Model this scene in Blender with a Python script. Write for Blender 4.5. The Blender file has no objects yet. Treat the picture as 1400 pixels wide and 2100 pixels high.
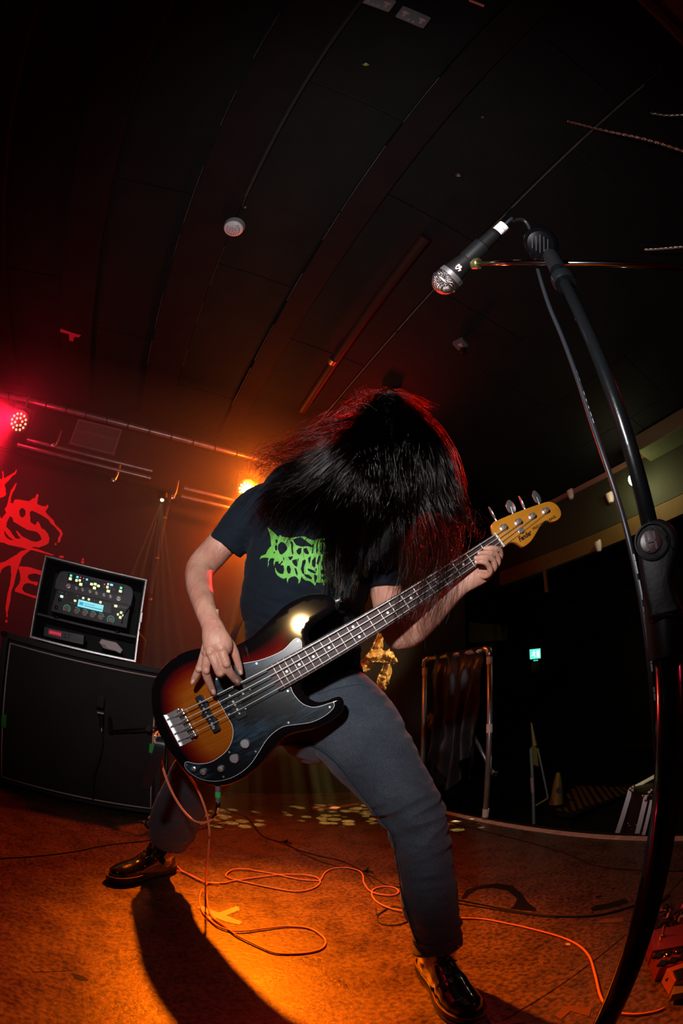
import bpy, bmesh, math, random
import numpy as np
from mathutils import Vector, Matrix, noise
from mathutils.bvhtree import BVHTree
random.seed(7); RNG = np.random.default_rng(7)
scene = bpy.context.scene
COL = scene.collection
V = Vector
# ------------------------------------------------------------------ camera (16 mm fisheye on full frame, portrait)
CAM_H = 0.78
PITCH, ROLL, LENS = math.radians(24.5), math.radians(2.6), 16.0
_z = V((math.sin(ROLL)*math.cos(PITCH), math.cos(ROLL)*math.cos(PITCH), -math.sin(PITCH)))
_f = V((0, 0, -1)); _h = (_f - _z*_f.dot(_z)).normalized(); _r = _h.cross(_z)
CAMROT = Matrix((_r, _h, _z))
cd = bpy.data.cameras.new('camera'); cam = bpy.data.objects.new('camera', cd); COL.objects.link(cam)
cd.type = 'PANO'; cd.sensor_fit = 'VERTICAL'; cd.sensor_width = 24; cd.sensor_height = 36
for holder in (cd, getattr(cd, 'cycles', None)):
    try:
        holder.panorama_type = 'FISHEYE_EQUISOLID'; holder.fisheye_lens = LENS; holder.fisheye_fov = math.pi
    except Exception: pass
cd.clip_start = 0.02; cd.clip_end = 60
cam.matrix_world = Matrix.Translation((0, 0, CAM_H)) @ CAMROT.to_4x4()
scene.camera = cam
scene.view_settings.view_transform = 'Standard'; scene.view_settings.look = 'None'
scene.view_settings.gamma = 1; scene.view_settings.use_curve_mapping = False
scene.view_settings.exposure = 0.0
w = bpy.data.worlds.new('world'); scene.world = w; w.use_nodes = True
w.node_tree.nodes['Background'].inputs[0].default_value = (0.004, 0.006, 0.006, 1)
w.node_tree.nodes['Background'].inputs[1].default_value = 0.3

def ray(x, y):
    X = (x-700)/2100*36; Y = -(y-1050)/2100*36
    r = math.hypot(X, Y); th = 2*math.asin(r/(2*LENS)); s = math.sin(th)/max(r, 1e-9)
    return CAMROT @ V((X*s, Y*s, -math.cos(th)))
EYE = V((0, 0, CAM_H))
def pd(x, y, d): return EYE + ray(x, y)*d                       # a point at distance d
def pY(x, y, Y): r = ray(x, y); return EYE + r*(Y/r.y)            # a point at depth Y
def pz(x, y, z): r = ray(x, y); return EYE + r*((z-CAM_H)/r.z)    # a point at height z
RA = math.radians(26); WX = V((math.cos(RA), math.sin(RA), 0)); WU = V((-math.sin(RA), math.cos(RA), 0))
def room(s, t, z=0): return WX*s + WU*t + V((0, 0, z))            # room axes: s along the back wall, t towards it
def st(p): return p.dot(WX), p.dot(WU)
def pt(x, y, t): r = ray(x, y); return EYE + r*(t/r.dot(WU))       # a point on the plane t = const
def ps(x, y, s): r = ray(x, y); return EYE + r*(s/r.dot(WX))
ROOMROT = Matrix.Rotation(RA, 4, 'Z')

# ------------------------------------------------------------------ lights
def look(o, target):
    d = (V(target) - o.location).normalized(); o.rotation_euler = d.to_track_quat('-Z', 'Y').to_euler()
def spot(name, loc, target, power, color, angle, blend=0.5, radius=0.03):
    l = bpy.data.lights.new(name, 'SPOT'); l.energy = power; l.color = color; l.spot_size = math.radians(angle)
    l.spot_blend = blend; l.shadow_soft_size = radius
    o = bpy.data.objects.new(name, l); COL.objects.link(o); o.location = loc; look(o, target); return o
ORANGE_LAMP = pt(506, 1004, 3.1); RED_LAMP = pt(38, 865, 3.1); BEAM_LAMP = pt(333, 1022, 3.15)
YEL_LAMP = pd(1295, 985, 4.3)
spot('camera_flash', (-0.20, 0.02, 1.12), (0.03, 0.95, 1.62), 66, (1.0, 0.965, 0.96), 150, 1.0, 0.03)
spot('orange_stage_light', ORANGE_LAMP - WU*0.12, pz(600, 1960, 0), 1400, (1.0, 0.165, 0.001), 34, 1.0, 0.05)
spot('orange_spill_light', ORANGE_LAMP - WU*0.10, ORANGE_LAMP + V((0.2, -0.6, -1.0)), 240, (1.0, 0.08, 0.0), 60, 1.0, 0.05)
spot('red_stage_light', RED_LAMP - WU*0.10, RED_LAMP + V((-0.7, -0.7, -0.8)), 330, (1.0, 0.006, 0.03), 130, 1.0, 0.06)
spot('red_banner_fill', (-2.9, 0.9, 2.4), (-2.2, 2.6, 1.4), 130, (1.0, 0.03, 0.05), 52, 0.9, 0.1)  # unseen lamp out of frame, added to brighten the banner's red ink
RED2_LAMP = pt(765, 1015, 3.1)
spot('red_rim_light', RED2_LAMP - WU*0.12, (0.2, 1.0, 1.5), 230, (1.0, 0.03, 0.012), 46, 0.8, 0.06)
spot('red_haze_light', RED2_LAMP - WU*0.10, RED2_LAMP + V((-0.2, -1, -0.05)), 60, (1.0, 0.012, 0.012), 120, 1.0, 0.06)
for nm_, lp_, pw_, cl_ in (('orange_lamp_glow', ORANGE_LAMP, 34, (1.0, 0.13, 0.003)), ('red_lamp_glow', RED_LAMP, 9, (1.0, 0.01, 0.04))):
    l = bpy.data.lights.new(nm_, 'POINT'); l.energy = pw_; l.color = cl_; l.shadow_soft_size = 0.05
    o = bpy.data.objects.new(nm_, l); COL.objects.link(o); o.location = lp_ - WU*0.14
spot('gold_cloth_fill', YEL_LAMP - V((0.15, 0.1, 0.05)), pt(775, 1355, 3.05), 420, (1.0, 0.72, 0.35), 13, 0.8, 0.02)  # narrow spot added to brighten the gold cloth
spot('red_side_fill', (2.3, 0.5, 2.4), (0.75, 0.6, 0.5), 26, (1.0, 0.01, 0.06), 40, 0.8, 0.06)  # unseen lamp added to redden the pedals and mic stand
spot('yellow_lamp_light', YEL_LAMP - V((0.16, 0.12, 0.0)), YEL_LAMP + V((0.25, 0.1, -0.25)), 9, (1.0, 0.9, 0.35), 165, 0.9, 0.03)

# ------------------------------------------------------------------ materials
def new_mat(name):
    m = bpy.data.materials.new(name); m.use_nodes = True; nt = m.node_tree
    return m, nt, nt.nodes['Principled BSDF']
def mat(name, color, rough=0.5, metal=0.0, spec=0.5, bump=0.0, bscale=40.0, var=0.0, vscale=6.0, coat=0.0, stretch=None, emit=None, estr=1.0, rvar=0.0):
    m, nt, b = new_mat(name)
    c = (*color[:3], 1)
    b.inputs['Base Color'].default_value = c; b.inputs['Roughness'].default_value = rough; b.inputs['Metallic'].default_value = metal
    b.inputs['Specular IOR Level'].default_value = spec; b.inputs['Coat Weight'].default_value = coat; b.inputs['Coat Roughness'].default_value = 0.06
    if emit:
        b.inputs['Emission Color'].default_value = (*emit, 1); b.inputs['Emission Strength'].default_value = estr
    if bump or var or rvar:
        tc = nt.nodes.new('ShaderNodeTexCoord'); mp = nt.nodes.new('ShaderNodeMapping'); nt.links.new(tc.outputs['Object'], mp.inputs[0])
        if stretch: mp.inputs['Scale'].default_value = stretch
    if bump:
        n = nt.nodes.new('ShaderNodeTexNoise'); n.inputs['Scale'].default_value = bscale; n.inputs['Detail'].default_value = 6
        nt.links.new(mp.outputs[0], n.inputs[0])
        bp = nt.nodes.new('ShaderNodeBump'); bp.inputs['Strength'].default_value = bump; bp.inputs['Distance'].default_value = 0.003
        nt.links.new(n.outputs[0], bp.inputs['Height']); nt.links.new(bp.outputs[0], b.inputs['Normal'])
    if var or rvar:
        n = nt.nodes.new('ShaderNodeTexNoise'); n.inputs['Scale'].default_value = vscale; n.inputs['Detail'].default_value = 8; n.inputs['Roughness'].default_value = 0.65
        nt.links.new(mp.outputs[0], n.inputs[0])
        if var:
            r = nt.nodes.new('ShaderNodeValToRGB'); r.color_ramp.elements[0].position = 0.3; r.color_ramp.elements[1].position = 0.7
            r.color_ramp.elements[0].color = (*[x*(1-var) for x in color[:3]], 1); r.color_ramp.elements[1].color = (*[min(1, x*(1+var)) for x in color[:3]], 1)
            nt.links.new(n.outputs[0], r.inputs[0]); nt.links.new(r.outputs[0], b.inputs['Base Color'])
        if rvar:
            mr = nt.nodes.new('ShaderNodeMapRange'); mr.inputs[1].default_value = 0.3; mr.inputs[2].default_value = 0.7
            mr.inputs[3].default_value = max(0.02, rough-rvar); mr.inputs[4].default_value = min(1, rough+rvar)
            nt.links.new(n.outputs[0], mr.inputs[0]); nt.links.new(mr.outputs[0], b.inputs['Roughness'])
    return m
def emis(name, color, s):
    m, nt, b = new_mat(name); b.inputs['Base Color'].default_value = (0.02, 0.02, 0.02, 1)
    b.inputs['Emission Color'].default_value = (*color, 1); b.inputs['Emission Strength'].default_value = s; return m
M = dict(
    black=mat('black_plastic', (0.005, 0.005, 0.006), 0.38, spec=0.35),
    blackmatte=mat('matte_black', (0.012, 0.012, 0.012), 0.75, bump=0.3, bscale=200),
    tolex=mat('black_tolex', (0.018, 0.018, 0.02), 0.55, bump=0.8, bscale=260),
    chrome=mat('chrome', (0.8, 0.8, 0.82), 0.3, 0.9),
    steel=mat('brushed_steel', (0.55, 0.52, 0.5), 0.32, 1.0, var=0.15, vscale=20),
    alu=mat('aluminium_edge', (0.55, 0.52, 0.52), 0.4, 1.0, bump=0.2, bscale=60, var=0.2, vscale=15),
    white=mat('white_plastic', (0.62, 0.55, 0.56), 0.45),
    tapewhite=mat('white_cloth_tape', (0.8, 0.78, 0.78), 0.7, bump=0.3, bscale=300),
    tapecream=mat('cream_masking_tape', (0.75, 0.6, 0.33), 0.7, bump=0.3, bscale=120, var=0.12, vscale=30),
    green=mat('green_tape', (0.03, 0.5, 0.1), 0.6),
    orange=mat('orange_cable', (0.95, 0.30, 0.16), 0.42, var=0.06, vscale=12),
    cable=mat('black_cable', (0.012, 0.012, 0.014), 0.5),
)

# ------------------------------------------------------------------ object helpers
def tag(o, label=None, cat=None, group=None, kind=None):
    if label: o['label'] = label
    if cat: o['category'] = cat
    if group: o['group'] = group
    if kind: o['kind'] = kind
    return o
def empty(name, loc, label, cat, group=None):
    o = bpy.data.objects.new(name, None); o.empty_display_size = 0.05; COL.objects.link(o); o.location = loc
    return tag(o, label, cat, group)
def link_mesh(name, me, m=None, parent=None, smooth=False):
    o = bpy.data.objects.new(name, me); COL.objects.link(o)
    if m is not None: me.materials.append(m)
    if smooth:
        me.polygons.foreach_set('use_smooth', [True]*len(me.polygons))
        if smooth == 'angle':
            try: me.set_sharp_from_angle(angle=math.radians(35))
            except Exception: pass
    if parent is not None:
        o.parent = parent; o.matrix_parent_inverse = pmw(parent).inverted()
    return o
def pmw(o):
    m = o.matrix_basis.copy()
    while o.parent is not None:
        m = o.parent.matrix_basis @ o.matrix_parent_inverse @ m if False else (o.parent.matrix_basis @ o.matrix_parent_inverse @ m)
        o = o.parent
    return m
class MB:
    """collects vertices and faces, links them as one mesh"""
    def __init__(s): s.v = []; s.f = []
    def add(s, vs, fs):
        b = len(s.v); s.v += [tuple(v) for v in vs]; s.f += [tuple(i+b for i in f) for f in fs]; return s
    def box(s, c, size, R=None, bevel=0.0):
        bm = bmesh.new(); bmesh.ops.create_cube(bm, size=1)
        for v in bm.verts: v.co = V((v.co.x*size[0], v.co.y*size[1], v.co.z*size[2]))
        if bevel: bmesh.ops.bevel(bm, geom=bm.edges[:], offset=bevel, segments=2, affect='EDGES', profile=0.6)
        return s.bm(bm, c, R)
    def bm(s, bm, c=(0, 0, 0), R=None):
        bm.verts.ensure_lookup_table(); c = V(c)
        vs = [(R @ v.co if R is not None else v.co) + c for v in bm.verts]
        fs = [[v.index for v in f.verts] for f in bm.faces]; bm.free(); return s.add(vs, fs)
    def rbox(s, c, size, bevel=0.0): return s.box(c, size, ROOMROT.to_3x3(), bevel)
    def tube(s, pts, r, n=8, cap=True):
        pts = [V(p) for p in pts]; k = len(pts); rs = r if hasattr(r, '__len__') else [r]*k
        T = [(pts[min(i+1, k-1)] - pts[max(i-1, 0)]).normalized() for i in range(k)]
        a = T[0].orthogonal().normalized(); vs = []
        for i in range(k):
            a = (a - T[i]*a.dot(T[i])).normalized(); b = T[i].cross(a)
            for j in range(n):
                t = 2*math.pi*j/n; vs.append(pts[i] + (a*math.cos(t) + b*math.sin(t))*rs[i])
        fs = [(i*n+j, i*n+(j+1) % n, (i+1)*n+(j+1) % n, (i+1)*n+j) for i in range(k-1) for j in range(n)]
        if cap: fs += [tuple(range(n))[::-1], tuple(range((k-1)*n, k*n))]
        return s.add(vs, fs)
    def lathe(s, prof, c, axis=(0, 0, 1), n=24):
        """prof: (radius, distance along axis)"""
        q = V((0, 0, 1)).rotation_difference(V(axis).normalized()); c = V(c); vs = []
        for r, h in prof:
            for j in range(n):
                t = 2*math.pi*j/n; vs.append(c + q @ V((r*math.cos(t), r*math.sin(t), h)))
        k = len(prof)
        fs = [(i*n+j, i*n+(j+1) % n, (i+1)*n+(j+1) % n, (i+1)*n+j) for i in range(k-1) for j in range(n)]
        fs += [tuple(range(n))[::-1], tuple(range((k-1)*n, k*n))]
        return s.add(vs, fs)
    def ball(s, c, r, sc=(1, 1, 1), R=None, n=2):
        bm = bmesh.new(); bmesh.ops.create_icosphere(bm, subdivisions=n, radius=1)
        for v in bm.verts: v.co = V((v.co.x*r*sc[0], v.co.y*r*sc[1], v.co.z*r*sc[2]))
        return s.bm(bm, c, R)
    def prism(s, poly, thick, frame=None, z0=0.0, bevel=0.0, seg=2):
        """poly 2D list, extruded from z0-thick to z0 in local z; frame maps local to world"""
        bm = bmesh.new(); vs = [bm.verts.new((x, y, z0)) for x, y in poly]
        f = bm.faces.new(vs); f.normal_update()
        if f.normal.z < 0: f.normal_flip()
        ext = bmesh.ops.extrude_face_region(bm, geom=[f])
        for v in [g for g in ext['geom'] if isinstance(g, bmesh.types.BMVert)]: v.co.z -= thick
        bm.normal_update()
        if bevel:
            es = [e for e in bm.edges if abs(e.verts[0].co.z - e.verts[1].co.z) < 1e-6]
            bmesh.ops.bevel(bm, geom=es, offset=bevel, segments=seg, affect='EDGES', profile=0.5)
        bmesh.ops.recalc_face_normals(bm, faces=bm.faces[:])
        bm.verts.ensure_lookup_table()
        g = (lambda p: frame @ p) if frame is not None else (lambda p: p)
        idx = {v: i for i, v in enumerate(bm.verts)}
        s.add([g(v.co) for v in bm.verts], [[idx[v] for v in f.verts] for f in bm.faces]); bm.free(); return s
    def build(s, name, m, parent=None, smooth=False, label=None, kind=None):
        me = bpy.data.meshes.new(name); me.from_pydata(s.v, [], s.f); me.update()
        o = link_mesh(name, me, m, parent, smooth)
        if label: o['label'] = label
        if kind: o['kind'] = kind
        return o
def catmull(P, sub=6):
    P = [np.array(p, float) for p in P]; out = []
    for i in range(len(P)-1):
        a = P[i-1] if i else 2*P[0]-P[1]; b = P[i]; c = P[i+1]; d = P[i+2] if i+2 < len(P) else 2*P[-1]-P[-2]
        for k in range(sub):
            t = k/sub; out.append(0.5*((2*b)+(-a+c)*t+(2*a-5*b+4*c-d)*t*t+(-a+3*b-3*c+d)*t**3))
    out.append(P[-1]); return out
def closed_catmull(P, sub=4):
    P = [np.array(p, float) for p in P]; n = len(P); out = []
    for i in range(n):
        a, b, c, d = P[i-1], P[i], P[(i+1) % n], P[(i+2) % n]
        for k in range(sub):
            t = k/sub; out.append(0.5*((2*b)+(-a+c)*t+(2*a-5*b+4*c-d)*t*t+(-a+3*b-3*c+d)*t**3))
    return [tuple(p) for p in out]
def fontmesh(text, size, name='lettering', extrude=0.0004, shear=0.0, bold=0.0):
    cu = bpy.data.curves.new(name, 'FONT'); cu.body = text; cu.size = size; cu.extrude = extrude; cu.shear = shear; cu.offset = bold
    cu.align_x = 'LEFT'; cu.align_y = 'CENTER'; cu.resolution_u = 3
    o = bpy.data.objects.new(name, cu); COL.objects.link(o)
    dg = bpy.context.evaluated_depsgraph_get(); me = bpy.data.meshes.new_from_object(o.evaluated_get(dg))
    bpy.data.objects.remove(o); me.materials.clear(); return me
# ================================================================== THE SETTING
def floor_mat():
    m, nt, b = new_mat('scuffed_stage_boards'); N = nt.nodes; L = nt.links
    tc = N.new('ShaderNodeTexCoord')
    def noi(sc, det=8, rough=0.6, scale=None, off=0):
        mp = N.new('ShaderNodeMapping'); L.new(tc.outputs['Object'], mp.inputs[0]); mp.inputs['Location'].default_value = (off, off, 0)
        mp.inputs['Rotation'].default_value = (0, 0, -RA)
        if scale: mp.inputs['Scale'].default_value = scale
        n = N.new('ShaderNodeTexNoise'); n.inputs['Scale'].default_value = sc; n.inputs['Detail'].default_value = det; n.inputs['Roughness'].default_value = rough
        L.new(mp.outputs[0], n.inputs[0]); return n.outputs[0]
    def ramp(src, p0, p1, c0, c1):
        r = N.new('ShaderNodeValToRGB'); r.color_ramp.elements[0].position = p0; r.color_ramp.elements[1].position = p1
        r.color_ramp.elements[0].color = (*c0, 1); r.color_ramp.elements[1].color = (*c1, 1); L.new(src, r.inputs[0]); return r.outputs[0]
    def mix(f, a, c, mode='MIX'):
        x = N.new('ShaderNodeMix'); x.data_type = 'RGBA'; x.blend_type = mode
        if isinstance(f, float): x.inputs[0].default_value = f
        else: L.new(f, x.inputs[0])
        L.new(a, x.inputs[6])
        if isinstance(c, tuple): x.inputs[7].default_value = c
        else: L.new(c, x.inputs[7])
        return x.outputs[2]
    big = noi(1.6); mid = noi(9, off=3); fine = noi(70, 4, off=7); streak = noi(26, 6, 0.7, (1, 4, 1), 5); spk = noi(160, 2, off=9)
    base = ramp(big, 0.3, 0.72, (0.10, 0.066, 0.042), (0.155, 0.10, 0.062))
    dirt = ramp(mid, 0.40, 0.58, (0.6, 0.6, 0.6), (1, 1, 1)); c = mix(0.75, base, dirt, 'MULTIPLY')
    c = mix(0.5, c, ramp(streak, 0.35, 0.6, (0.5, 0.5, 0.5), (1.1, 1.1, 1.1)), 'MULTIPLY')
    c = mix(0.95, c, ramp(fine, 0.38, 0.58, (0.35, 0.35, 0.35), (1.5, 1.5, 1.5)), 'MULTIPLY')
    c = mix(ramp(spk, 0.735, 0.75, (0, 0, 0), (1, 1, 1)), c, (0.45, 0.36, 0.25, 1))
    L.new(c, b.inputs['Base Color'])
    L.new(ramp(mid, 0.35, 0.65, (0.24,)*3, (0.40,)*3), b.inputs['Roughness'])
    bp = N.new('ShaderNodeBump'); bp.inputs['Strength'].default_value = 0.7; bp.inputs['Distance'].default_value = 0.003
    L.new(mix(0.5, fine, streak), bp.inputs['Height']); L.new(bp.outputs[0], b.inputs['Normal'])
    return m
M['floor'] = floor_mat()
M['ceil'] = mat('dark_ceiling_board', (0.0042, 0.0055, 0.0053), 0.8, spec=0.2, bump=0.5, bscale=50, var=0.35, vscale=5)
M['beam'] = mat('dark_beam_red_tint', (0.006, 0.0032, 0.0035), 0.8, spec=0.2, bump=0.4, bscale=30, var=0.3, vscale=8)  # faint maroon in the colour stands in for red light on the beams
M['wall'] = mat('black_stage_wall', (0.022, 0.014, 0.016), 0.7, bump=0.4, bscale=25, var=0.3, vscale=3)
M['venue'] = mat('dark_green_wall', (0.012, 0.017, 0.007), 0.7, bump=0.3, bscale=20, var=0.3, vscale=3)
fl = MB().rbox(room(-0.75, 1.2, -0.04), (5.76, 4.6, 0.035)).build('floor', M['blackmatte'], kind='structure')
rows = [(-1.09, -0.71), (-0.71, 0.51), (0.51, 1.98), (1.98, 3.2), (3.2, 3.47)]
for i, (t0, t1) in enumerate(rows):
    off = [0.3, -0.9, -1.1, -0.9, 0.2][i]; s = off - 4.88
    while s < 2.1:
        s0, s1 = max(s, -3.6), min(s+2.44, 2.1)
        if s1 - s0 > 0.05:
            MB().rbox(room((s0+s1)/2, (t0+t1)/2, -0.011), (s1-s0-0.002, t1-t0-(0.005 if i == 1 else 0.002), 0.022), 0.001).build('floorboard', M['floor'], fl)
        s += 2.44
# taped stage edge
M['edge'] = mat('worn_pale_edge_tape', (0.9, 0.62, 0.48), 0.6, bump=0.4, bscale=40, var=0.35, vscale=18)
tr = MB().rbox(room(2.045, 1.2, 0.0017), (0.055, 4.6, 0.003)).build('trim_1', M['edge'], kind='structure')
MB().rbox(room(2.105, 1.2, -0.3), (0.03, 4.6, 0.6)).build('trim_2', M['blackmatte'], kind='structure')
vf = MB().rbox(room(5.6, 4.0, -0.62), (7.0, 10.5, 0.04)).build('floor_venue', mat('venue_floor', (0.01, 0.01, 0.011), 0.6, var=0.3), kind='structure')
# ceiling: boards between proud beams
ce = MB().rbox(room(2.5, 3.5, 2.98), (13.0, 11.5, 0.08)).build('ceiling', M['blackmatte'], kind='structure')
beams = [(-3.15, -2.91), (-2.44, -2.2), (-1.73, -1.49), (-1.02, -0.78), (-0.31, -0.06), (0.41, 0.55)]
for a, b_ in beams:
    MB().rbox(room((a+b_)/2, 1.0, 2.905), (b_-a, 4.9, 0.05), 0.004).build('ceiling_beam', M['beam'], ce)
gaps = [(-3.9, -3.15), (-2.91, -2.44), (-2.2, -1.73), (-1.49, -1.02), (-0.78, -0.31), (-0.06, 0.41), (0.55, 1.10), (1.12, 1.83), (1.83, 2.54), (2.54, 3.25), (3.25, 3.9)]
for i, (a, b_) in enumerate(gaps):
    t = -1.6 + (i % 3)*0.4
    while t < 3.4:
        t1 = min(t+1.2, 3.44)
        MB().rbox(room((a+b_)/2, (t+t1)/2, 2.925), (b_-a-0.005, t1-t-0.005, 0.02), 0.002).build('ceiling_board', M['ceil'], ce); t += 1.2
M['seam'] = mat('pale_flaking_seam', (0.07, 0.065, 0.06), 0.8, var=0.6, vscale=12)
for s_, w_ in ((1.11, 0.007), (-0.315, 0.0025), (-0.055, 0.0025), (0.405, 0.003)):
    k = MB()
    if w_ > 0.005: spans = [(-0.6, 0.5), (0.55, 1.6), (1.62, 3.3)]
    else: spans = [(a, a+random.uniform(0.15, 0.5)) for a in np.arange(0.1, 2.6, 0.45)]
    for a, b_ in spans: k.rbox(room(s_, (a+b_)/2, 2.9125 if w_ > 0.005 else 2.8790), (w_, b_-a, 0.002))
    k.build('seam_strip', M['seam'], ce)
# walls
wb = MB().rbox(room(-0.4, 3.48, 1.45), (7.1, 0.06, 2.98)).build('wall_back', M['wall'], kind='structure')
MB().rbox(room(-3.93, 1.2, 1.45), (0.06, 4.6, 2.98)).build('wall_left', M['wall'], kind='structure')
MB().rbox(room(-0.9, -1.13, 1.45), (6.1, 0.06, 2.98)).build('wall_front', M['blackmatte'], kind='structure')
MB().rbox(room(3.12, 3.65, 1.15), (0.05, 0.28, 3.5)).build('wall_corner', M['wall'], kind='structure')
MB().rbox(room(9.05, 4.0, 1.15), (0.06, 10.4, 3.6)).build('wall_right', M['venue'], kind='structure')
MB().rbox(room(6.0, 9.2, 1.15), (6.2, 0.06, 3.6)).build('wall_far', M['venue'], kind='structure')
MB().rbox(room(-0.4, 3.36, 2.86), (6.9, 0.1, 0.08)).build('trim_3', M['beam'], kind='structure')
# lowered bulkhead over the side of the room
bk = MB().rbox(room(4.2, 2.0, 2.62), (0.66, 7.6, 0.56)).build('bulkhead', M['venue'], kind='structure')
MB().rbox(room(3.86, 2.0, 2.87), (0.03, 7.6, 0.05)).build('trim_4', mat('pinkish_brown_batten', (0.2, 0.1, 0.08), 0.7), kind='structure')
MB().rbox(room(3.9, 2.4, 2.25), (0.06, 6.6, 0.17)).build('trim_5', mat('ochre_batten', (0.09, 0.05, 0.008), 0.7, var=0.2), kind='structure')
for t_ in (2.9, 5.0): MB().rbox(room(3.88, t_, 2.05), (0.03, 0.04, 0.26)).build('bulkhead_bracket', M['steel'], bk)

# haze hanging over the back of the stage
def volmat():
    m = bpy.data.materials.new('stage_haze'); m.use_nodes = True; nt = m.node_tree; nt.nodes.clear()
    o = nt.nodes.new('ShaderNodeOutputMaterial'); v = nt.nodes.new('ShaderNodeVolumePrincipled')
    v.inputs['Density'].default_value = 0.21; v.inputs['Color'].default_value = (0.9, 0.9, 0.9, 1); v.inputs['Anisotropy'].default_value = 0.3
    nt.links.new(v.outputs[0], o.inputs['Volume']); return m
hz = MB().prism([tuple(room(*q)[:2]) for q in ((-3.8, 2.56), (2.0, 2.56), (2.0, 3.43), (-3.8, 3.43))], 2.78, None, 2.8).build('haze', volmat(), kind='stuff')

# ================================================================== CEILING AND WALL FITTINGS
def frame_at(loc, xdir, zdir):
    z = V(zdir).normalized(); x = (V(xdir) - z*V(xdir).dot(z)).normalized(); y = z.cross(x)
    return Matrix(((x.x, y.x, z.x, loc[0]), (x.y, y.y, z.y, loc[1]), (x.z, y.z, z.z, loc[2]), (0, 0, 0, 1)))
def rrect(w, h, r, n=4):
    out = []
    for cx, cy, a in ((w/2-r, h/2-r, 0), (-w/2+r, h/2-r, 90), (-w/2+r, -h/2+r, 180), (w/2-r, -h/2+r, 270)):
        for k in range(n+1):
            t = math.radians(a+90*k/n); out.append((cx+r*math.cos(t), cy+r*math.sin(t)))
    return out
# smoke detector
c = pz(480, 466, 2.865); t = empty('smoke_detector', c, 'round white smoke detector on the dark ceiling', 'detector')
MB().lathe([(0.052, 0.015), (0.056, 0.012), (0.056, 0.0), (0.05, -0.02)], (c.x, c.y, 2.868), n=40).build('base', mat('grey_base', (0.25, 0.27, 0.26), 0.5), t, 'angle')
MB().lathe([(0.05, 0.0), (0.05, -0.012), (0.042, -0.02), (0.03, -0.023)], (c.x, c.y, 2.86), n=40).build('cover', mat('detector_white', (0.75, 0.66, 0.68), 0.45), t, 'angle')
k = MB()
for i in range(15):
    a = math.radians(-40+i*19); k.box((c.x+0.033*math.cos(a), c.y+0.033*math.sin(a), 2.8385), (0.007, 0.004, 0.004), Matrix.Rotation(a, 3, 'Z'))
k.build('vent_slot', M['black'], t)
MB().lathe([(0.026, 0), (0.026, -0.006), (0.022, -0.009)], (c.x, c.y, 2.837), n=24).build('sensor_cap', mat('sensor_pale', (0.6, 0.55, 0.6), 0.4), t, 'angle')
k = MB()
for i in range(9):
    a = i*2*math.pi/9; k.box((c.x+0.017*math.cos(a), c.y+0.017*math.sin(a), 2.8275), (0.010, 0.0025, 0.003), Matrix.Rotation(a, 3, 'Z'))
k.build('petal_slot', mat('purple_grey', (0.18, 0.12, 0.2), 0.5), t)
MB().lathe([(0.006, 0), (0.006, -0.003)], (c.x, c.y, 2.8275), n=14).build('indicator', mat('amber_dot', (0.8, 0.25, 0.02), 0.4), t)
# conduit to it, and round pipe
tag(MB().tube([room(-0.058, 1.1, 2.873), room(-0.058, 0.4, 2.873), room(-0.058, -0.2, 2.873)], 0.009, 8).build('cable_conduit', mat('dark_conduit', (0.02, 0.025, 0.025), 0.4), None, 'angle'),
    'thin dark conduit running along the ceiling to the smoke detector', 'conduit')
t = empty('ceiling_pipe', room(0.86, 1.0, 2.86), 'dark brown pipe strapped under the ceiling above the musician', 'pipe')
mpipe = mat('brown_pipe', (0.02, 0.008, 0.006), 0.6, spec=0.2)
MB().tube([room(0.84, 0.9, 2.86), room(0.86, 1.6, 2.855), room(0.9, 2.6, 2.85)], 0.03, 12).build('tube', mpipe, t, 'angle')
MB().tube([room(0.865, 1.98, 2.855), room(0.866, 2.02, 2.855)], 0.034, 14).build('clamp', M['steel'], t, 'angle')
# power sockets on the ceiling
msock = mat('socket_plate', (0.08, 0.085, 0.095), 0.4); mface = mat('socket_recess', (0.5, 0.28, 0.3), 0.5)
def socket(p, xd, scale, gangs, label, zoff=2.9):
    c = pz(p[0], p[1], zoff)
    F = frame_at((c.x, c.y, zoff-0.004), xd, (0, 0, -1)); t = empty('power_socket', c, label, 'socket', 'sockets on the ceiling')
    W_ = 0.146*scale if gangs == 2 else 0.086*scale; H_ = 0.086*scale
    MB().prism(rrect(W_, H_, 0.008), 0.022, F, 0.022, 0.002).build('plate', msock, t)
    for g in ([-0.042, 0.042] if gangs == 2 else [0]):
        k = MB(); g *= scale
        poly = [(-0.016, 0.02), (0.016, 0.02), (0.016, 0.006), (0.006, 0.006), (0.006, -0.016), (-0.006, -0.016), (-0.006, 0.006), (-0.016, 0.006)]
        k.prism([(x*scale+g, y*scale-0.004) for x, y in poly], 0.003, F, 0.0245); k.build('outlet', mface, t)
        k = MB()
        for hx, hy in ((-0.010, 0.011), (0.010, 0.011), (0, -0.013)):
            k.box(F @ V((g+hx*scale, hy*scale, 0.0247)), (0.004, 0.003, 0.002))
        k.build('pin_hole', M['black'], t)
        q = MB().box(F @ V((g*0.3, -0.026*scale, 0.026)), (0.009, 0.009, 0.006), F.to_3x3(), 0.001).build('rocker_switch', mface, t)
    return F, t
xd = pz(890, 60, 2.9) - pz(740, 0, 2.9)
socket((846, 35), xd, 0.86, 2, 'double grey power socket on the ceiling, the right one of the two side by side')
socket((775, 3), xd, 0.86, 2, 'double grey power socket cut by the top edge of the picture')
F, t = socket((943, 702), pz(965, 690, 2.9)-pz(920, 712, 2.9), 0.9, 1, 'single grey socket with a black plug on the ceiling above the long hair')
MB().lathe([(0.018, 0), (0.018, 0.03), (0.01, 0.034)], F @ V((-0.005, -0.035, 0.022)), (0, 0, -1), 16).build('plug', M['black'], t, 'angle')
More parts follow.
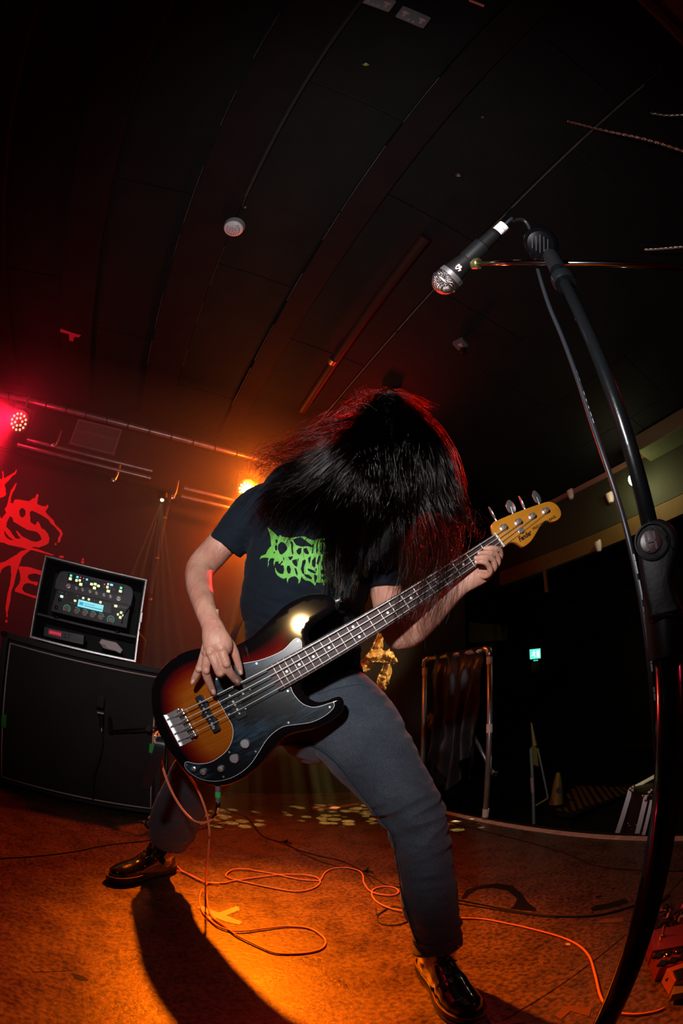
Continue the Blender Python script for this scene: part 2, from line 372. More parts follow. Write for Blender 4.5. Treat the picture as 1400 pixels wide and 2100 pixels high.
k = MB(); F = frame_at(pz(801, 810, 2.9) - V((0, 0, 0.002)), WU, (0, 0, -1)); k.prism(rrect(0.1, 0.1, 0.008), 0.04, F, 0.04, 0.004)
tag(k.build('junction_box', mat('junction_grey', (0.4, 0.3, 0.3), 0.5), None, 'angle'), 'small square grey junction box on the ceiling just above the head', 'junction box')
k = MB(); a, b_ = pz(962, 0, 2.88), pz(992, 12, 2.88)
tag(k.tube([a, (a+b_)/2, b_], 0.008, 8).build('pipe_stub', mat('pink_stub', (0.5, 0.28, 0.26), 0.5), None, 'angle'), 'short pale batten end at the top edge of the ceiling', 'batten')
# warning sign
c = pz(1368, 30, 2.885); F = frame_at(c, pz(1375, 68, 2.885)-pz(1305, 0, 2.885), (0, 0, -1))
t = empty('warning_sign', c, 'framed yellow warning sign reading DANGER in the top right corner', 'sign')
MB().prism(rrect(0.36, 0.16, 0.004), 0.01, F, 0.008).build('frame', M['alu'], t)
MB().prism(rrect(0.33, 0.13, 0.003), 0.01, F, 0.0095).build('sign_face', mat('dim_yellow', (0.08, 0.05, 0.008), 0.6), t)
me = fontmesh('DANGER', 0.062, bold=0.001)
o = link_mesh('lettering', me, M['black'], t); me.transform(F @ Matrix.Translation((-0.14, 0, 0.0105)))
# small ceiling hooks and stains
mhook = mat('dull_hook', (0.3, 0.33, 0.3), 0.35, 0.8)
for (x, y), r_, lb in (((503, 424), 0.007, 'small screw eye beside the smoke detector'), ((989, 240), 0.007, 'small metal hook in the dark ceiling right of centre'), ((939, 358), 0.012, 'pale putty blob on the ceiling left of the microphone'), ((750, 132), 0.012, 'small green hook below the pair of sockets'), ((1180, 653), 0.01, 'pale blob on the ceiling behind the mic stand')):
    c = pz(x, y, 2.905)
    k = MB(); k.tube([c + V((r_*math.cos(a), 0, -r_-r_*math.sin(a))) for a in np.linspace(0, 5.6, 12)], r_*0.3, 6); k.lathe([(r_*0.7, 0), (r_*0.7, -0.003)], c, n=10)
    tag(k.build('ceiling_hook', mat('hook_green', (0.2, 0.45, 0.03), 0.4) if (x, y) == (750, 132) else mhook, None, 'angle'), lb, 'hook')
# tape remnant on beam (red cloth T)
c = pz(145, 688, 2.878); F = frame_at(c, WX, (0, 0, -1))
tag(MB().prism([(-0.085, 0.05), (0.02, 0.035), (0.085, 0.03), (0.07, 0.0), (0.03, -0.005), (0.02, -0.06), (-0.012, -0.055), (-0.015, 0.01), (-0.09, 0.015)], 0.0015, F, 0.0015).build('tape_scrap', mat('red_tape_scrap', (0.35, 0.03, 0.05), 0.6)), 'T-shaped scrap of tape stuck under the left ceiling beam', 'tape')
# chains
def chain(pts, name, label, link=0.022, r=0.0022):
    t = empty(name, pts[0], label, 'chain'); P = catmull(pts, 12); P = [V(p) for p in P]
    L_ = [0]
    for i in range(1, len(P)): L_.append(L_[-1]+(P[i]-P[i-1]).length)
    n = int(L_[-1]/(link*0.72)); me = None
    k = MB(); pr = []
    for a in np.linspace(0, 2*math.pi, 13)[:-1]:
        pr.append(V((link*0.5*math.cos(a)+(0.12*link if math.cos(a) > 0 else -0.12*link), link*0.27*math.sin(a), 0)))
    k.tube(pr+[pr[0]], r, 5); me = bpy.data.meshes.new('link'); me.from_pydata(k.v, [], k.f); me.materials.append(M['steel'])
    for j in range(min(n, 290)):
        l = L_[-1]*j/n; i = max(q for q in range(len(P)-1) if L_[q] <= l); f = (l-L_[i])/max(1e-6, L_[i+1]-L_[i]); p = P[i].lerp(P[i+1], f)
        d = (P[i+1]-P[i]).normalized(); q = V((1, 0, 0)).rotation_difference(d) @ V((1, 0, 0)).rotation_difference(V((1, 0, 0))); 
        Mx = Matrix.Translation(p) @ q.to_matrix().to_4x4() @ Matrix.Rotation(math.pi/2*(j % 2)+0.3, 4, 'X')
        o = bpy.data.objects.new('link', me); COL.objects.link(o); o.parent = t; o.matrix_world = Mx; o.matrix_basis = pmw(t).inverted() @ Mx
chain([pz(1168, 250, 2.9), pd(1240, 268, 2.2), pd(1320, 285, 2.1), pd(1415, 315, 2.0)], 'hanging_chain', 'steel chain looping down from a ceiling hook at the upper right')
chain([pd(1338, 232, 2.3), pd(1370, 236, 2.3), pd(1415, 234, 2.3)], 'hanging_chain', 'short chain above the longer chain at the right edge', 0.018)
chain([pd(1325, 512, 2.6), pd(1360, 510, 2.6), pd(1415, 505, 2.6)], 'hanging_chain', 'dim chain behind the microphone boom at the right edge', 0.02)

# ================================================================== TRUSS BARS, LAMPS, WALL VENT
mbar = mat('scuffed_bar', (0.3, 0.26, 0.28), 0.35, 0.7, var=0.3, vscale=14)
t = empty('lighting_bar', pt(250, 870, 3.2), 'long horizontal lighting bar just under the ceiling wrapped in cable', 'bar')
a, b_ = pt(-120, 760, 3.2), pt(640, 975, 3.2)
a.z = b_.z = 2.69
MB().tube([a, b_], 0.024, 14).build('tube', mbar, t, 'angle')
for f in np.arange(0.08, 0.9, 0.052):
    k = MB(); p = a.lerp(b_, f); k.tube([p + (WU*math.cos(q)+V((0, 0, 1))*math.sin(q))*0.029 + WX*0.012*q/6 for q in np.linspace(0, 6.3, 12)], 0.005, 5)
    k.tube([p+V((0, 0, 0.03)), p+V((0.004, 0, 0.07+0.01*random.random()))], 0.003, 5)
    k.build('cable_tie', M['black'], t)
cb = [a.lerp(b_, f) + V((0, 0, 0.026 + 0.008*math.sin(f*60))) for f in np.linspace(0, 1, 60)]
MB().tube(cb, 0.006, 6).build('cable', M['cable'], t)
for (x0, y0, x1, y1, lb) in ((60, 893, 305, 975, 'upper one of the two short bars below the wall vent'), (40, 903, 302, 990, 'lower one of the two short bars below the wall vent'),
                             (378, 998, 520, 1040, 'upper thin bar right of the yellow beam light'), (372, 1014, 520, 1058, 'lower thin bar right of the yellow beam light')):
    a, b_ = pt(x0, y0, 3.24), pt(x1, y1, 3.24); z = (a.z+b_.z)/2; a.z = b_.z = z
    k = MB().tube([a, b_], 0.017, 12); k.lathe([(0.02, 0), (0.02, 0.02)], b_, WX, 12); k.lathe([(0.02, 0), (0.02, 0.02)], a, WX, 12)
    tag(k.build('lighting_bar', mbar, None, 'angle'), lb, 'bar')
for i, (x, y) in enumerate(((118, 905), (240, 975), (360, 1010))):
    c = pt(x, y, 3.24); t = empty('hook_clamp', c, ['steel hook clamp on the bars left of the wall vent', 'steel hook clamp hanging under the wall vent', 'reddish hook clamp beside the yellow beam light'][i], 'clamp')
    MB().tube([c+V((0, 0, 0.1)), c+V((0.0, 0, 0.0)), c+V((-0.012, 0, -0.05))], 0.011, 8).build('arm', M['steel'], t, 'angle')
    MB().lathe([(0.018, 0), (0.018, 0.02), (0.01, 0.024)], c+V((-0.014, -0.01, -0.05)), -WU, 12).build('bolt', M['chrome'], t, 'angle')
# wall vent: louvred metal grille
F = frame_at(pt(196, 898, 3.43), WX, -WU)
t = empty('wall_vent', F.translation, 'rectangular grey mesh vent high on the back wall left of centre', 'vent')
Wv, Hv = 0.40, 0.235
k = MB()
for x0, y0, sx, sy in ((0, Hv/2, Wv+0.02, 0.016), (0, -Hv/2, Wv+0.02, 0.016), (Wv/2, 0, 0.016, Hv), (-Wv/2, 0, 0.016, Hv), (0, 0.02, Wv, 0.008)):
    k.box(F @ V((x0, y0, 0.012)), (sx, sy, 0.03), F.to_3x3(), 0.002)
k.build('frame', mat('vent_grey', (0.16, 0.13, 0.15), 0.5), t)
MB().box(F @ V((0, 0, 0.001)), (Wv, Hv, 0.004), F.to_3x3()).build('backing', M['blackmatte'], t)
mg = mat('vent_mesh', (0.2, 0.17, 0.19), 0.5)
for i in range(22):
    MB().box(F @ V((0, -Hv/2+0.01+i*Hv/22.5, 0.014)), (Wv-0.02, 0.0028, 0.005), F.to_3x3()).build('slat', mg, t)
k = MB()
for i in range(38): k.box(F @ V((-Wv/2+0.012+i*Wv/38.5, 0, 0.017)), (0.0028, Hv-0.02, 0.004), F.to_3x3())
k.build('mesh_wire', mg, t, kind='stuff')
# LED par cans
def par(name, loc, aim, color, estr, label, n_leds=18, R_=0.088):
    t = empty(name, loc, label, 'stage light'); d = (V(aim)-loc).normalized(); F = frame_at(loc, d.cross(V((0, 0, 1))), d)
    k = MB().lathe([(R_*0.62, -0.15), (R_*0.85, -0.13), (R_*1.06, -0.03), (R_*1.06, 0.0), (R_*0.98, 0.0), (R_*0.96, -0.012)], loc, d, 32)
    k.build('housing', M['black'], t, 'angle')
    lm = emis(name+'_led', color, estr)
    spots = [(0.36, i*60+20) for i in range(6)] + [(0.72, i*30) for i in range(12)]
    if n_leds < 18: spots = spots[:n_leds]
    for rr, a in spots:
        a = math.radians(a); c = F @ V((rr*R_*math.cos(a), rr*R_*math.sin(a), -0.006)); MB().ball(c, R_*0.135, (1, 1, 1), None, 1).build('led', lm, t, True)
    if 'glaring' in label: MB().lathe([(R_*0.55, 0), (R_*0.5, 0.012), (R_*0.2, 0.02)], loc, d, 24).build('lens', emis('glaring_lens', (1, 0.33, 0.06), 70), t, True)
    x = d.cross(V((0, 0, 1))).normalized(); up = x.cross(d)
    MB().tube([loc+x*R_*1.12-d*0.07, loc+x*R_*1.15+up*0.12-d*0.08, loc-x*R_*1.15+up*0.12-d*0.08, loc-x*R_*1.12-d*0.07], 0.006, 6).build('yoke', M['black'], t)
    MB().tube([loc+up*0.12-d*0.08, loc+up*0.2-d*0.09], 0.008, 6).build('clamp', M['black'], t)
    return t
par('led_par_light', RED_LAMP, (-1.0, 0.2, 0.9), (1.0, 0.13, 0.07), 6, 'red LED par light with a ring of glowing diodes beside the left edge')
par('led_par_light', ORANGE_LAMP, (0.1, 0.5, 0.7), (1.0, 0.28, 0.035), 60, 'glaring orange LED par light just over the raised shoulder', 18, 0.075)
par('led_par_light', RED2_LAMP, (0.2, 1.0, 1.3), (1.0, 0.05, 0.04), 20, 'red LED par light hidden behind the bowed head', 18, 0.075)
# beam effect light
t = empty('beam_effect_light', BEAM_LAMP, 'small yellow beam light throwing thin rays down through the haze', 'stage light')
MB().lathe([(0.03, 0.05), (0.04, 0.04), (0.042, 0.0), (0.03, -0.012)], BEAM_LAMP, (0, 0, 1), 20).build('housing', M['black'], t, 'angle')
MB().ball(BEAM_LAMP+V((0, 0, -0.012)), 0.014, (1, 1, 1), None, 2).build('lens', emis('beam_lens', (1, 0.8, 0.35), 14), t, True)
for x, y in ((228, 1300), (262, 1310), (300, 1330), (322, 1330), (345, 1330), (372, 1320)):
    q = pt(x, y, 3.0); spot('beam_ray', BEAM_LAMP+V((0, 0, -0.03)), q, 110, (1.0, 0.68, 0.25), 2.6, 0.5, 0.004)
# floor pattern light (gobo of small ellipses)
def gobo(loc, aim, power, color, angle, scale, seed):
    o = spot('pattern_light', loc, aim, power, color, angle, 0.3, 0.004); l = o.data; l.use_nodes = True; nt = l.node_tree
    e = nt.nodes['Emission']; tc = nt.nodes.new('ShaderNodeTexCoord'); mp = nt.nodes.new('ShaderNodeMapping'); mp.inputs['Location'].default_value = (seed, seed*2, 0)
    dv = nt.nodes.new('ShaderNodeVectorMath'); dv.operation = 'DIVIDE'; sx = nt.nodes.new('ShaderNodeSeparateXYZ'); cx = nt.nodes.new('ShaderNodeCombineXYZ')
    nt.links.new(tc.outputs['Normal'], sx.inputs[0]); [nt.links.new(sx.outputs[2], cx.inputs[i]) for i in range(3)]
    nt.links.new(tc.outputs['Normal'], dv.inputs[0]); nt.links.new(cx.outputs[0], dv.inputs[1]); nt.links.new(dv.outputs[0], mp.inputs[0])
    vo = nt.nodes.new('ShaderNodeTexVoronoi'); vo.inputs['Scale'].default_value = scale; vo.inputs['Randomness'].default_value = 0.8; nt.links.new(mp.outputs[0], vo.inputs[0])
    r = nt.nodes.new('ShaderNodeMapRange'); r.inputs[1].default_value = 0.45; r.inputs[2].default_value = 0.33; r.inputs[3].default_value = 0.0; r.inputs[4].default_value = 1.0
    nt.links.new(vo.outputs['Distance'], r.inputs[0]); nt.links.new(r.outputs[0], e.inputs[1]); return o
GL = ORANGE_LAMP - WU*0.57 + V((0, 0, 0.05))
gobo(GL, pz(690, 1668, 0), 650, (1.0, 0.8, 0.22), 17, 24, 1.3)
gobo(GL, pz(800, 1660, 0), 450, (1.0, 0.8, 0.22), 12, 24, 2.9)
gobo(GL, pz(450, 1672, 0), 450, (1.0, 0.8, 0.22), 15, 24, 4.1)
gobo(YEL_LAMP-V((0.05, 0.1, 0.1)), pz(950, 1692, 0), 900, (0.9, 1.0, 0.35), 6, 40, 0.7)
# lamps and boxes on the bulkhead
t = empty('bulkhead_lamp', YEL_LAMP, 'small glaring warm white lamp on the bulkhead at the right', 'lamp')
MB().ball(YEL_LAMP, 0.034, (1, 1, 1.5), None, 2).build('bulb', emis('warm_bulb', (1.0, 0.9, 0.5), 60), t, True)
MB().lathe([(0.03, 0), (0.034, 0.05), (0.02, 0.07)], YEL_LAMP+V((0.02, 0.02, 0.03)), (0, 0, 1), 14).build('holder', M['black'], t, 'angle')
for (x, y, r_, lb) in ((1169, 1010, 0.035, 'round white sensor on the bulkhead left of the glaring lamp'), (1250, 1017, 0.04, 'small pale box on the bulkhead between the sensor and the lamp'), (1226, 1116, 0.034, 'lower white sensor on the ochre batten')):
    c = ps(x, y, 3.84); t = empty('wall_sensor', c, lb, 'sensor')
    MB().lathe([(r_*1.1, 0.02), (r_*1.1, 0), (r_*0.9, -0.05), (r_*0.6, -0.075)], c, (0, 0, 1), 18).build('body', M['white'], t, 'angle')
    MB().box(c+WX*0.02+V((0, 0, 0.02)), (0.03, 0.05, 0.05), None, 0.004).build('bracket', M['white'], t)
tag(MB().rbox(room(3.7, 0.75, 2.84), (0.3, 1.2, 0.16), 0.01).build('air_duct', mat('grey_green_duct', (0.12, 0.14, 0.07), 0.5, bump=0.6, bscale=60), None), 'grey ribbed duct at the right edge above the lamp', 'duct')
# ================================================================== BASS GUITAR (local frame: x nut -> bridge, y treble side, z out of the face)
from mathutils.geometry import delaunay_2d_cdt
BO = EYE + V((0.39491748, 1.00673341, 0.40043965))
BR = Matrix(((-0.8344001, 0.55077107, -0.0206809), (0.02350643, -0.00192707, -0.99972183), (-0.55065771, -0.83465413, -0.01133872)))
BM = Matrix.Translation(BO) @ BR.to_4x4(); BMI = BM.inverted()
def bl(x, y, z=-0.010):
    d = ray(x, y); n = BR.col[2]; c = BO + n*z; t = (c-EYE).dot(n)/d.dot(n); return BMI @ (EYE + d*t)
def bl2(pts, z=-0.010): return [tuple(bl(x, y, z)[:2]) for x, y in pts]
bass = empty('bass_guitar', (0, 0, 0), 'sunburst four-string bass guitar with black pickguard held across the body', 'bass guitar')
bass.matrix_world = BM; bass.matrix_basis = BM
def bp(mb, name, m, smooth=False, parent=None, label=None):
    me = bpy.data.meshes.new(name); me.from_pydata(mb.v, [], mb.f); me.update()
    o = bpy.data.objects.new(name, me); COL.objects.link(o); me.materials.append(m); o.parent = parent or bass
    if smooth:
        me.polygons.foreach_set('use_smooth', [True]*len(me.polygons))
        if smooth == 'angle': me.set_sharp_from_angle(angle=math.radians(35))
    if label: o['label'] = label
    return o
body_px = [(308,1425),(311.5,1399),(328.6,1371),(354,1348),(380,1335),(410,1328),(445,1327),(475,1324),(500,1313),(524,1295),(552,1269),(578,1245),(604,1228),(630,1217.6),(658,1216),(678,1222),(688,1234),(684,1248),(663,1263),(643,1278),(633.7,1291),(631,1306),(636,1320),(638,1345),(625,1375),(618,1396),(620.7,1416),(630,1430),(648.6,1439.6),(667,1437.7),(685.7,1430.3),(697,1429),(704.5,1438),(702.8,1456),(689.8,1471),(665.7,1486),(639.7,1497),(610,1503),(587.7,1511),(569,1527),(552,1547),(533,1570),(513,1588),(495,1600),(467,1611),(439,1613),(411,1606),(389,1593.6),(370.6,1575),(355.7,1554.6),(337,1528.6),(322,1501),(311,1463.6)]
bo = closed_catmull(bl2(body_px, -0.012), 4)
def ccw(p):
    a = sum(p[i-1][0]*p[i][1]-p[i][0]*p[i-1][1] for i in range(len(p))); return p if a > 0 else p[::-1]
bo = ccw(bo)
def offset(poly, d):
    P = np.array(poly); n = len(P); T = np.roll(P, -1, 0)-np.roll(P, 1, 0); T /= np.linalg.norm(T, axis=1)[:, None]
    N_ = np.stack([-T[:, 1], T[:, 0]], 1); Q = P+N_*d
    for _ in range(2): Q = Q*0.5+0.25*(np.roll(Q, 1, 0)+np.roll(Q, -1, 0)) if d > 0.004 else Q
    return [tuple(q) for q in Q]
TOPZ, THK, RR = -0.012, 0.042, 0.010
rings = []
for k in range(6):
    a = math.pi/2*k/5; rings.append([(x, y, TOPZ-RR+RR*math.cos(a)) for x, y in offset(bo, RR-RR*math.sin(a))])
for k in range(6):
    a = math.pi/2*k/5; rings.append([(x, y, TOPZ-THK+RR-RR*math.sin(a)) for x, y in offset(bo, RR-RR*math.cos(a))])
n = len(bo); k = MB(); k.v = [v for r in rings for v in r]
k.f = [(i*n+j, (i+1)*n+j, (i+1)*n+(j+1) % n, i*n+(j+1) % n) for i in range(len(rings)-1) for j in range(n)]
inner = [(x, y) for x, y, z in rings[0]]
xs = np.array(inner); A = xs; B_ = np.roll(xs, -1, 0)
def segdist(p):
    d = B_-A; t = np.clip(((p-A)*d).sum(1)/(d*d).sum(1), 0, 1); return np.sqrt((((A+d*t[:, None])-p)**2).sum(1)).min()
def inside(p, P=None):
    P = xs if P is None else P; x, y = p; Q = np.roll(P, -1, 0)
    c = ((P[:, 1] > y) != (Q[:, 1] > y)) & (x < (Q[:, 0]-P[:, 0])*(y-P[:, 1])/(Q[:, 1]-P[:, 1]+1e-12)+P[:, 0]); return c.sum() % 2 == 1
pts = list(inner)
for gx in np.arange(0.35, 1.0, 0.0075):
    for gy in np.arange(-0.2, 0.2, 0.0075):
        p = np.array((gx, gy))
        if inside(p) and segdist(p) > 0.004: pts.append((gx, gy))
r_ = delaunay_2d_cdt([V(p) for p in pts], [(i, (i+1) % n) for i in range(n)], [], 1, 1e-6)
for z in (TOPZ, TOPZ-THK):
    b0 = len(k.v); k.v += [(v.x, v.y, z) for v in r_[0]]
    k.f += [tuple(b0+i for i in (f if z == TOPZ else f[::-1])) for f in r_[2]]
me = bpy.data.meshes.new('body'); me.from_pydata(k.v, [], k.f); me.update()
bmx = bmesh.new(); bmx.from_mesh(me); bmesh.ops.remove_doubles(bmx, verts=bmx.verts[:], dist=2e-5); bmesh.ops.recalc_face_normals(bmx, faces=bmx.faces[:]); bmx.to_mesh(me); bmx.free()
ca = me.color_attributes.new('burst', 'FLOAT_COLOR', 'POINT')
for i, v in enumerate(me.vertices):
    d = segdist(np.array((v.co.x, v.co.y))) if inside((v.co.x, v.co.y)) else 0.0
    if v.co.z < TOPZ-0.003: d = 0
    # the burst is wider on the upper horn
    f = min(1.0, d/0.08); f *= 1-0.34*min(1, max(0, (0.74-v.co.x)/0.14))*(1 if v.co.y < 0.02 else 0.6); ca.data[i].color = (f, f, f, 1)
ob = bpy.data.objects.new('body', me); COL.objects.link(ob); ob.parent = bass
m, nt, b = new_mat('sunburst_lacquer'); N = nt.nodes; L = nt.links
at = N.new('ShaderNodeAttribute'); at.attribute_name = 'burst'
r = N.new('ShaderNodeValToRGB'); e = r.color_ramp.elements
e[0].position = 0.2; e[0].color = (0.004, 0.003, 0.004, 1); e[1].position = 0.42; e[1].color = (0.10, 0.004, 0.004, 1)
for p_, c_ in ((0.6, (0.17, 0.016, 0.003, 1)), (0.82, (0.25, 0.045, 0.004, 1)), (1.0, (0.30, 0.075, 0.006, 1))):
    q = e.new(p_); q.color = c_
L.new(at.outputs['Fac'], r.inputs[0])
tc = N.new('ShaderNodeTexCoord'); mp = N.new('ShaderNodeMapping'); mp.inputs['Scale'].default_value = (3, 60, 3); L.new(tc.outputs['Object'], mp.inputs[0])
no = N.new('ShaderNodeTexNoise'); no.inputs['Scale'].default_value = 3; no.inputs['Detail'].default_value = 8; L.new(mp.outputs[0], no.inputs[0])
r2 = N.new('ShaderNodeValToRGB'); r2.color_ramp.elements[0].position = 0.3; r2.color_ramp.elements[0].color = (0.6, 0.6, 0.6, 1); r2.color_ramp.elements[1].position = 0.62; L.new(no.outputs[0], r2.inputs[0])
mx = N.new('ShaderNodeMix'); mx.data_type = 'RGBA'; mx.blend_type = 'MULTIPLY'; mx.inputs[0].default_value = 0.5; L.new(r.outputs[0], mx.inputs[6]); L.new(r2.outputs[0], mx.inputs[7])
L.new(mx.outputs[2], b.inputs['Base Color']); b.inputs['Roughness'].default_value = 0.065; b.inputs['Specular IOR Level'].default_value = 0.35; b.inputs['Specular Tint'].default_value = (1.0, 0.62, 0.2, 1); b.inputs['Coat Weight'].default_value = 0.12; b.inputs['Coat Roughness'].default_value = 0.05
me.materials.append(m); me.polygons.foreach_set('use_smooth', [abs(p.normal.z) < 0.999 for p in me.polygons]); me.set_sharp_from_angle(angle=math.radians(50))

pg_px = [(616,1350),(618.9,1330),(617.9,1315),(611.4,1308.6),(602,1311),(583.6,1330),(565,1341),(546.4,1348.6),(526,1355),(500,1359.7),(470,1366),(445,1375),(437,1384),(437,1400),(443,1429),(454,1448.7),(465,1469),(474.6,1486),(477.3,1500.7),(474.6,1519),(465,1538),(448.6,1552.7),(430,1563),(411.4,1566),(396.6,1565),(383.6,1562),(378,1566.5),(381,1577),(393,1588),(411,1598),(430,1602),(448.6,1602),(472.7,1596),(495,1584),(513.6,1567.6),(530,1544),(542,1524),(554.3,1509),(569,1497),(584,1489.6),(610,1485.9),(636,1482),(658.3,1472.9),(676.9,1459.9),(685.5,1448.7),(684,1440.4),(675,1441.5),(656.4,1447.8),(639.7,1449.6),(621,1443),(606.3,1428.3),(598,1413.4),(597,1395)]
pgo = ccw(closed_catmull(bl2(pg_px), 3))
def scratch_sheen():
    m, nt, b = new_mat('black_pickguard'); N = nt.nodes; L = nt.links; tc = N.new('ShaderNodeTexCoord'); hts = []
    for rot, sc_, st_ in ((0.7, 9, (1, 9, 1)), (1.1, 22, (1, 14, 1)), (-0.5, 14, (1, 7, 1))):
        mp = N.new('ShaderNodeMapping'); mp.inputs['Rotation'].default_value = (0, 0, rot); mp.inputs['Scale'].default_value = st_; L.new(tc.outputs['Object'], mp.inputs[0])
        n = N.new('ShaderNodeTexNoise'); n.inputs['Scale'].default_value = sc_; n.inputs['Detail'].default_value = 7; n.inputs['Roughness'].default_value = 0.7; L.new(mp.outputs[0], n.inputs[0]); hts.append(n.outputs[0])
    cl = N.new('ShaderNodeTexNoise'); cl.inputs['Scale'].default_value = 9; cl.inputs['Detail'].default_value = 5; L.new(tc.outputs['Object'], cl.inputs[0])
    a = N.new('ShaderNodeMath'); a.operation = 'MAXIMUM'; L.new(hts[0], a.inputs[0]); L.new(hts[1], a.inputs[1])
    a2 = N.new('ShaderNodeMath'); a2.operation = 'MULTIPLY'; L.new(a.outputs[0], a2.inputs[0]); L.new(cl.outputs[0], a2.inputs[1])
    r = N.new('ShaderNodeValToRGB'); e = r.color_ramp.elements; e[0].position = 0.27; e[0].color = (0.003, 0.004, 0.006, 1); e[1].position = 0.46; e[1].color = (0.03, 0.075, 0.12, 1); L.new(a2.outputs[0], r.inputs[0]); L.new(r.outputs[0], b.inputs['Base Color'])  # scratches, plus a bluish reflection painted into the base colour
    b.inputs['Roughness'].default_value = 0.3; b.inputs['Specular IOR Level'].default_value = 0.35
    bu = N.new('ShaderNodeBump'); bu.inputs['Strength'].default_value = 0.15; bu.inputs['Distance'].default_value = 0.001; L.new(hts[2], bu.inputs['Height']); L.new(bu.outputs[0], b.inputs['Normal']); return m
MG = scratch_sheen(); MWHITE = mat('ply_edge_white', (0.7, 0.7, 0.68), 0.4)
bp(MB().prism(pgo, 0.0012, None, -0.0104), 'pickguard_ply', MWHITE)
bp(MB().prism(offset(pgo, 0.0011), 0.0012, None, -0.0095, 0.0003, 1), 'pickguard', MG)
# neck, fretboard, frets, dots
SC = 0.864
fd = lambda n_: SC*(1-2**(-n_/12))
hw = lambda x: 0.0205 + (0.0315-0.0205)*x/0.632
XE = 0.632
mrose = mat('rosewood', (0.05, 0.026, 0.024), 0.5, spec=0.25, var=0.45, vscale=60, stretch=(0.15, 1, 1), bump=0.25, bscale=180)
k = MB(); secs = []
nx = 14
def fsec(x, nn=10):
    h = hw(x); return [(x, -h+2*h*j/nn, 0.0008*(1-((-h+2*h*j/nn)/h)**2)-0.0008) for j in range(nn+1)] + [(x, h, -0.006), (x, -h, -0.006)]
for i in range(nx+1): secs.append(fsec(XE*i/nx))
m_ = len(secs[0])
endc = [(x+0.006, y*0.9, z) for x, y, z in secs[-1]]; secs.append(endc)
k.v = [v for s_ in secs for v in s_]
k.f = [(i*m_+j, (i+1)*m_+j, (i+1)*m_+(j+1) % m_, i*m_+(j+1) % m_) for i in range(len(secs)-1) for j in range(m_)] + [tuple(range(m_)), tuple(range((len(secs)-1)*m_, len(secs)*m_))[::-1]]
bp(k, 'fretboard', mrose, 'angle')
mmaple = mat('amber_maple', (0.50, 0.195, 0.016), 0.3, coat=0.6, var=0.12, vscale=30, stretch=(0.3, 1, 1))
k = MB(); secs = []
for i in range(13):
    x = -0.01+0.62*i/12; h = hw(max(0, x)); dz = 0.019+0.003*i/12
    secs.append([(x, -h, -0.006)] + [(x, -h*math.cos(a), -0.006-dz*math.sin(a)**0.8) for a in np.linspace(0.08, math.pi-0.08, 12)] + [(x, h, -0.006)])
m_ = len(secs[0]); k.v = [v for s_ in secs for v in s_]
k.f = [(i*m_+j, i*m_+(j+1) % m_, (i+1)*m_+(j+1) % m_, (i+1)*m_+j) for i in range(12) for j in range(m_)] + [tuple(range(m_))[::-1], tuple(range(12*m_, 13*m_))]
bp(k, 'neck', mmaple, True)
mfret = mat('fret_wire', (0.85, 0.83, 0.8), 0.5, 0.5)
for i in range(1, 23):
    x = fd(i); h = hw(x)
    bp(MB().tube([(x, -h+0.0008, -0.0002), (x, -h/2, 0.0006), (x, 0, 0.0009), (x, h/2, 0.0006), (x, h-0.0008, -0.0002)], 0.0011, 6), 'fret', mfret, True)
mdot = mat('pearl_dot', (0.78, 0.74, 0.68), 0.35)
for q in (3, 5, 7, 9, 12, 15, 17, 19, 21):
    x = (fd(q-1)+fd(q))/2
    for y in ((-0.0135, 0.0135) if q == 12 else (0,)): bp(MB().lathe([(0.0032, 0), (0.0032, 0.0006)], (x, y, -0.0003), n=16), 'position_dot', mdot)
bp(MB().box((-0.0015, 0, 0.0), (0.004, 0.042, 0.009), None, 0.0006), 'nut', mat('bone_nut', (0.8, 0.72, 0.58), 0.4))
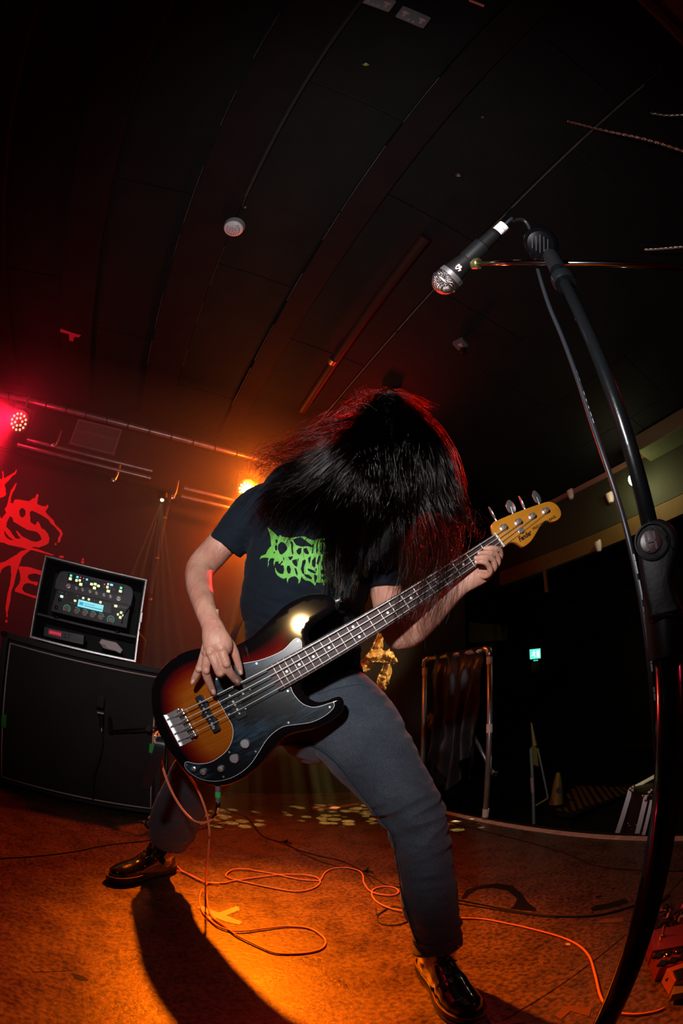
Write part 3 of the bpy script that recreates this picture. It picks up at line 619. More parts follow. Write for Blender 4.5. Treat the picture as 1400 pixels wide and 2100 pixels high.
# headstock
hs_px = [(1008,1082),(1011,1071),(1020,1066.8),(1050,1054),(1082,1042),(1114,1031),(1127,1029),(1140,1034.6),(1148.6,1046.4),(1149.6,1058.3),(1142,1067),(1131.4,1070),(1118,1068),(1107,1080),(1097,1097),(1087.6,1110.9),(1074,1121),(1066,1117.5),(1058,1113),(1046,1113),(1034,1122),(1022,1126),(1012,1098)]
hso = ccw(closed_catmull(bl2(hs_px, -0.008), 3))
bp(MB().prism(hso, 0.014, None, -0.0065, 0.002, 2), 'headstock', mmaple, 'angle')
tun = [(1032,1082),(1062,1071),(1090.5,1059),(1118,1048)]
keys = [(1009,1053),(1047,1040),(1070,1031),(1100,1020)]
posts = []
for i, ((tx, ty), (kx, ky)) in enumerate(zip(tun, keys)):
    c = bl(tx, ty, -0.004); posts.append(c); b0 = V((c.x, c.y, -0.0065))
    tm = bpy.data.objects.new('tuner', None); COL.objects.link(tm); tm.parent = bass; tm.location = b0
    def tp(mb, nm, m, sm='angle'):
        mb.v = [tuple(V(v)-b0) for v in mb.v]; return bp(mb, nm, m, sm, tm)
    tp(MB().lathe([(0.0098, 0), (0.0098, 0.0014), (0.0075, 0.003)], b0, n=22), 'washer', M['chrome'])
    tp(MB().lathe([(0.0062, 0.0), (0.006, 0.006), (0.0046, 0.008), (0.0046, 0.0105), (0.0065, 0.013), (0.006, 0.0155), (0.003, 0.016)], b0, n=18), 'post', M['chrome'])
    kk = bl(kx, ky, -0.022); kk.z = -0.022
    dr = (kk-V((c.x, c.y, -0.022))).normalized()
    tp(MB().tube([V((c.x, c.y, -0.022)), kk], 0.0028, 8), 'shaft', M['chrome'])
    poly = [(0.019*math.cos(a)*(1+0.12*math.cos(3*a)), 0.0155*math.sin(a)) for a in np.linspace(0, 2*math.pi, 25)[:-1]]
    tilt = [1.25, 0.25, 1.2, 0.35][i]; zz = Matrix.Rotation(tilt, 3, dr) @ V((0, 0, 1))
    F = frame_at(kk, dr, zz); tp(MB().prism(poly, 0.0032, F, 0.0016, 0.0009), 'key', M['chrome'])
tr_ = bl(1067.6, 1088, -0.003); bp(MB().lathe([(0.007, 0), (0.007, 0.0015), (0.004, 0.003), (0.0085, 0.006), (0.007, 0.0085), (0.003, 0.009)], (tr_.x, tr_.y, -0.0065), n=18), 'string_tree', M['chrome'], 'angle')
# strings
mstr = mat('string_steel', (0.9, 0.88, 0.85), 0.55, 0.75)
for i in range(4):
    yb = -0.0285+0.019*i; yn = -0.0165+0.011*i; rr_ = [0.0014, 0.0012, 0.001, 0.0008][i]; p = posts[i]
    bp(MB().tube([(0.898, yb, -0.004), (0.866, yb, 0.011), (0.4, (yb*0.4+yn*0.464)/0.864, 0.0075), (0.0, yn, 0.005), (-0.01, yn, 0.003), (p.x, p.y+0.0045, 0.003)], rr_, 6), 'string', mstr, True)
# bridge
bq = [bl(x, y, -0.008) for x, y in ((338,1467),(368.7,1454),(396.6,1517),(366.9,1531))]
cx, cy = sum(q.x for q in bq)/4, sum(q.y for q in bq)/4
bx0, bx1 = cx-0.021, cx+0.02
bp(MB().box(((bx0+bx1)/2, 0, -0.0105), (bx1-bx0, 0.084, 0.003), None, 0.0008), 'bridge_plate', M['chrome'])
bp(MB().box((bx1-0.0015, 0, -0.005), (0.003, 0.084, 0.012), None, 0.0006), 'bridge_lip', M['chrome'])
for i in range(4):
    y = -0.0285+0.019*i
    sd = bp(MB().box(((SC+0.004), y, -0.001), (0.016, 0.0155, 0.014), None, 0.0015), 'saddle', M['steel'])
    bp(MB().tube([(SC+0.01, y, -0.003), (bx1, y, -0.003)], 0.0014, 6), 'intonation_screw', M['chrome'], True, sd)
    for dy in (-0.005, 0.005): bp(MB().lathe([(0.0016, 0), (0.0016, 0.003)], (SC+0.003, y+dy, 0.006), n=8), 'height_screw', M['black'], False, sd)
# pickups
c = bl(426, 1463.6, -0.007)
jp = [(-0.009, -0.046), (0.009, -0.046), (0.009, 0.046), (-0.009, 0.046)]
bp(MB().prism([(c.x+x, c.y+y) for x, y in closed_catmull(rrect(0.0195, 0.094, 0.004, 2), 1)], 0.009, None, -0.002, 0.001), 'bridge_pickup', M['black'])
for sx, sy in ((1, -0.023), (1, 0.023), (-1, -0.0), ): bp(MB().lathe([(0.006, 0), (0.006, 0.007)], (c.x+sx*-0.0095, c.y+sy, -0.011), n=16), 'pickup_ear', M['black'], 'angle')
for i in range(4):
    for dy in (-0.0045, 0.0045): bp(MB().lathe([(0.0024, 0), (0.0024, 0.0012)], (c.x+0.001, c.y-0.0285+0.019*i+dy, -0.0022), n=12), 'pole_piece', M['chrome'])
me = fontmesh('N3', 0.009); me.materials.append(mat('print_white', (0.7, 0.7, 0.7), 0.5)); me.transform(Matrix.Translation((c.x+0.003, c.y+0.0385, -0.0016)) @ Matrix.Rotation(math.pi/2+math.pi, 4, 'Z'))
o = bpy.data.objects.new('lettering', me); COL.objects.link(o); o.parent = bass
for (x, y) in ((494, 1412), (485, 1451)):
    c = bl(x, y, -0.007); bp(MB().prism([(c.x+a, c.y+b_) for a, b_ in rrect(0.028, 0.056, 0.004, 2)], 0.006, None, -0.0055, 0.001), 'split_pickup', M['black'])
    for sy in (-1, 1): bp(MB().lathe([(0.0022, 0), (0.0018, 0.0012)], (c.x-0.017*sy, c.y+0.012*sy, -0.0095), n=10), 'screw', M['chrome'])
for x, y in ((485,1398),(489.8,1406),(494,1414),(498,1422),(477.9,1439),(482.4,1446.5),(486.3,1454.7),(490.5,1462.6)):
    c = bl(x, y, -0.005); bp(MB().lathe([(0.0027, 0), (0.0027, 0.0012)], (c.x, c.y, -0.0057), n=12), 'pole_piece', M['chrome'])
for x, y in ((382.6,1569),(457.9,1593),(470,1542.5),(469.4,1465),(471,1426.4),(444,1392.6),(526,1360.7),(611,1313.8),(590,1417),(675.9,1450),(591.4,1482),(524,1541)):
    c = bl(x, y, -0.009); bp(MB().lathe([(0.0028, 0), (0.0024, 0.0011)], (c.x, c.y, -0.0096), n=12), 'screw', M['chrome'])
for x, y in ((502,1525.4),(480,1556)):
    c = bl(x, y, -0.005); bp(MB().lathe([(0.0108, 0), (0.0108, 0.006), (0.0095, 0.0072)], (c.x, c.y, -0.0095), n=32), 'flat_knob', M['chrome'], 'angle')
for x, y in ((416,1583),(452,1577)):
    c = bl(x, y, -0.003); bp(MB().lathe([(0.0085, 0), (0.009, 0.002), (0.0075, 0.009), (0.006, 0.011), (0.002, 0.0115)], (c.x, c.y, -0.0095), n=24), 'domed_knob', M['chrome'], 'angle')
c = bl(396, 1577, -0.006); bp(MB().lathe([(0.006, 0), (0.006, 0.002), (0.0035, 0.003), (0.0022, 0.009)], (c.x, c.y, -0.0095), n=18), 'toggle_switch', M['chrome'], 'angle')
c = bl(566.9, 1388.5, -0.009); k = MB(); k.lathe([(0.0075, 0), (0.0075, 0.0005)], (c.x, c.y, -0.0092), n=20)
bp(k, 'truss_rod_notch', mat('notch_red', (0.22, 0.05, 0.02), 0.5))
# strap buttons, strap tail
for x, y in ((687, 1233), (327, 1508)):
    c = bl(x, y, -0.03); d = V((-1, 0.15, 0)) if x > 500 else V((1, 0.1, 0))
    bp(MB().lathe([(0.007, 0), (0.0035, 0.004), (0.0035, 0.009), (0.0075, 0.013), (0.006, 0.015)], (c.x, c.y, -0.033), d, 16), 'strap_button', M['chrome'], 'angle')
mleather = mat('black_leather', (0.012, 0.014, 0.016), 0.42, bump=0.3, bscale=120)
def ribbon(P, w, th, widthdir, name, m, world=True):
    P = [V(p) for p in catmull(P, 6)]; n_ = len(P); k = MB(); W_ = w if hasattr(w, '__call__') else (lambda f: w)
    for i, p in enumerate(P):
        t_ = (P[min(i+1, n_-1)]-P[max(i-1, 0)]).normalized(); wd = V(widthdir(i/(n_-1)) if callable(widthdir) else widthdir); wd = (wd-t_*wd.dot(t_)).normalized(); nn = t_.cross(wd); h = W_(i/(n_-1))/2
        k.v += [tuple(p+wd*h+nn*th/2), tuple(p-wd*h+nn*th/2), tuple(p-wd*h-nn*th/2), tuple(p+wd*h-nn*th/2)]
    k.f = [(4*i+j, 4*i+(j+1) % 4, 4*i+4+(j+1) % 4, 4*i+4+j) for i in range(n_-1) for j in range(4)] + [(3, 2, 1, 0), tuple(range(4*n_-4, 4*n_))]
    if world: k.v = [tuple(BMI @ V(v)) for v in k.v]
    return bp(k, name, m, 'angle')
sw = lambda f: 0.026*math.sqrt(max(0.02, 1-max(0, (f-0.86)/0.14)**2))*(0.45+0.55*min(1, f*4)) if f < 1 else 0.004
ribbon([pY(326, 1512, 1.045), pY(328, 1525, 1.03), pY(322, 1550, 1.035), pY(311, 1580, 1.05), pY(303, 1600, 1.06), pY(297, 1617, 1.065)], lambda f: sw(f), 0.003, (1, 0.3, 0.1), 'strap_tail', mleather)
ribbon([pY(322, 1530, 1.05), pY(345, 1500, 1.12), pY(400, 1440, 1.2), pY(455, 1360, 1.3), pY(490, 1280, 1.38), pY(560, 1180, 1.42), pY(650, 1060, 1.36), pY(720, 1000, 1.22), pY(745, 1020, 1.10), pY(735, 1100, 1.06), pY(712, 1180, 1.065), pY(698, 1228, 1.05)], 0.05, 0.003, (0.5, 0, 0.9), 'strap', mleather)
# lettering on the headstock
mink = mat('decal_black', (0.01, 0.008, 0.008), 0.4)
def blabel(text, p0, p1, size, shear, bold):
    a, b_ = bl(*p0, -0.0065), bl(*p1, -0.0065); d = (b_-a); L_ = math.hypot(d.x, d.y); ang = math.atan2(d.y, d.x)
    me = fontmesh(text, size, extrude=0.0002, shear=shear, bold=bold); w_ = max(v.co.x for v in me.vertices); sx = L_/w_
    me.transform(Matrix.Translation((a.x, a.y, -0.0061)) @ Matrix.Rotation(ang, 4, 'Z') @ Matrix.Scale(sx, 4, (1, 0, 0)) @ Matrix.Identity(4))
    me.materials.append(mink); o = bpy.data.objects.new('lettering', me); COL.objects.link(o); o.parent = bass
# text runs towards -x locally, so it reads upright in the picture
def blabel2(text, p0, p1, size, shear=0.0, bold=0.0):
    a, b_ = bl(*p0, -0.0065), bl(*p1, -0.0065); ex = (b_-a); L_ = ex.length; ex = ex.normalized(); ez = V((0, 0, 1)); ey = ez.cross(ex)
    me = fontmesh(text, size, extrude=0.0002, shear=shear, bold=bold); w_ = max(v.co.x for v in me.vertices); sx = L_/w_
    F = Matrix(((ex.x*sx, ey.x, 0, a.x), (ex.y*sx, ey.y, 0, a.y), (0, 0, 1, -0.0061), (0, 0, 0, 1)))
    me.transform(F); me.materials.append(mink); o = bpy.data.objects.new('lettering', me); COL.objects.link(o); o.parent = bass
blabel2('Fender', (1063, 1108), (1089, 1091), 0.0195, 0.35, 0.0006)
blabel2('PRECISION BASS', (1092, 1086), (1139, 1059), 0.0105, 0.0, 0.0002)
# jack and plug at the lower edge
k = MB(); a = BMI @ pY(447, 1612, 1.05); b_ = BMI @ pY(447, 1652, 1.05)
bp(MB().tube([a, a.lerp(b_, 0.2)], 0.007, 14), 'jack_socket', M['chrome'], 'angle')
# ================================================================== THE MUSICIAN
def limb(mb, rings, n=20, sub=5, cap=True):
    """rings: (px, py, Y, half width in px, half depth in m); the width lies across the view"""
    R_ = []
    for x, y, Y, h, d in rings:
        c = pY(x, y, Y); dist = (c-EYE).length; R_.append([c.x, c.y, c.z, h*dist/933, d])
    P = catmull(R_, sub); P = [np.array(p) for p in P]
    if cap:
        def capend(p, q):
            t = p[:3]-q[:3]; t = t/np.linalg.norm(t); out = []
            for a in (35, 62, 82):
                a = math.radians(a); e = p.copy(); e[:3] = p[:3]+t*min(p[3], p[4])*0.9*math.sin(a); e[3] = p[3]*math.cos(a); e[4] = p[4]*math.cos(a); out.append(e)
            return out
        P = capend(P[0], P[1])[::-1]+P+capend(P[-1], P[-2])
    k = len(P); vs = []
    for i, p in enumerate(P):
        t = V(P[min(i+1, k-1)][:3])-V(P[max(i-1, 0)][:3]); c = V(p[:3]); v = (c-EYE).normalized(); w_ = t.cross(v).normalized()
        if i and w_.dot(lw) < 0: w_ = -w_
        lw = w_; d_ = w_.cross(t).normalized()
        for j in range(n):
            a = 2*math.pi*j/n; vs.append(c+w_*math.cos(a)*p[3]+d_*math.sin(a)*p[4])
    fs = [(i*n+j, i*n+(j+1) % n, (i+1)*n+(j+1) % n, (i+1)*n+j) for i in range(k-1) for j in range(n)] + [tuple(range(n))[::-1], tuple(range((k-1)*n, k*n))]
    mb.add(vs, fs); return P
def fused(mb, voxel, smooth=4, factor=0.5):
    me = bpy.data.meshes.new('tmp'); me.from_pydata(mb.v, [], mb.f); me.update()
    bmx = bmesh.new(); bmx.from_mesh(me); bmesh.ops.recalc_face_normals(bmx, faces=bmx.faces[:]); bmx.to_mesh(me); bmx.free()
    o = bpy.data.objects.new('tmp', me); COL.objects.link(o)
    r = o.modifiers.new('r', 'REMESH'); r.mode = 'VOXEL'; r.voxel_size = voxel; r.adaptivity = 0
    if smooth: s_ = o.modifiers.new('s', 'SMOOTH'); s_.factor = factor; s_.iterations = smooth
    out = bpy.data.meshes.new_from_object(o.evaluated_get(bpy.context.evaluated_depsgraph_get()))
    bpy.data.objects.remove(o); return out
def displace(me, fn):
    n_ = len(me.vertices); co = np.empty(n_*3); me.vertices.foreach_get('co', co); no_ = np.empty(n_*3); me.vertices.foreach_get('normal', no_)
    co = co.reshape(-1, 3); no_ = no_.reshape(-1, 3); d = fn(co); me.vertices.foreach_set('co', (co+no_*d[:, None]).ravel()); me.update()
def vnoise(co, scale, seed=0.0, Rm=None):
    q = co if Rm is None else co @ np.array(Rm).T
    return np.array([noise.noise(V((p[0]*scale[0]+seed, p[1]*scale[1]+seed*1.7, p[2]*scale[2]))) for p in q])
P_ORIGIN = V((-0.15, 1.25, 0))
person = empty('person', P_ORIGIN, 'person in black shirt and grey jeans bent over the bass, long black hair flying', 'person')
# ---- skin: head, neck, trunk, arms, hands, legs as one surface
sk = MB()
limb(sk, [(520,1042,1.19,36,.045),(482,1085,1.2,32,.042),(441,1130,1.2,31,.042),(411,1166,1.17,30,.038),(408,1195,1.12,28,.036),(413,1220,1.07,26,.032),(421,1250,1.01,23,.026),(431,1275,.975,22,.022),(438,1294,.962,24,.02)], 22)
limb(sk, [(436,1282,.966,22,.02),(441,1305,.955,28,.02),(447,1322,.952,31,.019),(450,1336,.957,27,.014)], 22, 4)
limb(sk, [(424,1318,.962,9,.010),(417,1345,.965,8.5,.009),(407,1374,.975,8,.0082),(399,1391,.985,7.2,.0075),(394,1401,.988,5.2,.006)], 14)
limb(sk, [(430,1320,.955,9,.010),(425,1348,.955,9.3,.0095),(422,1378,.965,9,.009),(430,1402,.985,8,.008),(438,1421,1.0,6,.0065)], 14)
limb(sk, [(437,1318,.955,10,.011),(434,1338,.946,10.5,.0105),(443,1362,.945,10,.0098),(451,1380,.953,10.2,.0095),(452,1380,.972,9.0,.0085),(449,1366,.988,8,.0078),(448,1358,.992,7,.007)], 14)
limb(sk, [(448,1316,.955,11,.011),(454,1333,.947,10.8,.0105),(462,1357,.948,10.4,.0098),(468,1374,.957,9.6,.009),(480,1391,.980,8.6,.008),(488,1401,.998,6.4,.0065)], 14)
limb(sk, [(455,1308,.965,13,.013),(470,1320,.972,11,.011),(480,1336,.980,9.2,.0095),(486,1354,.988,8,.0085),(491,1370,.996,7,.0078),(494,1381,1.0,4.8,.006)], 14)
for x, y, Y, r_ in ((453,1329,.943,.0105),(431,1338,.941,.0105),(424,1340,.95,.009),(420,1337,.955,.008),(464,1362,.944,.0095),(423,1376,.959,.0085),(407,1373,.970,.0078),(451,1380,.950,.0098)): sk.ball(pY(x, y, Y), r_, (1, 1, 1), None, 2)
for x0, y0, x1, y1 in ((450,1305,453,1328),(440,1306,432,1336),(436,1308,424,1338),(446,1250,447,1290)): sk.tube([pY(x0, y0, .9385 if y0 > 1290 else .99), pY((x0+x1)/2, (y0+y1)/2, .9365 if y0 > 1290 else .968), pY(x1, y1, .941)], 0.0032, 8)
# fretting arm and hand
limb(sk, [(770,1095,1.21,38,.045),(784,1160,1.21,33,.043),(793,1225,1.20,32,.042),(806,1275,1.18,32,.042),(819,1305,1.16,31,.04)], 22)
limb(sk, [(812,1300,1.165,30,.04),(835,1294,1.15,36,.04),(870,1263,1.12,35,.038),(905,1232,1.085,29,.032),(935,1208,1.06,22,.024),(955,1193,1.048,19,.019)], 22)
limb(sk, [(945,1200,1.052,20,.02),(968,1185,1.042,22,.018),(988,1175,1.036,21,.016),(1001,1168,1.032,17,.012)], 20, 4)
limb(sk, [(962,1180,1.048,12,.013),(975,1160,1.05,9,.010),(986,1146,1.05,8,.009),(996,1137,1.045,6,.007)], 14)
for F_ in ([(998,1166,1.034,7,.0085),(1014,1158,1.028,7,.008),(1025,1143,1.014,6.4,.0078),(1024,1129,.998,6.2,.0075),(1010,1124,.986,5.9,.0072),(994,1125,.987,4.8,.006)],
           [(996,1170,1.03,7,.0085),(1011,1166,1.022,7,.008),(1021,1153,1.006,6.4,.0078),(1017,1138,.990,6.2,.0075),(1001,1133,.979,5.9,.0072),(982,1135,.983,4.8,.006)],
           [(990,1174,1.028,7,.0085),(1004,1173,1.018,7,.008),(1014,1163,1.0,6.4,.0078),(1009,1147,.984,6.2,.0075),(993,1142,.975,5.9,.0072),(975,1144,.981,4.8,.006)],
           [(982,1178,1.03,7,.0085),(995,1181,1.016,6.8,.008),(1005,1173,.997,6.2,.0075),(1000,1158,.981,6,.0072),(988,1152,.974,5.5,.0068),(976,1153,.981,4.6,.0058)]):
    limb(sk, F_, 14)
# trunk and legs inside the clothes
limb(sk, [(655,1440,1.27,80,.085),(640,1350,1.26,88,.09),(622,1240,1.25,108,.095),(640,1120,1.2,118,.095),(655,1040,1.17,100,.08),(690,1000,1.14,60,.06)], 20)
limb(sk, [(560,1040,1.19,35,.045),(655,1040,1.18,40,.05),(770,1095,1.21,35,.045)], 16)
limb(sk, [(690,1450,1.25,66,.08),(728,1500,1.19,76,.08),(778,1570,1.13,68,.072),(850,1672,1.05,50,.058),(885,1842,1.0,42,.048),(898,1955,.985,30,.036),(903,1985,.985,28,.034)], 18)
limb(sk, [(600,1440,1.27,55,.08),(535,1475,1.29,52,.075),(415,1585,1.41,44,.058),(367,1660,1.48,38,.05),(346,1727,1.55,18,.03),(340,1750,1.575,13,.024)], 18)
limb(sk, [(690,1015,1.15,36,.05),(735,980,1.09,36,.05),(775,955,1.04,38,.05)], 18)
HC = pY(806, 938, 1.0)
hz_ = V((0.05, 0.30, -0.95)).normalized()          # from crown to chin
hy_ = (V((0.15, -0.9, -0.3)) - hz_*V((0.15, -0.9, -0.3)).dot(hz_)).normalized(); hx_ = hy_.cross(hz_)
HR = Matrix((hx_, hy_, hz_)).transposed()
def hp(x, y, z): return HC + HR @ V((x, y, z))
sk.ball(HC, 0.085, (0.92, 1.1, 1.08), HR, 3)
sk.ball(hp(0, 0.03, 0.065), 0.05, (0.95, 1.0, 1.05), HR, 3)      # jaw
sk.ball(hp(0, 0.098, 0.03), 0.012, (0.9, 1.3, 1.8), HR, 2)       # nose
sk.ball(hp(0, 0.083, 0.062), 0.014, (1.6, 0.7, 0.7), HR, 2)      # lips
for s_ in (-1, 1):
    sk.ball(hp(s_*0.08, 0, 0.01), 0.016, (0.4, 0.9, 1.8), HR, 2)
    sk.ball(hp(s_*0.03, 0.083, 0.0), 0.014, (1.3, 0.7, 0.8), HR, 2)
me = fused(sk, 0.0021, 3, 0.5)
m, nt, b = new_mat('skin'); N = nt.nodes; L = nt.links
b.inputs['Subsurface Weight'].default_value = 0.12; b.inputs['Subsurface Radius'].default_value = (0.9, 0.35, 0.2); b.inputs['Subsurface Scale'].default_value = 0.01
b.inputs['Roughness'].default_value = 0.46; b.inputs['Specular IOR Level'].default_value = 0.4
tc = N.new('ShaderNodeTexCoord')
n1 = N.new('ShaderNodeTexNoise'); n1.inputs['Scale'].default_value = 14; n1.inputs['Detail'].default_value = 6; L.new(tc.outputs['Object'], n1.inputs[0])
r = N.new('ShaderNodeValToRGB'); r.color_ramp.elements[0].position = 0.35; r.color_ramp.elements[0].color = (0.44, 0.19, 0.135, 1); r.color_ramp.elements[1].position = 0.65; r.color_ramp.elements[1].color = (0.58, 0.31, 0.22, 1)
L.new(n1.outputs[0], r.inputs[0]); L.new(r.outputs[0], b.inputs['Base Color'])
n2 = N.new('ShaderNodeTexNoise'); n2.inputs['Scale'].default_value = 260; n2.inputs['Detail'].default_value = 5; L.new(tc.outputs['Object'], n2.inputs[0])
n3 = N.new('ShaderNodeTexNoise'); n3.inputs['Scale'].default_value = 38; n3.inputs['Detail'].default_value = 3
mp = N.new('ShaderNodeMapping'); mp.inputs['Scale'].default_value = (1.6, 1, 0.35); L.new(tc.outputs['Object'], mp.inputs[0]); L.new(mp.outputs[0], n3.inputs[0])
ad = N.new('ShaderNodeMath'); ad.operation = 'MULTIPLY_ADD'; ad.inputs[1].default_value = 0.25; L.new(n2.outputs[0], ad.inputs[0]); L.new(n3.outputs[0], ad.inputs[2])
bu = N.new('ShaderNodeBump'); bu.inputs['Strength'].default_value = 0.75; bu.inputs['Distance'].default_value = 0.005; L.new(ad.outputs[0], bu.inputs['Height']); L.new(bu.outputs[0], b.inputs['Normal'])
MSKIN = m
body = link_mesh('body', me, MSKIN, person, True)
BVHB = BVHTree.FromPolygons([v.co[:] for v in me.vertices], [p.vertices[:] for p in me.polygons])
# eyes, brows (mostly under the hair), finger nails
for s_ in (-1, 1):
    MB().ball(hp(s_*0.03, 0.088, 0.0), 0.011, (1, 1, 1), None, 2).build('eye', mat('eye', (0.6, 0.58, 0.55), 0.2), person, True)
mnail = mat('finger_nail', (0.82, 0.5, 0.45), 0.25)
def hit(bv, x, y, off=0.0008):
    d = ray(x, y); h = bv.ray_cast(EYE, d, 5.0); return (h[0]-d*off, h[1]) if h[0] is not None else (None, None)
for x, y, a, w_, l_ in ((486,1397,-50,5,6.5),(437,1418,-70,4.6,6),(395,1397,-120,4.2,5.5),(493,1378,-75,3,5.5),(991,1124.5,190,4.5,3.2),(980,1134.5,190,4.5,3.2),(973,1143,190,4.5,3.2),(975,1152.5,190,4.2,3)):
    c, nn = hit(BVHB, x, y, 0.0)
    if c is None: continue
    vs = []; ca_, sa = math.cos(math.radians(a)), math.sin(math.radians(a))
    for q in range(12):
        t = 2*math.pi*q/12; u, v_ = l_*math.cos(t), w_*math.sin(t)*0.8; p, _ = hit(BVHB, x+(u*ca_-v_*sa)*0.75, y-(u*sa+v_*ca_)*0.75, 0.0009)
        if p is None: p = c
        vs.append(p)
    k = MB(); k.add(vs+[c-ray(x, y)*0.0014], [(i, (i+1) % 12, 12) for i in range(12)]); k.build('fingernail', mnail, person, True)

# ---- shirt
sh = MB()
limb(sh, [(652,1408,1.27,93,.112),(645,1370,1.26,97,.115),(625,1310,1.255,116,.118),(618,1260,1.25,124,.12),(630,1190,1.225,130,.122),(640,1125,1.2,136,.122),(646,1072,1.18,138,.115),(652,1030,1.16,118,.1),(680,1000,1.14,75,.08)], 40)
limb(sh, [(590,1030,1.17,48,.075),(545,1040,1.18,52,.075),(508,1066,1.19,50,.068),(478,1100,1.195,45,.062),(461,1122,1.2,40,.058)], 30, cap=False)
limb(sh, [(715,1050,1.18,52,.08),(760,1085,1.2,48,.075),(778,1130,1.205,40,.065),(785,1175,1.2,34,.058),(787,1207,1.2,31,.055)], 30, cap=False)
limb(sh, [(540,1030,1.19,40,.06),(655,1030,1.17,50,.07),(770,1085,1.2,40,.06)], 20)
me = fused(sh, 0.0032, 8, 0.5)
Rw = Matrix.Rotation(math.radians(25), 3, 'Y')
def shirt_fold(co):
    a = vnoise(co, (7, 7, 16), 3.1, Rw); b_ = vnoise(co, (14, 14, 42), 8.2, Matrix.Rotation(math.radians(-20), 3, 'Y')); c_ = vnoise(co, (40, 40, 70), 1.0)
    low = np.clip((1.15-co[:, 2])/0.25, 0.25, 1.0)
    return (0.011*a + 0.006*(1-2*np.abs(b_))*low*0.8 + 0.0012*c_) - 0.002
displace(me, shirt_fold)
MSH = mat('black_cotton', (0.0022, 0.0065, 0.013), 0.85, spec=0.25, bump=0.5, bscale=420, var=0.12, vscale=30)
MSH.node_tree.nodes['Principled BSDF'].inputs['Sheen Weight'].default_value = 0.02
shirt = link_mesh('t_shirt', me, MSH, person, True); shirt['label'] = 'black short-sleeved shirt with a jagged green print'
BVHS = BVHTree.FromPolygons([v.co[:] for v in me.vertices], [p.vertices[:] for p in me.polygons])
# printed jagged band lettering (spiky outline with openings), laid on the cloth
def decal(name, outers, holes, org, sc, hitfn, m, parent, step=1.0, cuts=()):
    cuts = [np.array(c, float)/sc+np.array(org) for c in cuts]
    allp = [np.array(o_, float)/sc+np.array(org) for o_ in outers]; hl = [((x/sc+org[0], y/sc+org[1]), rx/sc, ry/sc, a) for x, y, rx, ry, a in holes]
    mn = np.min([p.min(0) for p in allp], 0); mxx = np.max([p.max(0) for p in allp], 0)
    gx = np.arange(mn[0], mxx[0]+step, step); gy = np.arange(mn[1], mxx[1]+step, step)
    def ins(X, Y):
        res = np.zeros(X.shape, bool)
        for P in allp:
            c = np.zeros(X.shape, bool); Q = np.roll(P, -1, 0)
            for (x0, y0), (x1, y1) in zip(P, Q):
                if y0 == y1: continue
                cond = ((y0 > Y) != (y1 > Y)) & (X < (x1-x0)*(Y-y0)/(y1-y0)+x0); c ^= cond
            res |= c
        for P in cuts:
            c = np.zeros(X.shape, bool); Q = np.roll(P, -1, 0)
            for (x0, y0), (x1, y1) in zip(P, Q):
                if y0 != y1: c ^= ((y0 > Y) != (y1 > Y)) & (X < (x1-x0)*(Y-y0)/(y1-y0)+x0)
            res &= ~c
        for (cx, cy), rx, ry, a in hl:
            a = math.radians(a); dx = (X-cx)*math.cos(a)+(Y-cy)*math.sin(a); dy = -(X-cx)*math.sin(a)+(Y-cy)*math.cos(a); res &= ~((dx/rx)**2+(dy/ry)**2 < 1)
        return res
    CX, CY = np.meshgrid(gx+step/2, gy+step/2); I = ins(CX, CY); vid = {}; vs = []; fs = []
    def vert(i, j):
        if (i, j) not in vid:
            p = hitfn(gx[0]+i*step, gy[0]+j*step); vid[(i, j)] = len(vs) if p is not None else -1
            if p is not None: vs.append(tuple(p))
        return vid[(i, j)]
    for j in range(I.shape[0]):
        for i in range(I.shape[1]):
            if I[j, i]:
                q = [vert(i, j), vert(i+1, j), vert(i+1, j+1), vert(i, j+1)]
                if min(q) >= 0: fs.append(tuple(q[::-1]))
    me = bpy.data.meshes.new(name); me.from_pydata(vs, [], fs); me.update(); return link_mesh(name, me, m, parent, True)
outer1 = [(90,30),(130,60),(165,95),(200,130),(220,108),(240,128),(330,138),(400,130),(470,125),(510,150),(560,165),(610,150),(660,140),(705,137),(680,155),(640,168),(620,180),(700,195),(790,195),(830,235),(880,240),(900,262),(890,300),(880,370),(870,430),(850,470),(835,520),(820,560),(805,545),(800,590),(806,620),(795,620),(785,580),(778,560),(782,620),(766,668),(758,610),(755,570),(745,560),(735,590),(715,610),(698,658),(700,600),(690,585),(670,620),(655,628),(655,595),(620,600),(590,590),(578,630),(555,605),(520,580),(480,575),(455,555),(440,530),(430,560),(425,590),(405,606),(408,570),(395,545),(370,530),(330,540),(305,560),(295,600),(288,570),(290,545),(255,558),(225,545),(190,520),(172,490),(168,440),(185,480),(215,505),(250,510),(262,470),(255,420),(225,418),(235,400),(250,385),(240,370),(220,400),(205,405),(205,380),(190,378),(170,385),(158,425),(152,390),(162,355),(145,345),(120,350),(103,380),(105,410),(90,440),(98,400),(95,370),(105,345),(60,340),(30,345),(10,360),(25,325),(75,305),(95,260),(130,220),(125,180),(120,120),(105,70)]
outer2 = [(1082,355),(1105,390),(1110,470),(1122,525),(1090,550),(1058,510),(1050,455),(990,495),(1022,440),(1050,385)]
outer3 = [(1030,580),(1008,622),(970,628),(990,600)]
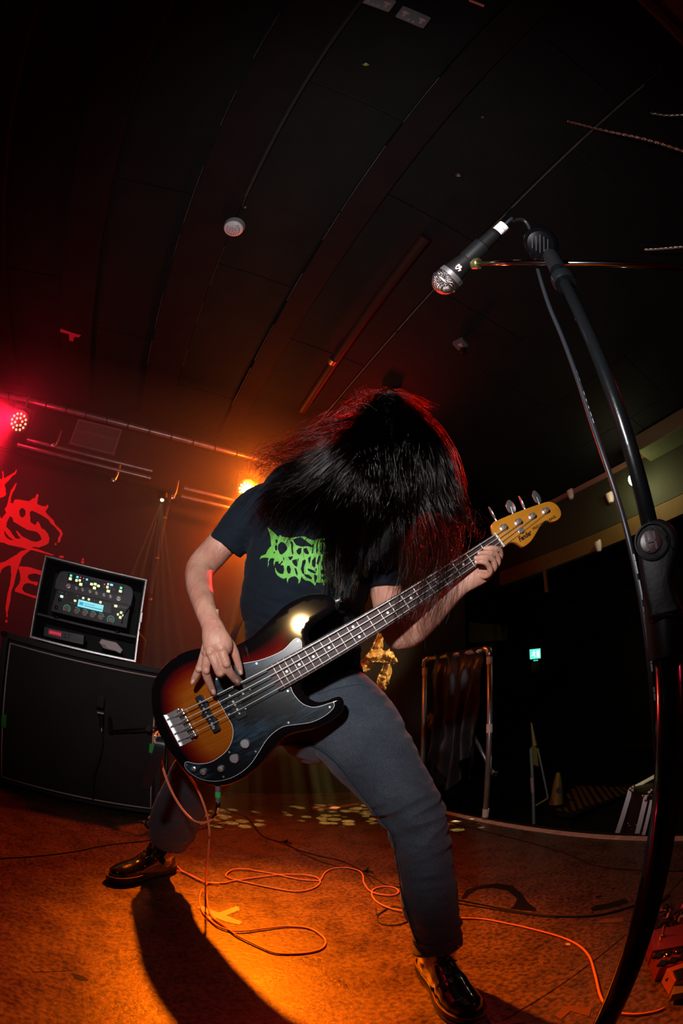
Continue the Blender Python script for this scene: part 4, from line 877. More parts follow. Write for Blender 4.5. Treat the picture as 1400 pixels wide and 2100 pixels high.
cuts = [[(200,210),(230,180),(262,190),(290,230),(290,260),(265,290),(235,312),(215,300),(195,250)],[(172,160),(190,152),(197,175),(185,200),(173,185)],[(165,230),(180,205),(192,225),(188,270),(170,265)],[(152,280),(168,285),(165,300),(155,298)],
 [(322,175),(345,175),(355,210),(350,250),(358,300),(345,312),(335,270),(332,210)],[(350,155),(430,130),(470,160),(540,210),(560,240),(500,225),(440,230),(385,215),(360,180)],[(385,270),(410,245),(440,240),(435,290),(420,312),(395,300)],[(460,250),(490,240),(515,290),(510,310),(475,300),(458,275)],
 [(548,200),(562,205),(560,260),(555,300),(540,300),(550,250)],[(595,185),(605,190),(606,270),(595,310),(585,270)],[(645,190),(660,195),(660,250),(650,310),(635,300),(640,240)],[(690,200),(720,210),(740,240),(705,240)],[(620,270),(700,262),(780,265),(850,290),(780,282),(700,277),(630,284)],
 [(300,335),(355,325),(335,360),(320,370)],[(340,370),(390,355),(398,400),(395,435),(370,425),(350,400)],[(448,370),(480,360),(482,390),(465,430),(465,480),(470,520),(445,500),(430,460),(440,420)],[(505,345),(535,325),(530,370),(520,410),(508,380)],[(545,370),(580,330),(585,370),(580,430),(565,445),(545,420)],
 [(610,330),(630,310),(625,370),(605,420),(590,400)],[(640,390),(665,310),(690,300),(690,370),(685,440),(660,445),(640,420)],[(720,300),(740,310),(735,360),(720,380)],[(770,340),(780,345),(770,400),(745,450),(735,430),(755,390)],[(800,260),(808,300),(806,400),(795,400),(798,320)],[(830,270),(845,290),(835,400),(822,400),(830,330)],
 [(290,425),(315,422),(330,460),(325,500),(300,505),(288,470)],[(365,445),(385,455),(400,500),(395,530),(378,500)],[(500,450),(520,455),(560,470),(590,495),(570,505),(530,490),(505,475)],[(470,510),(510,515),(545,545),(540,565),(500,550),(470,530)],[(565,515),(595,520),(600,550),(580,600),(568,580)],
 [(635,470),(660,462),(685,480),(680,510),(650,510),(635,495)],[(635,540),(670,530),(690,540),(680,565),(650,565)],[(695,440),(712,440),(715,500),(705,540),(695,500)],[(740,480),(755,480),(752,525),(738,525)],[(790,440),(800,440),(800,490),(782,490)],[(580,450),(595,450),(592,480),(580,480)],[(400,350),(412,352),(404,385),(396,380)],[(250,335),(262,345),(262,375),(252,365)]]
MPR = mat('green_print', (0.13, 0.43, 0.06), 0.6, bump=0.4, bscale=300, var=0.15, vscale=60)
decal('shirt_print', [outer1, outer2, outer3], [], (530, 1075), 4.978, lambda x, y: hit(BVHS, x, y, 0.0012)[0], MPR, person, 0.6, cuts)

# ---- jeans
jn = MB()
limb(jn, [(655,1388,1.27,84,.105),(655,1420,1.27,90,.118),(652,1465,1.26,92,.12),(645,1505,1.25,72,.1)], 36)
RL = [(672,1425,1.26,78,.105),(700,1458,1.23,90,.105),(728,1498,1.19,93,.10),(778,1568,1.13,83,.088),(820,1627,1.08,71,.078),(849,1674,1.05,61,.07),(866,1745,1.03,54,.066),(884,1842,1.0,55,.066),(893,1900,.99,48,.06),(898,1946,.98,41,.055)]
LL = [(625,1425,1.27,74,.105),(585,1448,1.27,74,.10),(535,1475,1.29,66,.09),(475,1520,1.34,62,.085),(415,1585,1.41,57,.075),(370,1655,1.48,52,.068),(352,1698,1.52,45,.064),(344,1727,1.55,38,.06)]
limb(jn, RL, 36, cap=False); limb(jn, LL, 36, cap=False)
me = fused(jn, 0.0032, 6, 0.5)
def jean_fold(co):
    a = vnoise(co, (6, 6, 10), 5.1); b_ = vnoise(co, (10, 10, 34), 2.2, Matrix.Rotation(math.radians(12), 3, 'Y')); c_ = vnoise(co, (24, 24, 60), 9.0)
    z = co[:, 2]; kz = np.exp(-((z-0.48)/0.10)**2)*(co[:, 0] > 0.1)+np.clip((0.36-z)/0.2, 0, 1)+0.3*np.exp(-((z-0.7)/0.1)**2)+0.12
    return 0.008*a+kz*(0.0065*(1-2.2*np.abs(b_))*(0.4+1.2*np.clip(a+0.5, 0, 1))+0.004*c_)-0.002
displace(me, jean_fold)
m, nt, b = new_mat('grey_denim'); N = nt.nodes; L = nt.links
tc = N.new('ShaderNodeTexCoord'); n1 = N.new('ShaderNodeTexNoise'); n1.inputs['Scale'].default_value = 7; n1.inputs['Detail'].default_value = 7; L.new(tc.outputs['Object'], n1.inputs[0])
r = N.new('ShaderNodeValToRGB'); r.color_ramp.elements[0].position = 0.32; r.color_ramp.elements[0].color = (0.026, 0.038, 0.054, 1); r.color_ramp.elements[1].position = 0.68; r.color_ramp.elements[1].color = (0.062, 0.076, 0.096, 1)
L.new(n1.outputs[0], r.inputs[0])
n2 = N.new('ShaderNodeTexNoise'); n2.inputs['Scale'].default_value = 420; n2.inputs['Detail'].default_value = 3; L.new(tc.outputs['Object'], n2.inputs[0])
r2 = N.new('ShaderNodeValToRGB'); r2.color_ramp.elements[0].position = 0.3; r2.color_ramp.elements[0].color = (0.35, 0.35, 0.37, 1); r2.color_ramp.elements[1].position = 0.7; r2.color_ramp.elements[1].color = (1.35, 1.35, 1.4, 1); L.new(n2.outputs[0], r2.inputs[0])
mx = N.new('ShaderNodeMix'); mx.data_type = 'RGBA'; mx.blend_type = 'MULTIPLY'; mx.inputs[0].default_value = 0.9; L.new(r.outputs[0], mx.inputs[6]); L.new(r2.outputs[0], mx.inputs[7]); L.new(mx.outputs[2], b.inputs['Base Color'])
b.inputs['Roughness'].default_value = 0.8; bu = N.new('ShaderNodeBump'); bu.inputs['Strength'].default_value = 0.4; bu.inputs['Distance'].default_value = 0.002; L.new(n2.outputs[0], bu.inputs['Height']); L.new(bu.outputs[0], b.inputs['Normal'])
b.inputs['Sheen Weight'].default_value = 0.1
MJ = m
jeans = link_mesh('jeans', me, MJ, person, True); jeans['label'] = 'faded grey-blue denim jeans'
BVHJ = BVHTree.FromPolygons([v.co[:] for v in me.vertices], [p.vertices[:] for p in me.polygons])
mseam = mat('dark_seam', (0.015, 0.03, 0.045), 0.8)
def onsurf(bv, pts, off, sub=8):
    out = []
    for x, y in catmull(pts, sub):
        p, _ = hit(bv, x, y, off)
        if p is not None and (not out or (p-out[-1]).length < 0.08): out.append(p)
    return out
def seam(name, pts, w_=0.0022, m=mseam):
    P = onsurf(BVHJ, pts, 0.0005, 12)
    if len(P) > 3: MB().tube(P, w_, 6).build(name, m, jeans, True)
    return P
sp = [(572,1528),(610,1527),(650,1534),(690,1565),(730,1615),(775,1672),(803,1712),(815,1770),(826,1840),(846,1905),(858,1940)]
seam('inner_seam', sp); seam('seam_stitch', [(x+4, y-3) for x, y in sp], 0.0008); 
P = onsurf(BVHJ, sp, 0.002, 30)
k = MB()
for i in range(2, len(P)-1, 1):
    k.box(P[i], (0.006, 0.0016, 0.0016), (P[i+1]-P[i-1]).to_track_quat('Y', 'Z').to_matrix())
k.build('seam_pucker', mseam, jeans, kind='stuff')
seam('fly_seam', [(578,1500),(575,1515),(573,1528)], 0.0016)
seam('hem_stitch', [(858,1936),(880,1938),(905,1935),(938,1922)], 0.0009)
seam('waist_seam', [(650,1424),(690,1412),(735,1404),(755,1410)], 0.0010)

# ---- boots
def boot(tag_lab, heel, toe, shaft_top, shaft_r):
    """heel and toe: floor points"""
    t = MB(); ax = (toe-heel); Ln = ax.length; ax.normalize(); sd = V((-ax.y, ax.x, 0)); up = V((0, 0, 1))
    prof = [(-0.02, .0), (-0.012, .024), (0.02, .034), (0.07, .034), (0.12, .033), (0.17, .041), (0.215, .047), (0.26, .043), (0.29, .03), (0.305, .012), (0.307, 0)]
    sc_ = Ln/0.305; outl = [heel+ax*x*sc_+sd*w_ for x, w_ in prof]+[heel+ax*x*sc_-sd*w_ for x, w_ in prof[::-1][1:-1]]
    outl = [V(p) for p in closed_catmull([(p.x, p.y, 0) for p in outl], 3)]
    n_ = len(outl); c0 = sum(outl, V())/n_
    k = MB()
    for z, s_ in ((0.0, 0.96), (0.004, 1.03), (0.016, 1.05), (0.018, 1.02), (0.030, 1.05), (0.034, 1.03)):
        k.v += [tuple(c0+(p-c0)*s_+up*z) for p in outl]
    k.f = [(i*n_+j, i*n_+(j+1) % n_, (i+1)*n_+(j+1) % n_, (i+1)*n_+j) for i in range(5) for j in range(n_)]+[tuple(range(n_))[::-1], tuple(range(5*n_, 6*n_))]
    bt = bpy.data.objects.new('boot', None); COL.objects.link(bt); bt.parent = person; bt.matrix_parent_inverse = pmw(person).inverted(); bt.location = heel; bt['label'] = tag_lab
    k.build('sole', mat('boot_sole', (0.01, 0.011, 0.011), 0.5), bt, 'angle')
    MB().tube([c0+(p-c0)*1.045+up*0.036 for p in outl]+[c0+(outl[0]-c0)*1.045+up*0.036], 0.0024, 6).build('welt', mat('welt_brown', (0.10, 0.035, 0.015), 0.5), bt, True)
    k = MB()
    # foot: cross-sections along the foot
    secs = [(-0.012, .026, .085), (0.02, .036, .10), (0.06, .037, .108), (0.10, .036, .098), (0.14, .038, .082), (0.18, .042, .066), (0.22, .045, .056), (0.255, .042, .050), (0.285, .028, .042), (0.298, .010, .03)]
    vs = []; m_ = 20
    for x, w_, h in secs:
        for j in range(m_):
            a = 2*math.pi*j/m_; y_ = w_*math.cos(a); z_ = 0.03+(h-0.005)*max(0, math.sin(a))**0.75 if math.sin(a) > 0 else 0.03-0.004
            vs.append(heel+ax*x*sc_+sd*y_+up*z_)
    k.add(vs, [(i*m_+j, i*m_+(j+1) % m_, (i+1)*m_+(j+1) % m_, (i+1)*m_+j) for i in range(len(secs)-1) for j in range(m_)]+[tuple(range(m_))[::-1], tuple(range((len(secs)-1)*m_, len(secs)*m_))])
    a0 = heel+ax*0.045*sc_+up*0.06; k.tube([a0+(shaft_top-a0)*f for f in (0, .25, .5, .75, 1.0)], [.042, .042, shaft_r*0.95, shaft_r, shaft_r*1.02], 24)
    me = fused(k, 0.003, 5, 0.5)
    ctr = heel+ax*0.13*sc_
    def crease(co):
        f = (co-np.array(heel)) @ np.array(ax)/sc_; msk = np.exp(-((f-0.175)/0.035)**2)+0.5*np.exp(-((f-0.06)/0.05)**2)*(co[:, 2] > 0.08)
        return msk*0.0045*vnoise(co, (30, 30, 30), 4.4)
    displace(me, crease)
    mb_ = mat('patent_black_leather', (0.008, 0.008, 0.009), 0.16, coat=1.0, bump=0.12, bscale=70)
    up_ = link_mesh('upper', me, mb_, bt, True)
    bv = BVHTree.FromPolygons([v.co[:] for v in me.vertices], [p.vertices[:] for p in me.polygons])
    # laces over the instep
    ml = mat('boot_lace', (0.012, 0.012, 0.012), 0.7)
    rows_ = []
    for i, x in enumerate((0.185, 0.165, 0.145, 0.125, 0.108, 0.095)):
        row = []
        for s_ in (-0.022, -0.011, 0, 0.011, 0.022):
            o_ = heel+ax*(x*sc_)+sd*s_+up*0.3; dd = V((0, 0, -1)) - ax*0.35; h = bv.ray_cast(o_-dd.normalized()*0.0, dd.normalized())
            row.append(h[0]+h[1]*0.002 if h[0] is not None else o_-up*0.22)
        rows_.append(row)
        MB().tube(row, 0.0022, 6).build('lace', ml, bt, True)
        for e_ in (row[0], row[-1]): MB().lathe([(0.004, 0), (0.004, 0.0015), (0.002, 0.002)], e_, up, 10).build('eyelet', M['chrome'], bt)
    for i in range(5):
        a_, b_ = rows_[i], rows_[i+1]; MB().tube([a_[0], (a_[2]+b_[2])/2+up*0.003, b_[-1]], 0.0022, 6).build('lace', ml, bt, True)
    tp_ = rows_[-1][2]
    for s_ in (-1, 1):
        MB().tube([tp_, tp_+sd*0.03*s_+ax*0.012+up*0.004, tp_+sd*0.045*s_+ax*0.02-up*0.02, tp_+sd*0.03*s_+ax*0.02-up*0.03, tp_+ax*0.006], 0.0018, 6).build('lace', ml, bt, True)
    MB().tube([heel-ax*0.012+up*0.15, heel-ax*0.022+up*0.175, heel-ax*0.008+up*0.19], 0.004, 6).build('pull_loop', ml, bt)
    return bt
toeR = pz(966, 2104, 0.0); heelR = pz(872, 1985, 0.0); d_ = (toeR-heelR).normalized(); heelR = toeR-d_*0.31
boot('shiny black boot planted nearest the camera', heelR, toeR, pY(902, 1925, 0.985), 0.050)
toeL = pz(226, 1812, 0.0); heelL = pz(352, 1784, 0); d_ = (heelL-toeL).normalized(); heelL = toeL+d_*0.31
boot('scuffed black boot set back by the speaker cabinet', heelL, toeL, pY(343, 1708, 1.56), 0.056)
print('BOOTS', heelR, toeR, heelL, toeL, pY(900, 1930, 0.99), pY(346, 1715, 1.56))

# ---- hair: a dark inner mass and thousands of strands
hm = MB()
hm.ball(HC+V((-0.008, 0.0, 0.0)), 0.092, (1.0, 1.08, 1.1), HR, 3)
limb(hm, [(800,905,.99,56,.06),(740,945,.99,48,.05),(665,990,1.01,34,.04),(595,1018,1.04,20,.03),(555,1040,1.06,10,.015)], 16)
limb(hm, [(790,930,.97,70,.06),(745,1000,1.0,60,.05),(720,1070,1.03,42,.035),(708,1140,1.05,22,.02),(700,1190,1.055,10,.01)], 16)
limb(hm, [(830,905,.97,56,.06),(850,955,.96,52,.05),(870,1005,.97,38,.035),(885,1035,.98,18,.02)], 16)
limb(hm, [(830,960,.96,60,.05),(815,1030,.98,50,.04),(795,1090,1.01,34,.03),(770,1140,1.03,18,.018)], 16)
limb(hm, [(795,850,1.0,30,.04),(770,885,.99,40,.04)], 12)
me = fused(hm, 0.004, 8, 0.5)
displace(me, lambda co: 0.010*vnoise(co, (22, 22, 9), 6.6)+0.004*vnoise(co, (60, 60, 20), 1.6))
MHB = mat('hair_black', (0.006, 0.005, 0.006), 0.7, spec=0.12, bump=1.0, bscale=60, stretch=(6, 6, 0.7))
hair = link_mesh('hair', me, MHB, person, True)
GUIDES = [  # (points (px, py, Y), spread px at root / middle / tip, strands, curl)
 ([(790,885,.97),(745,915,.93),(690,955,.94),(630,985,.97),(570,1010,1.0),(540,1055,1.04)], (18,22,26), 800, .005),
 ([(790,865,.95),(735,915,.92),(670,975,.95),(610,1030,1.0),(580,1085,1.04)], (24,30,32), 800, .005),
 ([(790,890,.93),(735,965,.92),(680,1035,.97),(645,1090,1.03)], (30,36,32), 700, .004),
 ([(790,915,.92),(745,1000,.92),(712,1080,.99),(698,1160,1.04),(694,1215,1.045)], (34,32,20), 800, .004),
 ([(815,915,.91),(785,1005,.92),(755,1090,1.0),(745,1165,1.04)], (34,32,26), 700, .004),
 ([(830,905,.91),(832,980,.90),(815,1050,.97),(795,1110,1.03),(780,1150,1.06)], (34,36,26), 600, .005),
 ([(812,858,.95),(862,895,.91),(896,955,.91),(912,1010,.94),(925,1050,.96)], (24,27,24), 900, .007),
 ([(805,842,.97),(850,860,.94),(890,910,.92),(914,970,.93),(928,1020,.95)], (14,18,20), 420, .010),
 ([(822,880,.92),(858,940,.89),(875,1005,.91),(885,1045,.95)], (28,30,28), 700, .007),
 ([(845,930,.90),(880,1020,.90),(900,1110,.94),(885,1190,.98),(860,1260,1.0)], (26,34,26), 110, .012),
 ([(860,960,.92),(905,1050,.92),(925,1130,.96),(905,1210,1.0),(880,1300,1.02)], (22,30,22), 60, .014),
 ([(820,1000,.93),(840,1090,.97),(850,1180,.97),(835,1250,.97),(850,1310,1.0)], (20,26,22), 80, .012),
 ([(780,870,.98),(730,850,.96),(685,865,.97),(640,895,1.0),(590,930,1.04)], (18,22,30), 80, .024),
 ([(770,870,.97),(700,880,.94),(640,905,.97),(580,935,1.02),(535,960,1.06)], (20,30,34), 160, .020),
 ([(750,900,.95),(670,920,.94),(600,935,.98),(550,930,1.03),(530,960,1.06)], (22,30,30), 120, .018),
 ([(795,845,1.0),(780,822,1.0),(740,812,1.0),(715,835,1.02)], (12,18,26), 60, .018),
 ([(800,840,1.0),(800,818,1.0),(830,820,1.0),(880,850,.98)], (16,16,20), 180, .008),
 ([(885,1005,.93),(912,1040,.95),(932,1055,.97),(948,1075,.98)], (24,28,30), 220, .016),
 ([(775,880,.94),(725,915,.92),(650,965,.93),(600,990,.96)], (18,22,30), 260, .012),
 ([(770,905,.97),(762,860,.96),(786,826,.97),(825,845,.96),(870,890,.94)], (14,16,20), 500, .006),
 ([(760,910,.96),(745,880,.96),(765,840,.98),(800,822,.98),(835,832,.97)], (14,14,18), 300, .010),
 ([(800,880,.91),(800,950,.88),(800,1020,.92)], (44,50,44), 700, .006),
]
NP = 12; allc = []; rad = []
for G, (s0, s1, s2), cnt, curl in GUIDES:
    gp = np.array([tuple(pY(*g)) for g in G]); nG = len(gp)
    ncl = max(5, cnt//16); cl = RNG.normal(size=(ncl, 3))*0.62; clw = RNG.normal(size=(ncl, 3))
    dense = np.array(catmull(gp, 8)); tt = np.linspace(0, 1, len(dense))
    for i in range(cnt):
        c = RNG.integers(ncl); off = cl[c]+RNG.normal(size=3)*0.16+ (RNG.normal(size=3)*0.5 if RNG.random() < 0.12 else 0)
        tmax = RNG.uniform(0.72, 1.08) if RNG.random() < .85 else RNG.uniform(0.5, 1.2)
        T = np.linspace(0, min(1.0, tmax), NP); base = np.stack([np.interp(T, tt, dense[:, a]) for a in range(3)], 1)
        u = T; sg = np.where(u < .5, s0+(s1-s0)*u*2, s1+(s2-s1)*(u-.5)*2)*0.00112
        ph = RNG.uniform(0, 6.28, 3); fr = RNG.uniform(0.6, 1.6, 3)*(2.2 if curl > 0.015 else 1)
        wig = np.stack([np.sin(ph[a]+fr[a]*u*6.28) for a in range(3)], 1)*(curl*(0.15+u)*RNG.uniform(.3, 1.2))[:, None]
        wig2 = (clw[c][None, :]*0.011*(u**1.3)[:, None])
        p = base+off[None, :]*sg[:, None]*np.array([1, 0.75, 1])+wig+wig2
        allc.append(p); rad.append(RNG.uniform(0.0003, 0.00062))
def hair_curves(name, lst, rads, parent, m):
    hc = bpy.data.hair_curves.new(name); hc.add_curves([NP]*len(lst))
    hc.attributes['position'].data.foreach_set('vector', np.concatenate(lst).astype(np.float32).ravel())
    ra = hc.attributes.get('radius') or hc.attributes.new('radius', 'FLOAT', 'POINT')
    taper = np.linspace(1, 0.35, NP); ra.data.foreach_set('value', (np.array(rads)[:, None]*taper[None, :]).astype(np.float32).ravel())
    hc.materials.append(m); o = bpy.data.objects.new(name, hc); COL.objects.link(o)
    o.parent = parent; o.matrix_parent_inverse = pmw(parent).inverted(); return o
mh = bpy.data.materials.new('black_hair'); mh.use_nodes = True; nt = mh.node_tree; nt.nodes.clear()
ou = nt.nodes.new('ShaderNodeOutputMaterial'); ph_ = nt.nodes.new('ShaderNodeBsdfHairPrincipled'); nt.links.new(ph_.outputs[0], ou.inputs[0])
ph_.parametrization = 'MELANIN'
ph_.inputs['Melanin'].default_value = 0.97; ph_.inputs['Melanin Redness'].default_value = 0.6; ph_.inputs['Roughness'].default_value = 0.16; ph_.inputs['Radial Roughness'].default_value = 0.25
ph_.inputs['Random Roughness'].default_value = 0.4; ph_.inputs['IOR'].default_value = 1.36
hair_curves('hair_strands', allc, rad, hair, mh)
# fine arm hair is left to the skin relief
# ================================================================== SPEAKER CABINET, RACK CASE, BANNER
def RB(s0, s1, t0, t1, z0, z1, bev=0.0): return MB().rbox(room((s0+s1)/2, (t0+t1)/2, (z0+z1)/2), (abs(s1-s0), abs(t1-t0), abs(z1-z0)), bev)
CT = 2.54
t = empty('speaker_cabinet', room(-0.25, CT+0.2, 0), 'large black speaker cabinet with white piping round its grille', 'speaker cabinet')
s0, s1, zt = -0.735, 0.235, 0.885
RB(s0, s1, CT+0.03, CT+0.40, 0.03, zt, 0.008).build('shell', M['tolex'], t)
for a in ((s0, s0+0.035, 0.03, zt), (s1-0.035, s1, 0.03, zt)): RB(a[0], a[1], CT-0.01, CT+0.03, a[2], a[3], 0.006).build('front_edge', M['tolex'], t)
RB(s0, s1, CT-0.01, CT+0.03, zt-0.035, zt, 0.006).build('front_edge', M['tolex'], t); RB(s0, s1, CT-0.01, CT+0.03, 0.03, 0.05, 0.006).build('front_edge', M['tolex'], t)
mgr = mat('black_grille_cloth', (0.010, 0.012, 0.011), 0.65, bump=0.9, bscale=330, var=0.3, vscale=6)
RB(s0+0.04, s1-0.04, CT+0.008, CT+0.02, 0.05, zt-0.04).build('grille_cloth', mgr, t)
mpip = mat('white_piping', (0.75, 0.66, 0.62), 0.5)
g0, g1, gz0, gz1 = s0+0.05, s1-0.052, 0.060, zt-0.055
for a, b_ in (((g0, gz0), (g1, gz0)), ((g1, gz0), (g1, gz1)), ((g1, gz1), (g0, gz1)), ((g0, gz1), (g0, gz0))):
    MB().tube([room(a[0], CT+0.004, a[1]), room(b_[0], CT+0.004, b_[1])], 0.0042, 8).build('piping', mpip, t, True)
for s_ in (s0+0.06, s1-0.06):
    for t_ in (CT+0.06, CT+0.35): MB().lathe([(0.02, 0), (0.024, 0.03)], room(s_, t_, 0.0), n=14).build('rubber_foot', M['black'], t)
for s_, z_ in ((s0, zt), (s1, zt), (s0, 0.03), (s1, 0.03)):
    MB().ball(room(s_, CT, z_-(0.014 if z_ > 0.5 else 0)), 0.018, (1, 1, 1), None, 2).build('corner_protector', M['black'], t, True)
p = pt(8, 1478, CT-0.02); tag(MB().rbox(p, (0.03, 0.01, 0.075), 0.002).build('tape_patch', M['green']), 'green tape on the left edge of the speaker cabinet', 'tape')
p = pt(312, 1535, CT-0.02); tag(MB().rbox(p, (0.034, 0.012, 0.055), 0.002).build('tape_patch', M['green']), 'green tape on the cabinet edge beside the guitar strap end', 'tape')
# badge smears on the grille
# microphone hung in front of the cabinet
mt = CT-0.07
a = pt(206, 1462, mt); b_ = pt(208, 1500, mt)
t = empty('cabinet_microphone', a, 'small black microphone with a white band hanging before the speaker grille', 'microphone')
MB().rbox(pt(205, 1440, mt), (0.045, 0.035, 0.06), 0.008).build('head', M['blackmatte'], t)
MB().rbox(pt(206, 1462, mt), (0.036, 0.026, 0.008), 0.002).build('band', M['white'], t)
MB().tube([pt(207, 1465, mt), pt(208, 1485, mt), pt(208, 1500, mt)], [0.014, 0.011, 0.008], 12).build('handle', M['black'], t, 'angle')
MB().tube([pt(208, 1490, mt), pt(208.5, 1500, mt)], 0.0095, 12).build('connector', M['steel'], t, 'angle')
tag(MB().tube(catmull([pt(208, 1500, mt), pt(210, 1520, mt), pt(206, 1545, mt), pt(198, 1570, mt), pt(192, 1600, mt+0.01), pt(190, 1640, mt+0.02)], 6), 0.004, 6).build('microphone_cable', M['cable'], None, True), 'thin black cable hanging down the speaker grille', 'cable')
t = empty('side_microphone_stand', pt(300, 1495, CT-0.12), 'small black boom arm reaching in from the right edge of the cabinet', 'microphone stand')
MB().tube([pt(222, 1500, mt), pt(300, 1494, CT-0.12), pt(345, 1490, CT-0.15)], 0.006, 8).build('boom', M['black'], t, True)
MB().tube([pt(225, 1470, mt), pt(226, 1502, mt)], [0.008, 0.013], 10).build('clip', M['black'], t, 'angle')
MB().lathe([(0.016, -0.012), (0.018, 0), (0.016, 0.012)], pt(304, 1494, CT-0.12), -WU, 16).build('joint', M['black'], t, 'angle')
q = room(*st(pt(345, 1490, CT-0.15)), 0)
MB().tube([pt(345, 1490, CT-0.15), V((q.x, q.y, 0.01))], 0.010, 10).build('pole', M['black'], t, True)
MB().lathe([(0.11, 0), (0.11, 0.012), (0.03, 0.02)], q, n=30).build('base', M['black'], t, 'angle')
# chrome foot roller by the boot
c = pt(296, 1694, CT-0.1)
t = empty('chrome_cup', V((c.x, c.y, 0)), 'small chrome cup lying at the foot of the cabinet behind the boot', 'cup')
MB().lathe([(0.028, -0.02), (0.034, -0.018), (0.034, 0.03), (0.03, 0.032), (0.028, 0.0), (0.004, -0.004)], c+V((0, 0, 0.0)), (-0.2, -1, 0.1), 26).build('shell', M['chrome'], t, 'angle')
MB().tube([V((c.x, c.y, 0.0)), V((c.x, c.y, c.z-0.03))], 0.01, 8).build('foot', M['black'], t)

# rack case standing open on the cabinet
KT = 2.585; k0, k1, kz0, kz1 = -0.575, 0.05, zt+0.012, 1.37
t = empty('rack_case', room(-0.26, KT+0.2, zt), 'open rack case with scuffed metal edges standing on the speaker cabinet', 'rack case')
KD = 0.36
RB(k0, k0+0.012, KT, KT+KD, kz0, kz1).build('side_panel', M['tolex'], t); RB(k1-0.012, k1, KT, KT+KD, kz0, kz1).build('side_panel', M['tolex'], t)
RB(k0, k1, KT, KT+KD, kz1-0.012, kz1).build('top_panel', M['tolex'], t); RB(k0, k1, KT, KT+KD, kz0, kz0+0.012).build('bottom_panel', M['tolex'], t)
RB(k0, k1, KT+KD-0.01, KT+KD, kz0, kz1).build('back_panel', M['blackmatte'], t)
for a in ((k0-0.006, k1+0.006, kz1-0.008, kz1+0.006), (k0-0.006, k1+0.006, kz0-0.008, kz0+0.010)): RB(a[0], a[1], KT-0.006, KT+0.008, a[2]+0.003, a[3]-0.003, 0.0015).build('metal_edge', M['alu'], t)
for a in ((k0-0.007, k0+0.006), (k1-0.008, k1+0.008)): RB(a[0]+0.002, a[1]-0.003, KT-0.006, KT+0.008, kz0, kz1, 0.0015).build('metal_edge', M['alu'], t)
RB(k0+0.012, k1-0.012, KT+0.03, KT+0.034, kz0+0.135, kz0+0.147).build('shelf_lip', mat('shelf_grey', (0.06, 0.05, 0.06), 0.5), t)
RB(k0+0.012, k1-0.012, KT+0.034, KT+0.3, kz0+0.136, kz0+0.140).build('shelf', M['black'], t)
RB(k1-0.006, k1+0.011, KT-0.009, KT+0.02, 1.12, 1.18, 0.003).build('latch', M['alu'], t)
for s_ in (k0+0.06, k1-0.06):
    MB().lathe([(0.02, 0), (0.018, 0.012)], room(s_, KT+0.06, zt), n=12).build('rubber_foot', M['black'], t)
# amplifier head inside: helper maps picture coordinates of the zoom to the front plate
AT = KT+0.035
def ap(cx, cy, tt=AT): return pt(70+cx/5.6, 1130+cy/5.6, tt)
amp = empty('amplifier_head', room(-0.3, AT+0.1, kz0+0.15), 'grey-blue amplifier head with glowing buttons and a cyan screen in the rack case', 'amplifier')
FA = frame_at(room(0, AT, 0), WX, -WU)          # local x = s, y = z
def AL(cx, cy): q = ap(cx, cy); return (q.dot(WX), q.z)
apoly = [AL(*q) for q in ((185,690),(255,440),(270,300),(290,252),(330,225),(400,232),(1060,385),(1115,410),(1140,460),(1130,560),(1105,640),(1065,888))]
sm = closed_catmull([(x, y) for x, y in apoly], 1)
MB().prism([(x, y) for x, y in apoly], 0.16, FA, 0.0, 0.004).build('shell', mat('amp_charcoal', (0.05, 0.052, 0.062), 0.5, bump=0.2, bscale=300), amp)
def apanel(name, quad, m, th=0.002): MB().prism([AL(*q) for q in quad], th, FA, th, 0.0004, 1).build(name, m, amp)
mdk = mat('amp_dark_panel', (0.008, 0.008, 0.009), 0.35)
apanel('upper_band', ((255,320),(300,240),(400,240),(1060,392),(1120,430),(1135,500),(1110,620),(235,430)), mat('amp_slate', (0.075, 0.085, 0.11), 0.45), 0.0015)
apanel('button_panel', ((388,250),(645,310),(640,390),(660,420),(520,415),(470,385),(380,365)), mdk, 0.003)
apanel('button_panel', ((640,330),(800,345),(1035,405),(1020,505),(960,500),(860,485),(640,430)), mdk, 0.003)
apanel('lower_panel', ((420,470),(890,600),(880,720),(405,605)), mdk, 0.003)
apanel('lower_left_panel', ((260,438),(410,478),(400,520),(250,480)), mdk, 0.003)
apanel('lower_right_panel', ((885,590),(1095,640),(1085,690),(1060,670),(915,650)), mdk, 0.003)
LED = {'y': emis('led_yellow', (0.85, 1.0, 0.42), 1.6), 'g': emis('led_green', (0.1, 0.95, 0.5), 1.6), 'c': emis('led_cyan', (0.1, 0.75, 1.0), 1.6), 'r': emis('led_red', (1.0, 0.1, 0.2), 1.1), 'b': emis('led_blue', (0.15, 0.4, 1.0), 2.2), 'w': emis('led_teal', (0.5, 1.0, 0.85), 1.8), 'd': mat('unlit_button', (0.25, 0.22, 0.22), 0.5), 't': emis('led_ring', (0.03, 0.75, 0.5), 1.2), 'o': mat('dim_button', (0.35, 0.2, 0.18), 0.5)}
def abtn(cx, cy, w_, h_, c_, name='button'):
    q = ap(cx, cy, AT-0.0035); MB().rbox(q, (w_/5.6*0.00285, 0.005, h_/5.6*0.00285), 0.0006).build(name, LED[c_], amp)
